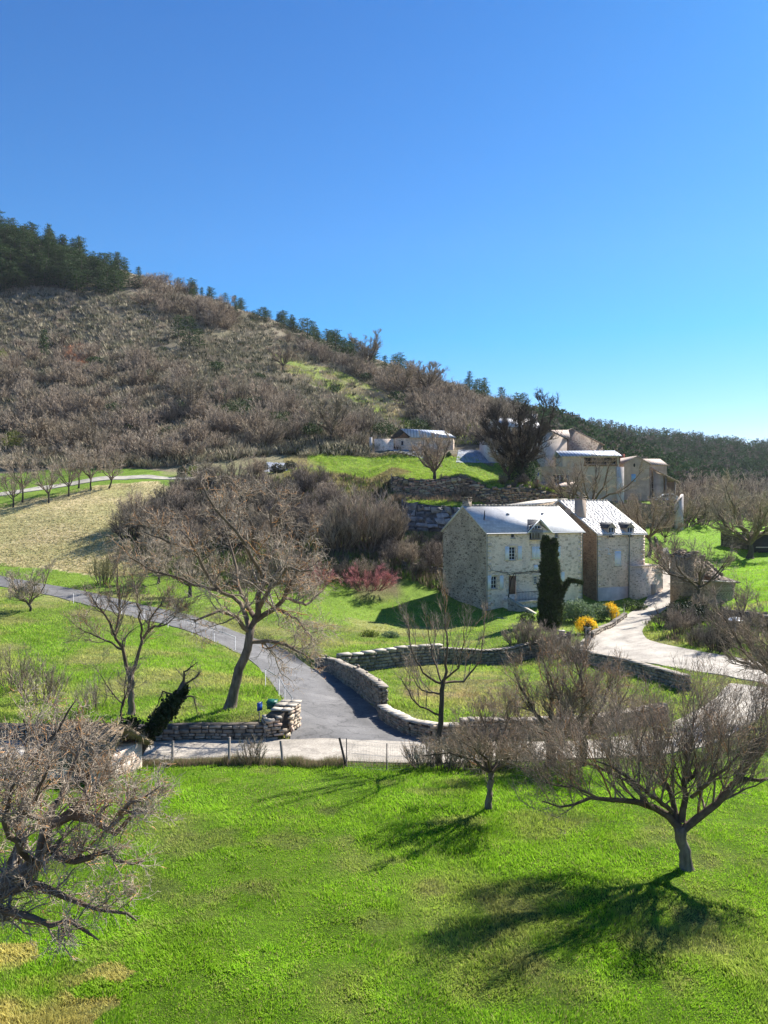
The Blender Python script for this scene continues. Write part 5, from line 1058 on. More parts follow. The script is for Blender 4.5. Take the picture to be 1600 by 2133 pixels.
drape('weed_sheeting', 'pale blue sheeting patch among round shrubs above the hill path', [(550, 984), (600, 982), (596, 966), (556, 964)], SH, 'sheeting')
drape('stone_slabs', 'pale stone slabs on the bank left of the large house gable', [(905, 1186), (934, 1192), (934, 1160), (912, 1154)], MT['capstone'], 'slabs', lift=.2)

# ================= hero trees
cvp = [dict(n=10, t0=.12, t1=1, L=2.2, ang=55, up=.1, wig=.3, npts=9, rf=.42, rmin=.016, k=4), dict(n=8, t0=.12, t1=1, L=1.15, ang=55, up=.08, wig=.38, npts=7, rf=.5, rmin=.009),
       dict(n=6, t0=.1, t1=1, L=.55, ang=55, up=.1, wig=.42, npts=5, rf=.6, rmin=.008)]
hero('walnut_tree', 'large spreading walnut tree with leaning trunk and orange lichen beside the asphalt lane', 33.5, [(478, 1480, 0, .225), (497, 1399, 0, .205), (517, 1348, 0, .185), (522, 1308, 0, .18)],
     [[(520, 1316, 0, .11), (493, 1284, -1, .09), (451, 1271, -2, .06), (404, 1297, -2.5, .04)], [(520, 1312, 0, .12), (497, 1246, 1, .1), (455, 1229, 0, .085), (438, 1212, 0, .08), (404, 1144, -1, .06), (375, 1100, -1, .03)],
      [(524, 1306, 0, .15), (540, 1262, 0, .135), (546, 1195, .3, .115), (553, 1175, .5, .1), (527, 1140, 0, .08), (528, 1100, 0, .07), (500, 1040, 0, .03)], [(552, 1178, .5, .12), (575, 1135, 1, .09), (562, 1080, 1, .06), (580, 1020, 1, .03)],
      [(528, 1296, 0, .13), (574, 1267, 0, .11), (595, 1246, -.5, .09), (616, 1203, -1, .07), (626, 1150, -1, .06), (640, 1100, -1, .03)], [(524, 1337, 0, .1), (574, 1335, 0, .08), (608, 1348, -.5, .06), (645, 1372, -1, .03)],
      [(540, 1265, 0, .12), (560, 1230, -2, .1), (600, 1180, -3.5, .06), (660, 1190, -4, .03)], [(530, 1285, 0, .12), (500, 1230, 2.5, .09), (480, 1150, 4, .06), (450, 1060, 4.5, .03)], [(455, 1229, 0, .08), (390, 1210, 1, .06), (320, 1190, 1, .04), (270, 1160, 1, .025)],
      [(404, 1150, -1, .07), (360, 1130, 0, .05), (300, 1110, 0, .025)], [(546, 1200, .3, .1), (500, 1120, -1.5, .07), (450, 1060, -2, .05), (420, 1010, -2, .03)], [(595, 1246, 0, .08), (640, 1260, 1, .06), (670, 1230, 1.5, .03)], [(574, 1267, 0, .07), (620, 1290, -1, .05), (650, 1330, -1.5, .03)]],
     cvp, bark='pale', seed=11, lichen=.1)
hero('apple_tree', 'nearest right orchard tree with a short forked trunk and dense upright shoots on the meadow', 18, [(1432, 1808, 0, .155), (1424, 1760, 0, .125), (1416, 1722, 0, .14)],
     [[(1414, 1722, 0, .11), (1389, 1692, 0, .09), (1347, 1673, -.2, .075), (1300, 1664, -.4, .06), (1248, 1664, -.6, .045), (1201, 1673, -.8, .03), (1130, 1672, -1, .015)],
      [(1410, 1715, 0, .08), (1398, 1650, .3, .06), (1380, 1622, .5, .05), (1372, 1570, .7, .03), (1360, 1500, .7, .015)], [(1420, 1712, 0, .09), (1431, 1669, 0, .07), (1424, 1622, 0, .055), (1441, 1551, .2, .035), (1440, 1470, .3, .015)],
      [(1424, 1728, 0, .1), (1473, 1687, -.1, .085), (1516, 1645, -.2, .07), (1534, 1622, -.2, .06), (1581, 1628, -.3, .04), (1640, 1610, -.4, .02)], [(1534, 1624, -.2, .05), (1568, 1578, .1, .035), (1590, 1500, .2, .015)],
      [(1424, 1640, 0, .05), (1473, 1580, .6, .035), (1500, 1510, 1, .015)], [(1347, 1673, -.2, .05), (1310, 1630, .5, .04), (1250, 1600, 1, .03), (1190, 1580, 1.2, .015)], [(1400, 1690, 0, .06), (1350, 1650, -1.2, .045), (1300, 1610, -1.6, .03), (1240, 1590, -1.8, .015)],
      [(1380, 1622, .5, .04), (1330, 1580, 1.2, .03), (1270, 1550, 1.6, .015)], [(1248, 1664, -.6, .03), (1200, 1640, -.9, .025), (1130, 1630, -1, .012)], [(1440, 1660, 0, .05), (1490, 1620, -1, .04), (1540, 1570, -1.3, .02)]],
     [dict(n=17, t0=.12, t1=1, L=1.75, ang=54, up=.5, wig=.16, npts=8, rf=.4, rmin=.008, k=4), dict(n=9, t0=.1, t1=1, L=1.0, ang=40, up=.36, wig=.16, npts=6, rf=.55, rmin=.0052), dict(n=7, t0=.1, t1=1, L=.42, ang=50, up=.12, wig=.26, npts=4, rf=.6, rmin=.004)],
     bark='apple', seed=5, lichen=.04)
hero('apple_tree', 'smaller orchard tree with a slim straight dark trunk standing left of the nearest right tree', 21.8, [(1015, 1692, 0, .11), (1020, 1650, 0, .09), (1024, 1606, 0, .085)],
     [[(1024, 1610, 0, .05), (980, 1580, -.3, .035), (930, 1570, -.5, .025), (880, 1575, -.6, .01)], [(1024, 1608, 0, .05), (990, 1550, .4, .035), (950, 1510, .6, .012)], [(1024, 1606, 0, .05), (1020, 1550, 0, .035), (1000, 1470, .1, .012)], [(1025, 1606, 0, .05), (1050, 1550, .4, .035), (1060, 1460, .6, .012)],
      [(1026, 1608, 0, .05), (1075, 1570, 0, .035), (1115, 1540, -.2, .012)], [(1024, 1608, 0, .04), (1010, 1580, -1, .03), (960, 1540, -1.5, .012)], [(1024, 1608, 0, .04), (1060, 1590, -.8, .03), (1100, 1600, -1.3, .012)], [(1020, 1606, 0, .04), (985, 1590, 1, .03), (940, 1560, 1.4, .012)]],
     [dict(n=11, t0=.15, t1=1, L=.85, ang=56, up=.25, wig=.2, npts=6, rf=.42, rmin=.008, k=4), dict(n=8, t0=.1, t1=1, L=.6, ang=46, up=.35, wig=.16, npts=5, rf=.6, rmin=.006), dict(n=6, t0=.1, t1=1, L=.3, ang=45, up=.1, wig=.25, npts=4, rf=.6, rmin=.005)], bark='apple', seed=6, lichen=.05)
hero('fruit_tree', 'slender tree with upswept candelabra shoots rising in front of the small garden', 27.3, [(914, 1592, 0, .12), (917, 1500, 0, .095), (922, 1430, 0, .08), (925, 1415, 0, .07)],
     [[(923, 1425, 0, .05), (895, 1415, -.2, .04), (865, 1380, -.4, .025), (850, 1300, -.4, .01)], [(924, 1422, 0, .05), (965, 1420, .2, .04), (1000, 1380, .4, .025), (1010, 1300, .4, .01)], [(925, 1418, 0, .06), (932, 1350, 0, .04), (925, 1250, 0, .01)],
      [(920, 1445, 0, .04), (880, 1440, .6, .03), (855, 1405, 1, .01)], [(924, 1425, 0, .04), (905, 1380, 1, .03), (890, 1300, 1.3, .01)], [(924, 1425, 0, .04), (955, 1390, -1, .03), (970, 1300, -1.3, .01)], [(918, 1490, 0, .04), (870, 1470, -.5, .03), (840, 1420, -.8, .01)]],
     [dict(n=7, t0=.2, t1=1, L=1.5, ang=40, up=.8, wig=.1, npts=6, rf=.5, rmin=.009, k=4), dict(n=5, t0=.1, t1=1, L=.8, ang=38, up=.5, wig=.15, npts=5, rf=.6, rmin=.007), dict(n=3, t0=.1, t1=1, L=.4, ang=45, up=.2, wig=.2, npts=3, rf=.6, rmin=.006)], bark='apple', seed=8, tbark='dark', lichen=.05)
for (px, seed_, lab, w_) in ((1145, 21, 'orchard tree with a thick dark trunk at the roadside, left of its darker twin', 1.0), (1212, 22, 'leaning dark trunked orchard tree at the roadside behind the nearest right tree', .85)):
    hero('fruit_tree', lab, 26.9, [(px, 1592, 0, .2*w_), (px+4, 1560, 0, .17*w_), (px+2, 1520, 0, .16*w_)],
     [[(px, 1530, 0, .09), (px-40, 1470, 0, .06), (px-75, 1400, -.3, .015)], [(px, 1525, 0, .09), (px+5, 1450, .2, .06), (px-15, 1370, .4, .015)], [(px, 1525, 0, .09), (px+45, 1470, 0, .05), (px+75, 1380, .3, .015)], [(px, 1535, 0, .07), (px-60, 1510, .6, .05), (px-105, 1480, 1, .015)], [(px, 1535, 0, .07), (px+55, 1500, -.6, .05), (px+95, 1440, -1, .015)], [(px, 1528, 0, .07), (px+20, 1480, 1.2, .05), (px+30, 1400, 1.8, .015)]],
     [dict(n=12, t0=.15, t1=1, L=1.4, ang=52, up=.32, wig=.18, npts=6, rf=.42, rmin=.009, k=4), dict(n=8, t0=.1, t1=1, L=.8, ang=45, up=.22, wig=.16, npts=5, rf=.6, rmin=.007), dict(n=5, t0=.1, t1=1, L=.4, ang=45, up=.15, wig=.2, npts=3, rf=.6, rmin=.006)], bark='apple', seed=seed_, tbark='dark')
hero('apple_tree', 'gnarled lichen covered apple tree filling the near left corner', 11.6, [(-150, 2265, 0, .3), (-110, 2080, 0, .25), (-60, 1930, 0, .21), (-20, 1850, 0, .19)],
     [[(-30, 1860, 0, .17), (48, 1828, 0, .14), (64, 1789, 0, .125), (92, 1764, 0, .11), (99, 1732, 0, .1), (122, 1703, 0, .09), (160, 1698, 0, .08), (198, 1716, 0, .07), (224, 1730, 0, .055), (272, 1717, 0, .04), (320, 1684, -.2, .015)],
      [(92, 1762, 0, .06), (141, 1789, -.2, .055), (179, 1783, -.3, .045), (224, 1776, -.4, .035), (300, 1800, -.6, .012)], [(-40, 1870, 0, .09), (64, 1856, -.3, .06), (122, 1860, -.5, .05), (160, 1888, -.6, .035), (208, 1895, -.7, .028), (290, 1920, -.8, .01)],
      [(-50, 1900, 0, .08), (51, 1905, -.6, .05), (96, 1930, -.8, .04), (154, 1930, -1, .03), (215, 1960, -1, .01)], [(20, 1835, 0, .1), (45, 1754, .4, .08), (48, 1674, .6, .06), (42, 1600, .8, .04), (60, 1500, .9, .012)],
      [(-80, 1800, 0, .05), (0, 1645, .3, .035), (90, 1560, .4, .025), (165, 1450, .5, .01)], [(99, 1735, 0, .06), (120, 1660, .5, .045), (160, 1590, .8, .03), (180, 1500, 1, .01)], [(160, 1698, 0, .05), (200, 1640, .6, .035), (250, 1590, 1, .012)], [(45, 1754, .4, .05), (-20, 1660, .5, .04), (-60, 1560, .6, .015)],
      [(-20, 1850, 0, .09), (-60, 1700, .8, .06), (-30, 1580, 1.2, .02)], [(60, 1800, 0, .05), (10, 1720, -1, .04), (30, 1620, -1.3, .015)], [(224, 1730, 0, .04), (270, 1680, -.6, .025), (330, 1640, -.8, .01)], [(100, 1740, 0, .05), (60, 1690, -.9, .04), (110, 1600, -1.3, .012)]],
     [dict(n=13, t0=.08, t1=1, L=.85, ang=55, up=.2, wig=.3, npts=7, rf=.4, rmin=.0075, k=4), dict(n=9, t0=.1, t1=1, L=.5, ang=50, up=.15, wig=.32, npts=6, rf=.6, rmin=.005), dict(n=6, t0=.1, t1=1, L=.22, ang=50, up=.05, wig=.35, npts=4, rf=.6, rmin=.004)],
     bark='pale', seed=9, tbark='apple', lichen=.1, wig=.22)
hero('fruit_tree', 'two stemmed tree forking low, standing in the left field beside the walnut', 33.3, [(274, 1473, 0, .15), (273, 1440, 0, .135), (272, 1404, 0, .14)],
     [[(270, 1408, 0, .09), (258, 1354, 0, .075), (240, 1322, -.3, .06), (215, 1280, -.5, .04), (190, 1240, -.6, .02)], [(274, 1406, 0, .09), (284, 1370, 0, .075), (297, 1336, .2, .06), (320, 1282, .3, .04), (345, 1240, .4, .02)], [(240, 1325, 0, .07), (248, 1270, .5, .05), (244, 1170, .6, .015)],
      [(297, 1338, 0, .06), (290, 1280, -.6, .04), (280, 1210, -.8, .015)], [(258, 1354, 0, .05), (215, 1330, .7, .04), (165, 1310, .9, .015)], [(310, 1310, 0, .05), (350, 1300, -.5, .03), (375, 1270, -.7, .012)]],
     [dict(n=12, t0=.25, t1=1, L=1.5, ang=48, up=.15, wig=.2, npts=6, rf=.5, rmin=.012, k=4), dict(n=7, t0=.1, t1=1, L=.85, ang=45, up=.1, wig=.24, npts=5, rf=.6, rmin=.009), dict(n=5, t0=.1, t1=1, L=.4, ang=45, up=.1, wig=.25, npts=3, rf=.6, rmin=.007)], bark='apple', seed=12, lichen=.08)
# ivy covered leaning trunk and stump
r1 = hero('ivy_tree', 'leaning dead trunk smothered in dark ivy at the roadside wall', 29.9-1.9, [(272, 1570, 0, .2), (328, 1508, 0, .17), (360, 1466, 0, .14), (384, 1420, 0, .09)],
     [[(382, 1425, 0, .05), (384, 1400, 0, .04), (410, 1380, .2, .012)], [(370, 1450, 0, .04), (340, 1440, .2, .03), (322, 1480, .3, .01)], [(385, 1425, 0, .04), (408, 1412, 0, .03), (418, 1400, 0, .01)], [(378, 1450, 0, .04), (404, 1452, -.2, .03), (412, 1490, -.2, .01)]],
     [dict(n=6, t0=.2, t1=1, L=.7, ang=50, up=0, wig=.25, npts=5, rf=.5, rmin=.01), dict(n=4, t0=.1, t1=1, L=.35, ang=45, up=0, wig=.25, npts=3, rf=.6, rmin=.007)], bark='apple', seed=13, tbark='dark')
rg = np.random.default_rng(4); o0 = np.array(r1.location); n = 3600; t = rg.uniform(0, 1, n); line = resample([V3(285, 1556, 28)-o0, V3(328, 1506, 28)-o0, V3(362, 1464, 28)-o0, V3(388, 1432, 28)-o0], [0, 0, 0, 0], 50)[0]
wd = .10+.24*np.sin(np.clip(t*1.15-.1, 0, 1)*math.pi)**.8; C = line[(t*49).astype(int)]+unit(rg.normal(size=(n, 3)))*(wd*rg.uniform(.5, 1.15, n))[:, None]
q = MB(); leaves(q, C, .13, rg, .9); q.build('ivy', LEAF['ivy'], r1, uv=False)
b0 = gr(272, 29.4); r2 = T('ivy_stump', 'short broken stump wrapped in dark ivy left of the leaning ivy trunk', 'stump', b0); q = MB(); q.tubes(np.array([[0, 0, -.2], [.03, 0, .7], [0, 0, 1.0]]), np.array([.2, .16, .1]), 8); q.build('trunk', BARK['dark'], r2)
n = 900; C = np.stack([rg.normal(size=n)*.17, rg.normal(size=n)*.17, rg.uniform(.1, 1.15, n)], 1); q = MB(); leaves(q, C, .13, rg, .9); q.build('ivy', LEAF['ivy'], r2, uv=False)

# ---- other single bare trees
def bt(px, py, H, label, seed, ymin=0, Y=None, **k):
    b_ = g1(px, py, ymin) if Y is None else gr(px, Y); return bare_tree(k.pop('name', 'bare_tree'), label, H, base=b_, seed=seed, **k)
bt(257, 1515, 3.2, 'thin crooked sapling rising behind the ivy stump', 31, twig=.007, nl=4, spread=.35, h0=.35, dens=.7, r0=.05, bark='apple')
bt(62, 1273, 4.3, 'bare multi stemmed tree beside the lane at the left edge', 32, twig=.014, nl=7, spread=.42, h0=.12, bark='pale', r0=.12)
bt(396, 1243, 4.6, 'dark trunked bare tree just above the lane behind the walnut', 33, twig=.016, nl=7, spread=.6, h0=.3, bark='pale', r0=.2)
bt(330, 1215, 5.5, 'wide grey bare tree at the edge of the dry field', 34, twig=.02, nl=7, spread=.55, h0=.2, bark='pale', r0=.15)
for i, (px, py, H) in enumerate([(28, 1057, 5.2), (47, 1046, 8.8), (102, 1048, 5.6), (143, 1034, 6.2), (164, 1017, 7.5), (190, 1021, 6.2), (226, 1018, 6.0)]):
    bt(px, py, H, ['smallest bare tree at the left end of the path row', 'tallest bare tree of the row along the hill path', 'forked bare tree in the path row beside the tallest one', 'middle bare tree of the path row on the dry field edge', 'slim bare tree close behind the path row', 'upright bare tree near the right end of the path row', 'leaning bare tree at the right end of the path row'][i], 40+i, twig=.02, nl=6, spread=.36 if i not in (4,) else .25, h0=.28, dens=.8, bark='pale', group='bare trees along the hill path', r0=.14, lean=(.35, 0) if i == 6 else (0, 0))
bt(905, 1002, 7.0, 'round russet bare tree on the edge of the terraced lawn', 50, Y=114.5, twig=.03, nl=8, spread=.48, h0=.2, bark='brown', r0=.28, tbark='dark')
bt(1085, 1015, 12.0, 'big dark ivy clad tree on the lawn edge before the white house', 51, Y=118, twig=.03, nl=11, spread=.42, h0=.2, bark='dark', dens=1.25, r0=.5, ivy=7)
bt(1060, 1010, 8.0, 'dark bushy tree leaning left beside the ivy clad tree', 52, Y=119, twig=.035, nl=8, spread=.45, h0=.12, bark='apple', dens=1.1, r0=.3)
bt(1232, 1080, 11.2, 'broad bare tree before the long metal roofed building', 53, Y=118, twig=.02, nl=8, spread=.55, h0=.22, bark='apple', dens=.85, r0=.3)
bt(1190, 1075, 8.5, 'smaller bare tree behind the ridge of the large house', 54, Y=116, twig=.02, nl=7, spread=.45, h0=.2, bark='apple', r0=.2, dens=.85)
bt(1352, 1172, 9.6, 'bare russet tree behind the annex of the narrower house', 55, Y=107, twig=.022, nl=9, spread=.45, h0=.28, bark='apple', r0=.25, dens=.9)
bt(1320, 1130, 6.6, 'bare bushy tree below the village terrace wall', 56, Y=121, twig=.025, nl=8, spread=.5, h0=.15, bark='apple', dens=.9)
bt(1385, 1130, 5.0, 'bare bushy tree under the white wall end', 57, Y=124, twig=.025, nl=8, spread=.5, h0=.15, bark='apple', dens=.9)
bt(1452, 1240, 7.6, 'spreading bare tree in front of the stone ruin', 58, Y=77.5, twig=.016, nl=8, spread=.62, h0=.34, bark='apple', r0=.2, lean=(.1, 0), dens=.8)
bt(1405, 1180, 6.0, 'bare tree between the village road and the ruin', 59, Y=93, twig=.025, nl=7, spread=.5, h0=.3, bark='apple', r0=.2)
bt(1562, 1135, 12.5, 'large wide crowned bare tree beside the dark wall at the right edge', 60, Y=121, twig=.035, nl=10, spread=.5, h0=.22, bark='grey', r0=.5, dens=1.1)
bt(1640, 1420, 6, 'bare tree at the right edge beside the village road', 62, Y=33, twig=.009, nl=8, spread=.5, h0=.3, bark='apple', r0=.16, dens=1.3)
for i, (px, Y, H, lab) in enumerate([(840, 226, 13, 'big round crowned oak standing out on the right hillside'), (890, 236, 11, 'slimmer bare oak right of the big hillside oak'), (590, 228, 8, 'flat crowned bare oak on the open upper hillside'), (80, 150, 7, 'small bare tree on the scrub slope at left'),
      (455, 270, 11, 'dark bare oak on the skyline shoulder among the pines'), (690, 158, 9, 'dark trunked bare tree at the foot of the hill left of the chalet'), (400, 170, 9, 'spreading brown bare tree in the hillside thicket'), (770, 262, 12, 'bare oak just below the skyline pines')]):
    bt(px, 0, H, lab, 70+i, Y=Y, twig=.05, nl=9, spread=.45, h0=.25, bark='grey', dens=.9, r0=H*.03, name='oak_tree' if 'oak' in lab else 'bare_tree')
# ---- bushes with their own look
def bu(px, py, H, W2, label, seed, Y=None, **k):
    b_ = g1(px, py) if Y is None else gr(px, Y); return bush(k.pop('name', 'bare_shrub'), label, H, W2, base=b_, seed=seed, **k)
bu(765, 1228, 3.0, 7.0, 'bright pink red leafless shrub below the dark bank', 80, bark='red', stems=46, twig=.013, up=.1, dens=1.5)
bu(655, 1226, 3.0, 4.6, 'duller pink red shrub seen through the walnut crown', 81, bark='red', stems=30, twig=.011, up=.1, dens=1.2)
bu(215, 1218, 3.6, 2.6, 'olive yellow upright shrub at the foot of the dry field', 82, bark='yellow', stems=24, twig=.014)
bu(90, 1462, 2.2, 2.6, 'brown tangled shrub behind the hut roof', 83, bark='brown', stems=24, twig=.007)
bu(200, 1480, 1.8, 1.8, 'pale wispy shrub between the hut and the two stemmed tree', 84, bark='pale', stems=16, twig=.006)
bu(30, 1440, 2.4, 2.6, 'thorny grey shrub at the left edge of the field', 85, bark='grey', stems=22, twig=.007)
bu(528, 1573, 1.0, 1.1, 'small pale bush growing through the wire fence', 86, Y=27.2, bark='pale', stems=18, twig=.006)
for i, (px, Y, H, W2) in enumerate([(880, 27.0, 1.1, 1.6), (925, 26.8, 1.3, 2.0), (975, 26.9, 1.4, 2.0), (1030, 26.9, 1.3, 1.8), (1085, 27.0, 1.2, 1.8)]):
    bu(px, 0, H, W2, ['tangled bramble bush left of the slender tree trunk', 'tangled bramble bush at the foot of the slender tree', 'tangled bramble bush above the smaller orchard tree', 'tangled bramble bush between the smaller orchard tree and thick trunk', 'tangled bramble bush beside the thick dark trunk'][i], 90+i, Y=Y, bark='brown', stems=30, twig=.006, group='bramble bushes along the concrete road')
for i, (px, Y, H, W2, lab) in enumerate([(760, 94, 8.5, 7.0, 'tall russet bush crowding the bank left of the boulder wall'), (705, 92, 6.5, 6.5, 'dark dense bush left of the tall russet bush'), (810, 96, 6.5, 5.0, 'brown bush touching the boulder wall'), (480, 112, 5.0, 8.0, 'domed grey bush above the dark thicket'),
      (1120, Yp(1120, 1350), 2.4, 3.6, 'bare brown hedge bush left of the cypress foot'), (1165, Yp(1165, 1365), 2.2, 3.4, 'bare brown hedge bush right of the cypress foot'), (1085, Yp(1085, 1345), 2.0, 3.0, 'low bare hedge bush by the garden corner'), (1195, Yp(1195, 1380), 2.0, 2.6, 'bare bush at the end of the garden wall')]):
    bu(px, 0, H, W2, lab, 100+i, Y=Y, bark='brown' if i in (0, 2, 4, 5, 6) else 'grey', stems=46 if i < 4 else 34, twig=.028 if i < 4 else .011, dens=1.2)
# ---- thicket copies on the bank
protoA = [bush('bare_shrub', 'x', 4, 4, bark=b_, seed=200+i, stems=30, twig=.018, dens=1.2, up=.1) for i, b_ in enumerate(['thicket', 'grey', 'thicket'])]
protoH = [bush('bare_shrub', 'x', 5, 6.2, bark=b_, seed=210+i, stems=22, twig=.032, dens=1.15, up=.08, flare=.35) for i, b_ in enumerate(['brown', 'grey', 'grey', 'brown', 'pale'])]
protoG = [protoH[1], protoH[2], protoH[4]]
def scatter(protos, poly, n, label, group, smin, smax, seed, ymin=0, mind=10):
    rg = np.random.default_rng(seed); poly = np.array(poly, float); lo, hi = poly.min(0), poly.max(0); pts = []; k = 0
    while len(pts) < n and k < n*60:
        k += 1; p = rg.uniform(lo, hi)
        if not inpoly(p[0], p[1], poly): continue
        if any((p[0]-a)**2+((p[1]-b_)*1.6)**2 < mind**2 for a, b_ in pts): continue
        g_ = g1(p[0], p[1], ymin)
        if np.isnan(g_[0]): continue
        pts.append(tuple(p)); pr = protos[rg.integers(len(protos))]
        c = copy_thing(pr, g_, rg.uniform(smin, smax), rg.uniform(0, 6.28), label, group); c.name = 'bare_tree' if 'tree' in label else c.name; c['category'] = 'tree' if 'tree' in label else ('tree' if 'pine' in label else 'shrub'); wv = 1.35 if 'pine' in label else 1; c.scale = (c.scale[0]*rg.uniform(.85, 1.25)*wv, c.scale[1]*wv, c.scale[2]*rg.uniform(.8, 1.15))
scatter(protoA, [(255, 1120), (330, 1050), (430, 1000), (560, 1000), (700, 1010), (700, 1090), (640, 1140), (480, 1150), (330, 1150), (270, 1140)], 62, 'grey leafless bush in the shaded thicket on the bank', 'bushes of the bank thicket behind the walnut', .75, 1.2, 1, mind=19)
scatter(protoA, [(800, 1130), (935, 1150), (938, 1230), (880, 1205), (800, 1170)], 9, 'dark bramble on the bank beside the large house gable', 'brambles beside the house gable', .55, .8, 2, mind=20)
scatter(protoA, [(470, 1200), (700, 1190), (830, 1180), (830, 1215), (620, 1222), (480, 1225)], 9, 'low tangled bush in the row by the pink red shrubs', 'low bushes by the pink shrubs', .45, .7, 12, mind=30)
scatter(protoA, [(1375, 1300), (1470, 1270), (1560, 1320), (1520, 1365), (1410, 1345), (1360, 1330)], 10, 'bare brown bush in the thicket inside the road bend', 'bushes inside the road bend', .42, .62, 3, mind=26)
scatter(protoA, [(830, 1040), (830, 1000), (1000, 1003), (1150, 1012), (1150, 1046), (990, 1046)], 26, 'low brown bramble growing along the rough terrace wall', 'brambles along the terrace wall', .25, .5, 21, mind=14)
scatter(protoA, [(835, 1128), (930, 1130), (930, 1160), (850, 1165)], 8, 'small dry bush on the ledge under the boulder wall', 'dry bushes under the boulder wall', .3, .5, 22, mind=12)
scatter(protoH, [(0, 960), (0, 720), (200, 720), (420, 790), (640, 850), (770, 900), (770, 940), (560, 940), (300, 975), (100, 975)], 150, 'brown leafless bush in the belt along the hill foot', 'brown bushes along the hill foot', .7, 1.25, 4, mind=19)
scatter(protoG, [(880, 900), (840, 850), (930, 830), (1050, 850), (1110, 880), (1040, 930), (960, 925)], 46, 'grey brown bare tree in the wood behind the chalet', 'bare trees in the wood behind the chalet', .9, 1.5, 5, mind=13)
scatter(protoG, [(300, 640), (280, 560), (450, 640), (520, 690), (440, 690)], 26, 'bare grey tree in the gap between the hill pines', 'bare trees between the hill pines', .9, 1.35, 6, mind=14)
scatter(protoG, [(560, 690), (760, 770), (900, 800), (1090, 860), (1000, 870), (800, 815), (650, 745)], 60, 'grey bare tree on the upper hillside under the skyline', 'bare trees under the skyline', .7, 1.2, 7, mind=12)
scatter(protoG, [(1410, 1100), (1420, 1040), (1600, 1010), (1640, 1090), (1500, 1090)], 26, 'grey bare tree in the valley wood behind the green field', 'bare trees behind the green field', 1.0, 1.8, 8, mind=17)
for p in protoA+protoH: bpy.data.objects.remove(p)
# ---- pines
pp = [pine_proto(300+i, H=h_, Wd=w_, flat=f_) for i, (h_, w_, f_) in enumerate([(9, 6.0, .2), (10, 6.5, .9), (8, 6.0, .6), (10.5, 5.0, 0)])]
gA = 'pines of the dense wood on the upper left hill'; lA = 'dark green pine in the dense wood covering the upper left hill'
scatter(pp, [(-30, 618), (-30, 470), (60, 500), (130, 520), (200, 555), (262, 600), (285, 622), (200, 618), (100, 600)], 175, lA, gA, .6, .98, 9, mind=7)
rg = np.random.default_rng(17)
sk = [(0, 470), (250, 565), (400, 605), (500, 648), (640, 700), (750, 738), (830, 765), (1000, 818), (1100, 858)]
def skyline(px): return np.interp(px, [p[0] for p in sk], [p[1] for p in sk])
for i in range(135):
    px = rg.choice([rg.uniform(-20, 290), rg.uniform(370, 560), rg.uniform(560, 840), rg.uniform(960, 1110)], p=[.36, .2, .36, .08])
    col = S[:, int((px+1600)/8)]; m_ = (np.exp(GW) > 180) & (np.exp(GW) < 420); j = np.where(m_)[0][np.argmax(col[m_])]
    Y = math.exp(GW[j])*rg.uniform(.86, 1.0); c = copy_thing(pp[rg.integers(4)], gr(px, Y)-[0, 0, .3], rg.uniform(.5, .85) if px < 300 else rg.uniform(.4, .72), rg.uniform(0, 6.28), 'small dark pine standing along the hill skyline', 'pines along the hill skyline'); c.scale = (c.scale[0]*1.3, c.scale[1]*1.3, c.scale[2])
for (px, Y, s, lab) in ((395, 240, .9, 'lone dark pine on the open slope below the skyline gap'), (372, 246, .75, 'smaller dark pine left of the lone slope pine'), (415, 236, .65, 'smallest dark pine right of the lone slope pine'), (92, 232, .8, 'narrow bright pine at the front of the hill wood'),
                       (640, 268, 1.0, 'dark pine cluster tree below the middle skyline'), (700, 262, 1.0, 'right hand dark pine below the middle skyline')):
    copy_thing(pp[3 if 'narrow' in lab else 1], gr(px, Y), s, px, lab)
for p in pp:
    for ch in list(p.children): bpy.data.objects.remove(ch)
    bpy.data.objects.remove(p)
# ---- evergreens and leafy shrubs
def ev(name, label, px, Y, lobes, leaf, size, n, seed, **k): return blob_leaves(name, label, lobes, leaf, size, n, seed, base=gr(px, Y), **k)
for i, (px, Y, w_, h_, lf, lab) in enumerate([(495, 170, 7, 5, 'ever', 'dark evergreen thicket bush on the mid hillside'), (570, 166, 6, 4.5, 'ever', 'evergreen bush right of the dark hillside thicket'), (800, 170, 6, 4, 'ever', 'dark evergreen mound left above the chalet roof'), (870, 172, 6, 4.5, 'ever', 'rounded evergreen above the chalet roof'),
        (28, 150, 4, 4.5, 'olive', 'yellow green bush at the left edge of the hill foot'), (5, 232, 3, 4, 'olive', 'yellow green juniper high on the left edge'), (985, 176, 4, 3, 'olive', 'bright green bush right of the chalet'), (405, 128, 2, 2, 'olive', 'round yellow green shrub where the hill path ends'), (380, 129, 1.8, 1.8, 'lav', 'round dark shrub at the end of the hill path'),
        (545, 131, 2.4, 1.6, 'lav', 'clipped round shrub left of the pale sheeting patch'), (578, 128, 2.6, 1.6, 'lav', 'clipped round shrub on the pale sheeting patch'), (605, 131, 2, 1.5, 'lav', 'clipped round shrub right of the pale sheeting patch'), (1260, 250, 6, 7, 'pine', 'lone dark conifer on the slope behind the village'), (935, 150, 1, 1, 'ever', 'tiny green shrub by the chalet corner')]):
    ev('evergreen_shrub', lab, px, Y, [(0, 0, h_*.45, w_*.4, w_*.4, h_*.5), (-w_*.25, 0, h_*.35, w_*.28, w_*.3, h_*.38), (w_*.25, .3, h_*.35, w_*.28, w_*.3, h_*.4)], lf, .12+w_*.05, 1300, 400+i, parts=w_ > 3.5)
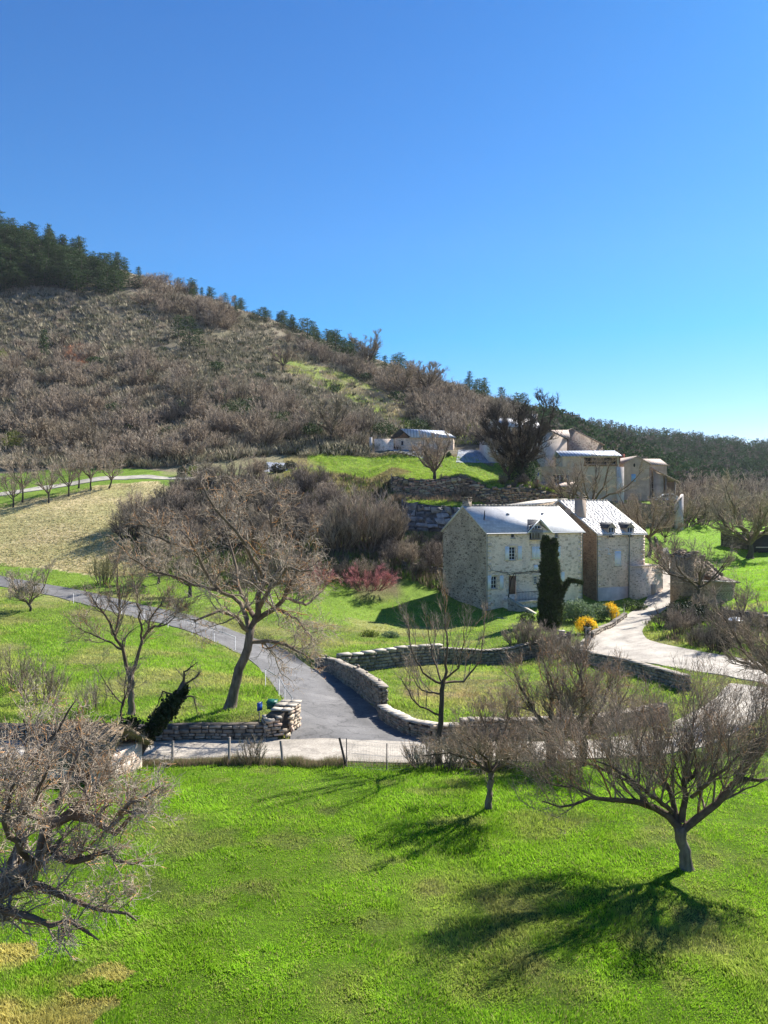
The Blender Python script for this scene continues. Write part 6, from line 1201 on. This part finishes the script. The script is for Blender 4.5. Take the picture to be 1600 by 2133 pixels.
rg = np.random.default_rng(91); evp = blob_leaves('evergreen_shrub', 'dark evergreen bush scattered among the brown hillside scrub', [(0, 0, 1.3, 1.6, 1.6, 1.4), (1.1, .3, .9, 1.1, 1, 1), (-1.2, 0, .8, 1, 1, .9)], 'pine', .42, 700, 92, base=gr(440, 172), group='dark evergreen bushes of the hillside', parts=False)
for px, py in [(430, 860), (455, 845), (530, 850), (590, 870), (545, 885), (380, 855), (300, 790), (235, 860), (270, 900), (130, 840), (60, 905), (180, 905), (660, 905), (350, 900), (700, 880), (620, 830), (200, 760), (90, 780), (340, 735), (450, 770), (530, 790), (690, 820), (760, 800), (820, 840), (930, 850), (975, 870), (1020, 880), (890, 835), (850, 800)]:
    c = evp.copy(); link(c); c.location = tuple(g1(px+rg.normal()*6, py+rg.normal()*5, 132)); s = rg.uniform(.6, 1.35); c.scale = (s*1.2, s, s*rg.uniform(.7, 1.1)); c.rotation_euler = (0, 0, rg.uniform(0, 6))
# clipped mounds in a row on the chalet terrace
for i in range(15):
    px = 748+i*8.6; s = .62+.25*(.5+.5*math.sin(i*2.1))+(.2 if 9 < i < 13 else 0)
    if i == 0: mo = blob_leaves('clipped_shrub', 'small clipped round shrub in the row before the chalet', [(0, 0, .35, .55, .45, .55)], 'lav', .14, 420, 77, base=gr(px, 149.5), group='row of clipped shrubs before the chalet', parts=False)
    else: c = mo.copy(); link(c); c.location = tuple(gr(px, 149.5)); c.scale = (s*1.25,)*3; c.rotation_euler = (0, 0, i)
# cypress
def cyp():
    rg = np.random.default_rng(44); Yc = Yp(1146, 1311); b_ = gr(1146, Yc); H = (1311-1114)/F*Yc; root = T('cypress_tree', 'tall dark column cypress with a side limb in front of the large house', 'tree', b_)
    q = MB(); q.tubes(np.array([[0, 0, -.3], [0, 0, H*.4], [.1, 0, H*.85]]), np.array([.25, .16, .05]), 8); q.build('trunk', BARK['dark'], root)
    n = 15000; t = rg.uniform(0, 1, n)**.85; a = rg.uniform(0, 6.28, n); 
    prof = np.interp(t, [0, .05, .2, .45, .7, .85, .94, 1], [.8, 1.25, 1.35, 1.2, .95, .8, .55, .2])
    rad = .8*prof*(1+.14*np.sin(a*5+t*9)+.1*np.sin(t*31+a*2))*rg.uniform(.65, 1.05, n)
    C = np.stack([np.cos(a)*rad*.95, np.sin(a)*rad*.95, t*H*.97], 1)
    # split tip: two prongs
    up = t > .8; s_ = np.where(np.sin(a+.5) > -.2, -1, 1); C[:, 0] += np.where(up, s_*(t-.8)*2.2, 0); C[:, 2] += np.where(up & (s_ > 0), -(t-.8)*1.0, 0)
    n2 = 1900; t2 = rg.uniform(0, 1, n2); Lb = np.stack([.8+t2*1.25, -.1+0*t2, H*.30+t2*1.9+.5*np.sin(t2*3)], 1); Lb[:, 0] += np.where(t2 > .75, (t2-.75)*3.2, 0); Lb[:, 2] -= np.where(t2 > .75, (t2-.75)*1.6, 0)
    Lb += unit(rg.normal(size=(n2, 3)))*(.26*(1-.55*t2)*rg.uniform(.5, 1.1, n2))[:, None]
    q = MB(); C = np.vstack([C, Lb]); out = np.stack([C[:, 0]*.25, C[:, 1]*.25, np.full(len(C), 1.1)], 1); leaves(q, C, .30, rg, .35, outward=out); q.build('crown', LEAF['cypress'], root, uv=False)
cyp()
ev('flowering_shrub', 'yellow flowering shrub beside the gatepost, left of the other yellow shrub', 1220, Yp(1220, 1320), [(0, 0, .9, .75, .6, .6), (-.4, 0, .6, .5, .5, .5), (.5, 0, .7, .5, .5, .5)], 'forsythia', .12, 2200, 420)
ev('flowering_shrub', 'yellow flowering shrub higher up beside the road edge', 1273, Yp(1273, 1292), [(0, 0, 1.1, .65, .6, .7), (.3, 0, .7, .5, .5, .6)], 'forsythia', .12, 2000, 421)
ev('leafy_shrub', 'large grey green shrub right of the cypress', 1200, Yp(1200, 1296), [(0, 0, 1.2, 1.3, 1.1, 1.0), (-.9, 0, .9, .9, .9, .8), (.9, .2, .9, .9, .9, .8)], 'sage', .2, 3600, 422)
ev('leafy_shrub', 'smaller grey green shrub between the two yellow shrubs', 1248, Yp(1248, 1292), [(0, 0, .9, .9, .8, .8), (.6, 0, .7, .6, .6, .6)], 'sage', .18, 2000, 423)
ev('leafy_shrub', 'dark green shrub at the foot of the narrower house plinth', 1316, Yp(1316, 1272), [(0, 0, .5, 1.2, .8, .6), (.9, 0, .4, .8, .6, .4)], 'ever', .18, 1500, 424)
ev('leafy_shrub', 'dark evergreen bush on the bank before the round ruin wall', 1425, Yp(1425, 1300), [(0, 0, .9, 1.4, 1.2, 1.0), (1.4, 0, .7, 1.2, 1, .9), (-.8, 0, .5, .9, .8, .6)], 'ivy', .22, 3200, 425)
ev('leafy_shrub', 'bright green shrub below the ruin by the road bend', 1440, Yp(1440, 1262), [(0, 0, .5, 1.3, 1, .6), (-.9, 0, .3, .8, .8, .4)], 'olive', .18, 1800, 426)
ev('leafy_shrub', 'low green clump in the upper garden near the house shadow', 767, Yp(767, 1326), [(0, 0, .2, .55, .4, .35), (.5, .1, .15, .4, .3, .3)], 'olive', .14, 900, 427, parts=False)
ev('leafy_shrub', 'low grey clump right of the green clump in the upper garden', 810, Yp(810, 1328), [(0, 0, .2, .6, .4, .35), (.5, .1, .15, .4, .3, .3)], 'sage', .14, 900, 428, parts=False)
ev('leafy_shrub', 'dark green shrub under the terrace railing of the large house', 1098, Yp(1098, 1300), [(0, 0, .5, .8, .6, .6)], 'ever', .16, 1200, 429, parts=False)
# ================= street furniture and small things
def rail(name, label, pts, hgt=.95):
    P = [g1(px, py) for px, py in pts]; root = T(name, label, 'railing', P[0]); o0 = P[0]
    for p in P: q = MB(); a = p-o0; q.tubes(np.array([a-[0, 0, .2], a+[0, 0, hgt]]), np.array([.02, .02]), 6); q.build('post', MT['galv'], root)
    q = MB(); tp = np.array([p-o0+[0, 0, hgt] for p in P]); q.tubes(tp, np.full(len(tp), .022), 6); q.build('handrail', MT['galv'], root)
    return root
rail('handrail', 'near galvanised steel handrail on the steep lane edge by the mailbox', [(609, 1500), (593, 1476), (581, 1452), (553, 1432)])
rail('handrail', 'far galvanised steel handrail running along the lane behind the walnut', [(153, 1257), (203, 1268), (253, 1281), (300, 1292), (350, 1307), (400, 1322), (446, 1338), (490, 1355)])
def at(px, Y): return gr(px, Y)
b_ = at(567, 31.6); root = T('mailbox', 'green metal mailbox on a post beside the wall end', 'mailbox', b_, -.15); sz = 31.6/F
q = MB(); zt = (1505-1482)*sz; q.box(-.03, -.03, -.2, .03, .03, zt); q.build('post', MT['wood_grey'], root); q = MB(); q.box(-.19, -.13, zt, .19, .13, zt+.27); q.prism([(-.21, -.16, zt+.272), (.21, -.16, zt+.272), (.21, .16, zt+.34), (-.21, .16, zt+.34)], (0, 0, .03)); q.build('box', MT['green_box'], root)
q = MB(); q.box(-.14, -.137, zt+.17, .14, -.131, zt+.20); q.build('slot', MT['dark'], root)
b_ = at(540, 31.0); root = T('street_sign', 'small blue plate on a thin dark post left of the mailbox', 'sign', b_, .9); q = MB(); q.tubes(np.array([[0, 0, -.2], [0, 0, .85]]), np.array([.025, .025]), 6); q.build('post', MT['iron'], root); q = MB(); q.box(-.14, -.035, .48, .14, -.027, .82); q.build('plate', MT['blue_sign'], root)
# meadow fence: weathered posts, thin wire
def fence(name, label, posts, wires, hgt, postr=.055, mat='wood_grey', lean=None, cat='fence'):
    root = T(name, label, cat, posts[0]); o0 = np.array(posts[0]); tops = []
    for i, p in enumerate(posts):
        l_ = (lean[i] if lean else 0); a = np.array(p)-o0; t_ = a+[l_, 0, hgt[i] if not np.isscalar(hgt) else hgt]; tops.append((a, t_))
        q = MB(); q.tubes(np.array([a-[0, 0, .2], t_]), np.array([postr, postr*.9]), 7); q.build('post', MT[mat], root)
    q = MB()
    for k in wires:
        L = np.array([a+(t_-a)*k for a, t_ in tops]); q.tubes(L, np.full(len(L), .005), 3)
    q.build('wire', MT['zinc'], root); return root
fence('wire_fence', 'old wire fence on weathered wooden posts between meadow and concrete road', [at(px, 27.1) for px in (-80, 110, 236, 360, 478, 592)], (.3, .6, .9), [.95, .95, .9, .85, .95, .85], lean=[0, 0, 0, 0, 0, -.12])
r3 = fence('mesh_gate', 'thin wire mesh panel on dark metal posts across the gap before the road', [at(722, 26.9), at(806, 26.6), at(905, 26.7)], (.02, .5, .98), [1.0, .95, .9], postr=.022, mat='iron')
q = MB(); a = at(722, 26.9)-at(722, 26.9); A3 = [at(722, 26.9), at(806, 26.6), at(905, 26.7)]
for i in range(2):
    p, r = A3[i]-A3[0], A3[i+1]-A3[0]
    for j in range(1, 26): t = j/26; s = p*(1-t)+r*t; q.tubes(np.array([s, s+[0, 0, .9]]), np.array([.0022, .0022]), 3)
    for j in range(1, 9): q.tubes(np.array([p+[0, 0, .1*j], r+[0, 0, .1*j]]), np.array([.0022, .0022]), 3)
q.build('mesh', MT['zinc'], r3, uv=False)
q = MB(); q.tubes(np.array([at(718, 26.95)+[.1, 0, -.2], at(706, 26.95)+[.02, 0, 1.0]]), np.array([.045, .04]), 7); o = q.build('leaning_post', MT['dark'], None); tag(o, 'dark leaning post beside the first mesh panel post', 'post')
b_ = g1(1313, 1402); root = T('wooden_gate', 'dark wooden gatepost with a thin rail beside the bright village road', 'gate', b_); q = MB(); q.box(-.11, -.11, -.3, .11, .11, .85); q.build('post', MT['dark'], root); q = MB(); q.tubes(np.array([[-1.1, 0, .82], [0, 0, .75]]), np.array([.02, .02]), 5); q.tubes(np.array([[-1.1, 0, -.1], [-1.1, 0, .85]]), np.array([.02, .02]), 5); q.build('rail', MT['iron'], root)
# garden gate posts near the cypress
for px, Y, lab in ((1170, Yp(1170, 1346), 'pale stone gatepost right of the cypress foot'), (1224, Yp(1224, 1338), 'dark ivy topped gatepost under the yellow shrub')):
    b_ = at(px, Y); root = T('gatepost', lab, 'gatepost', b_); q = MB(); q.box(-.2, -.2, -.3, .2, .2, 1.15); q.build('pillar', MT['stone_grey'], root); q = MB(); q.box(-.25, -.25, 1.152, .25, .25, 1.24); q.build('capstone', MT['capstone'], root)
    if 'ivy' in lab: q = MB(); leaves(q, np.random.default_rng(3).normal(size=(700, 3))*[.16, .16, .3]+[0, 0, .95], .12, np.random.default_rng(1), .9); q.build('ivy', LEAF['ivy'], root, uv=False)
wl = [g1(1232, 1330), g1(1262, 1312), g1(1303, 1286)]
stone_wall('garden_wall', 'small kerb like wall edging the flower bed along the village road', [tuple(p[:2]) for p in wl], .45, .3, sw=.4, sh=.15, cap='grey', seed=33)
fence('garden_fence', 'little grey railing fence beside the upper yellow shrub', [g1(1284, 1294), g1(1300, 1284), g1(1303, 1272)], (.5, .95), .9, postr=.03, mat='zinc')
# garden table umbrella-like white lamp
Yl = Yp(1532, 1330); b_ = at(1532, Yl); root = T('street_lamp', 'lamp on a post with a wide white disc shade near the right edge', 'lamp', b_); zt = V3(1532, 1291, Yl)[2]-b_[2]; zt = max(zt, .8)
q = MB(); q.tubes(np.array([[0, 0, -.2], [0, 0, zt]]), np.array([.04, .03]), 6); q.build('post', MT['zinc'], root); q = MB(); q.tubes(np.array([[0, 0, zt-.02], [0, 0, zt+.12], [0, 0, zt+.22]]), np.array([.5, .42, .1]), 14); q.build('lamp_shade', MT['frame'], root)
# flag
b_ = V3(1123, 1020, 126); b_[2] = float(gz(b_[0], b_[1])); root = T('flag', 'blue white and red flag hanging from a slim pole on the village terrace', 'flag', b_); zt = V3(1123, 983, 126)[2]-b_[2]
q = MB(); q.tubes(np.array([[0, 0, -.2], [0, 0, zt]]), np.array([.04, .03]), 6); q.build('pole', MT['wood_pale'], root)
q = MB(); cols = [(.03, .08, .42), (.85, .85, .85), (.65, .02, .02)]; L = 1.9; nx, nz = 13, 10
for i in range(nx-1):
    for j in range(nz-1):
        def fp(a, b2): s = a/(nx-1); return (-.05-(.10+.42*(s*.55))*(.5+.5*(b2/(nz-1)))+.07*math.sin(s*9+b2*.7), .12*math.sin(b2*1.1+s*4), zt-.1-s*L*.98-.1*b2/(nz-1))
        q.quad(fp(i, j), fp(i, j+1), fp(i+1, j+1), fp(i+1, j), cols[min(2, int(i/(nx-1)*3))])
MT['cloth'] = simple('flag cloth', (1, 1, 1), (.9, .9, .9), 3, .8, trans=.3); q.build('cloth', MT['cloth'], root)
# cars
CP_ = simple('silver white car paint', (0.62, 0.64, 0.68), (0.6, 0.62, 0.66), 1, .3, metal=.2); CD = simple('dark car paint', (0.10, 0.12, 0.16), (0.09, 0.11, 0.15), 1, .3); RB = simple('black rubber', (.02, .02, .02), (.03, .03, .03), 5, .8)
def car(px, Y, rz, label, paint):
    b_ = at(px, Y); root = T('parked_car', label, 'car', b_, R(rz)); L = 4.3; Wd = 1.75
    side = [(0, .45), (.02, .78), (.25, .92), (1.15, 1.02), (1.75, 1.52), (3.3, 1.58), (4.05, 1.12), (4.25, .95), (4.3, .45)]
    q = MB(); n = len(side); secs = []
    for yy, sc2 in ((-Wd/2, .0), (-Wd/2+.06, .0), (0, 0), (Wd/2-.06, .0), (Wd/2, .0)):
        ins = {-Wd/2: 0, Wd/2: 0}.get(yy, 1); secs.append([[x-L/2, yy*(1-.16*max(0, (z-1)/.6)), z+(.03 if ins else 0)] for x, z in side])
    V = np.array(secs).reshape(-1, 3); f = [[a*n+i, a*n+(i+1) % n, (a+1)*n+(i+1) % n, (a+1)*n+i] for a in range(4) for i in range(n)]; q.add(V, f)
    for a in (0, 4): q.f.setdefault(n, []).append(np.array([[a*n+i for i in range(n)]]))
    q.build('body', paint, root)
    for sy in (-1, 1):
        q = MB(); yy = sy*(Wd/2+.004)
        for pl in ([(1.35, 1.06), (1.85, 1.45), (2.45, 1.48), (2.45, 1.06)], [(2.52, 1.06), (2.52, 1.48), (3.25, 1.5), (3.75, 1.1)]):
            q.add([(x-L/2, yy*(1-.16*max(0, (z-1)/.6)), z) for x, z in pl], [[0, 1, 2, 3]])
        q.build('side_window', MT['glass'], root)
        for wx in (.85, 3.4):
            q = MB(); q.cyl((wx-L/2, sy*(Wd/2-.2), .34), (wx-L/2, sy*(Wd/2+.015), .34), .34, k=16); wh = q.build('wheel', RB, root); q = MB(); q.cyl((wx-L/2, sy*(Wd/2+.0), .34), (wx-L/2, sy*(Wd/2+.03), .34), .2, k=12); q.build('rim', MT['galv'], wh)
    q = MB(); q.quad((1.2-L/2, -.7, 1.09), (1.2-L/2, .7, 1.09), (1.72-L/2, .62, 1.52), (1.72-L/2, -.62, 1.52)); q.build('windscreen', MT['glass'], root)
    for sy in (-.62, .62): q = MB(); q.sphere((.1-L/2, sy, .78), .13, 8, 6, (.6, 1.3, .8)); q.build('headlight', MT['frame'], root)
    return root
car(1386, 142.5, -6, 'silver white estate car parked on the village terrace beside the white wall', CP_)
car(1398, 146.0, -4, 'second car mostly hidden behind the silver white estate car', CD)

# ================= hillside scrub, far forest and grass (uncountable)
def img_points(poly, n, seed, ymin=0):
    rg = np.random.default_rng(seed); poly = np.array(poly, float); lo, hi = poly.min(0), poly.max(0); P = rg.uniform(lo, hi, (n*3, 2)); P = P[inpoly(P[:, 0], P[:, 1], poly)][:n]
    g_ = G(P[:, 0], P[:, 1], ymin); return g_[~np.isnan(g_[:, 0])], rg
def shards(mb, C, h, w_, k, rg, cols, spread=.5, lean=.5):
    n = len(C); C = np.repeat(C, k, axis=0); m_ = len(C); hh = (h*rg.uniform(.5, 1.2, (n, 1))*np.ones((1, k))).ravel()*rg.uniform(.6, 1.1, m_)
    a = rg.uniform(0, 6.28, m_); off = np.stack([np.cos(a), np.sin(a), 0*a], 1); rad = rg.uniform(0, 1, m_)**.5; b0 = C+off*(rad*hh*spread)[:, None]
    tip = b0+off*(rad*hh*lean)[:, None]+np.stack([rg.normal(size=m_)*.12*hh, rg.normal(size=m_)*.12*hh, hh], 1)
    s = rg.normal(size=(m_, 3)); s[:, 2] *= .3; s = unit(s)*(w_*rg.uniform(.5, 1.3, m_))[:, None]
    b0[:, 2] -= .1; mid = (b0+tip)/2+off*(hh*.08)[:, None]
    V = np.stack([b0-s*.3, b0+s*.3, mid+s, tip, mid-s], 1).reshape(-1, 3); i = np.arange(m_)*5
    cc = np.repeat(cols, k, axis=0)*rg.uniform(.7, 1.3, (m_, 1)); mb.add(V, [np.stack([i, i+1, i+2, i+3, i+4], 1)], np.repeat(cc, 5, axis=0))
P, rg = img_points([(-150, 975), (-150, 560), (60, 600), (290, 615), (300, 560), (520, 650), (760, 745), (1000, 820), (1100, 862), (1110, 900), (1000, 930), (900, 925), (760, 950), (560, 950), (330, 975)], 15000, 5, 132)
px = P[:, 0]/P[:, 1]*F+800; py = CY-P[:, 2]/P[:, 1]*F; v = fbm(P[:, 0], P[:, 1], 10, 3); green = inpoly(px, py, [(560, 735), (700, 770), (830, 830), (990, 905), (1010, 925), (900, 925), (760, 850), (600, 780)])
keep = ~(green & (rg.random(len(P)) < .8)) & (vn(P[:, 0], P[:, 1], 9, 44) > .12); P = P[keep]; v = v[keep]; px = px[keep]; py = py[keep]
base = np.array([.46, .41, .31])*(1-np.clip(v*1.6-.3, 0, 1))[:, None]+np.array([.27, .26, .17])*np.clip(v*1.6-.3, 0, 1)[:, None]
red = (rg.random(len(P)) < .2)[:, None]; base = np.where(red, np.array([.42, .35, .27]), base); dk = (rg.random(len(P)) < .22)[:, None]; base = np.where(dk, np.array([.07, .08, .04]), base)
orange = (np.hypot(px-162, py-745) < 26)[:, None]; base = np.where(orange, np.array([.55, .30, .18]), base)
q = MB(); shards(q, P, 1.35, .085, 26, rg, base, .75, .8); q2 = q.build('hillside_scrub', LEAF['scrub'], None, uv=False); tag(q2, kind='stuff', label='dry grey brown scrub covering the open hillside', cat='scrub')
# far forest
P, rg = img_points([(1085, 880), (1150, 878), (1300, 902), (1450, 918), (1620, 936), (1750, 960), (1750, 1040), (1620, 1030), (1400, 1035), (1270, 1000), (1130, 930)], 5200, 6, 165)
n = len(P); k = 60; hh = rg.uniform(4, 8, n)*np.clip(P[:, 1]/450, .8, 1.15); conif = rg.random(n) < .72; q = MB()
C = np.repeat(P, k, axis=0); t = rg.uniform(.1, 1, n*k); a = rg.uniform(0, 6.28, n*k); H_ = np.repeat(hh, k); rad = H_*.33*(1-t**2*.85)*rg.uniform(.3, 1, n*k)
C = C+np.stack([np.cos(a)*rad, np.sin(a)*rad, t*H_], 1); cb = np.where(conif[:, None], np.array([.075, .12, .055]), np.array([.17, .155, .12]))*rg.uniform(.7, 1.3, (n, 1)); cc = np.repeat(cb, k, axis=0)*rg.uniform(.7, 1.3, (n*k, 1))
leaves(q, C, .9, rg, .6, col=cc, outward=np.stack([np.cos(a), np.sin(a), .8+0*a], 1)*.8); o = q.build('far_forest', LEAF['scrub'], None, uv=False); tag(o, kind='stuff', label='dark pine and oak forest on the far valley side', cat='forest')
# low weeds and brambles on banks
lane_poly = [(-150, 1190), (0, 1222), (150, 1251), (300, 1292), (450, 1338), (515, 1368), (560, 1415), (595, 1465), (608, 1500), (600, 1552), (915, 1552), (805, 1496), (715, 1418), (630, 1368), (540, 1330), (450, 1300), (300, 1260), (150, 1226), (0, 1200), (-150, 1172)]
vil_poly = [(1640, 1452), (1600, 1427), (1500, 1408), (1360, 1386), (1222, 1362), (1192, 1342), (1260, 1311), (1308, 1278), (1341, 1252), (1378, 1200), (1368, 1150), (1392, 1150), (1436, 1200), (1442, 1230), (1414, 1252), (1364, 1285), (1337, 1312), (1347, 1333), (1402, 1346), (1500, 1364), (1620, 1384), (1690, 1395)]
P, rg = img_points([(250, 1150), (330, 1060), (430, 1000), (700, 990), (840, 1010), (840, 1120), (930, 1160), (935, 1240), (820, 1200), (480, 1230), (330, 1200)], 4200, 8, 66)
base = np.where((rg.random(len(P)) < .35)[:, None], np.array([.12, .19, .04]), np.array([.22, .18, .12])); q = MB(); shards(q, P, .9, .05, 12, rg, base); 
P, rg = img_points([(1340, 1300), (1450, 1240), (1600, 1300), (1600, 1400), (1480, 1400), (1390, 1370)], 900, 9, 45); P = P[~inpoly(P[:, 0]/P[:, 1]*F+800, CY-P[:, 2]/P[:, 1]*F, [(a, b-6 if b > 1300 else b) for a, b in vil_poly])]; shards(q, P, .42, .018, 14, rg, np.where((rg.random(len(P)) < .5)[:, None], np.array([.12, .2, .04]), np.array([.26, .2, .14])))
P, rg = img_points([(820, 1045), (1160, 1048), (1160, 1030), (820, 1030)], 500, 10, 100); shards(q, P, .8, .05, 12, rg, np.tile(np.array([.36, .26, .17]), (len(P), 1)))
P, rg = img_points([(850, 1125), (935, 1140), (935, 1112), (850, 1108)], 300, 10, 90); shards(q, P, .4, .05, 12, rg, np.tile(np.array([.3, .3, .12]), (len(P), 1)))
o = q.build('bank_weeds', LEAF['scrub'], None, uv=False); tag(o, kind='stuff', label='low weeds and dead stems on the shaded banks', cat='weeds')
# grass blades
def blades(mb, x, y, h, w_, rg, bright=1.0):
    z = gz(x, y); px = x/y*F+800; py = CY-z/y*F
    bad = inpoly(px, py, lane_poly) | (inpoly(px, py, vil_poly) & (y > 33)) | ((y > 27.35) & (y < 30.45) & (px < 1500)) | ((px > 1440) & (y > 28) & (y < 42) & (px < 1660) & (np.abs(px-(1400+(y-28)*14)) < 95))
    h = np.broadcast_to(h, x.shape); w_ = np.broadcast_to(w_, x.shape); ok = ~bad; h = h[ok]; w_ = w_[ok]; x, y, z, px = x[ok], y[ok], z[ok], px[ok]; n = len(x); c = zone_colour(x, y, z)
    cl = fbm(x, y, .35, 101, 2); c2 = fbm(x, y, 1.6, 55, 2); big = fbm(x, y, 3.5, 66, 3); h = h*rg.uniform(.5, 1.3, n)*(.42+1.8*np.clip(cl-.22, 0, 1)**1.4+.6*np.clip(big-.42, 0, 1)*3)
    a = rg.uniform(0, 6.28, n); dx = np.stack([np.cos(a), np.sin(a), 0*a], 1); ln = rg.normal(size=(n, 2))*.42+np.stack([vn(x, y, .8, 7)-.5, vn(x, y, .8, 8)-.5], 1)*1.1
    B = np.stack([x, y, z-.01], 1); tip = B+np.stack([ln[:, 0]*h, ln[:, 1]*h, h*.95], 1); w2 = (w_*rg.uniform(.6, 1.3, n))[:, None]; mid = B*.45+tip*.55+np.stack([0*h, 0*h, h*.12], 1)
    V = np.stack([B-dx*w2, B+dx*w2, mid+dx*w2*.8, tip, mid-dx*w2*.8], 1).reshape(-1, 3); i = np.arange(n)*5
    yel = (rg.random(n) < .07+.2*np.clip(.52-big, 0, 1)*3+.08*(y > 30))[:, None]; c = np.where(yel, np.array([.34, .32, .12]), c*np.array([1.7, 1.55, 1.4]))*(.66+.65*c2+.45*rg.random(n))[:, None]*bright
    mb.add(V, [np.stack([i, i+1, i+2, i+3, i+4], 1)], np.repeat(c, 5, axis=0))
rg = np.random.default_rng(77); q = MB()
n = 420000; y = 10.5*(27.3/10.5)**rg.random(n); u = rg.uniform(-.62, .62, n); blades(q, u*y, y, .072+.0*y, .0045+.00022*y, rg)
n = 240000; y = 30.4*(84/30.4)**rg.random(n); u = rg.uniform(-.62, .58, n); blades(q, u*y, y, np.full(n, .13), .010+.00018*y, rg)
n = 60000; y = 60*(165/60)**rg.random(n); u = rg.uniform(.31, .6, n); blades(q, u*y, y, np.full(n, .16), .03, rg)
n = 130000; y = 112*(152/112)**rg.random(n); u = rg.uniform(-.13, .25, n); blades(q, u*y, y, np.full(n, .22), .035, rg)
n = 40000; y = 104.8+rg.random(n)*8; u = rg.uniform(.0, .25, n); blades(q, u*y, y, np.full(n, .2), .03, rg)
P, _r = img_points([(560, 735), (700, 770), (830, 830), (990, 905), (1010, 925), (900, 925), (760, 850), (600, 780)], 30000, 31, 132); blades(q, P[:, 0], P[:, 1], np.full(len(P), .35), .06, rg)
o = q.build('grass', LEAF['grass'], None, uv=False); tag(o, kind='stuff', label='bright green meadow grass', cat='grass')
q = MB(); n = 26000; x = rg.uniform(-20, 3.2, n)
x = np.where(rg.random(n) < .75, (rg.uniform(250, 720, n)-800)/F*27.2, x); y = 27.15+rg.normal(size=n)*.13; z = gz(x, y); h = rg.uniform(.1, .38, n)*(.3+fbm(x, y, .7, 5, 2)*1.3); a = rg.uniform(0, 6.28, n); dx = np.stack([np.cos(a), np.sin(a), 0*a], 1)*.006; B = np.stack([x, y, z-.01], 1); tip = B+np.stack([rg.normal(size=n)*.3*h, rg.normal(size=n)*.3*h, h], 1)
i = np.arange(n)*3; cc = np.where((rg.random(n) < .25)[:, None], np.array([.12, .2, .04]), np.array([.34, .25, .17]))*rg.uniform(.6, 1.3, (n, 1)); q.add(np.stack([B-dx, B+dx, tip], 1).reshape(-1, 3), [np.stack([i, i+1, i+2], 1)], np.repeat(cc, 3, axis=0))
# clumps on the dry field
P, rg2 = img_points([(-100, 1060), (0, 1052), (200, 1012), (330, 1002), (380, 1040), (350, 1120), (340, 1190), (230, 1205), (120, 1185), (-100, 1175)], 26000, 15, 60)
m_ = len(P); h = rg2.uniform(.06, .22, m_); dx = unit(np.stack([rg2.normal(size=m_), rg2.normal(size=m_), 0*h], 1))*.07; tip = P+np.stack([rg2.normal(size=m_)*.2, rg2.normal(size=m_)*.2, h], 1); i = np.arange(m_)*3
cc = np.where((rg2.random(m_) < .12)[:, None], np.array([.3, .3, .12]), np.array([.56, .48, .27]))*rg2.uniform(.75, 1.15, (m_, 1)); q.add(np.stack([P-dx, P+dx, tip], 1).reshape(-1, 3), [np.stack([i, i+1, i+2], 1)], np.repeat(cc, 3, axis=0))
o = q.build('dry_grass', LEAF['grass'], None, uv=False); tag(o, kind='stuff', label='dead straw coloured grass along the fence and on the dry field', cat='grass')

# ================= the air: pale even haze around everything
vb = [v for v in bpy.data.objects if v.type == 'MESH']
zlo = float(Z.min())-2; zhi = max(float(Z.max())+16, 30); xm = float(np.abs(XX).max())+30; ym = float(YY.max())+30
q = MB(); q.box(-xm, -40, zlo, xm, ym, zhi); m, nt, b = newmat('thin blue air'); nt.nodes.remove(b)
pv = nt.nodes.new('ShaderNodeVolumePrincipled'); pv.inputs['Color'].default_value = (.80, .86, 1, 1); pv.inputs['Density'].default_value = .00007; pv.inputs['Anisotropy'].default_value = .2
nt.links.new(pv.outputs[0], nt.nodes['Material Output'].inputs['Volume']); o = q.build('haze', m, None, uv=False); tag(o, kind='stuff')
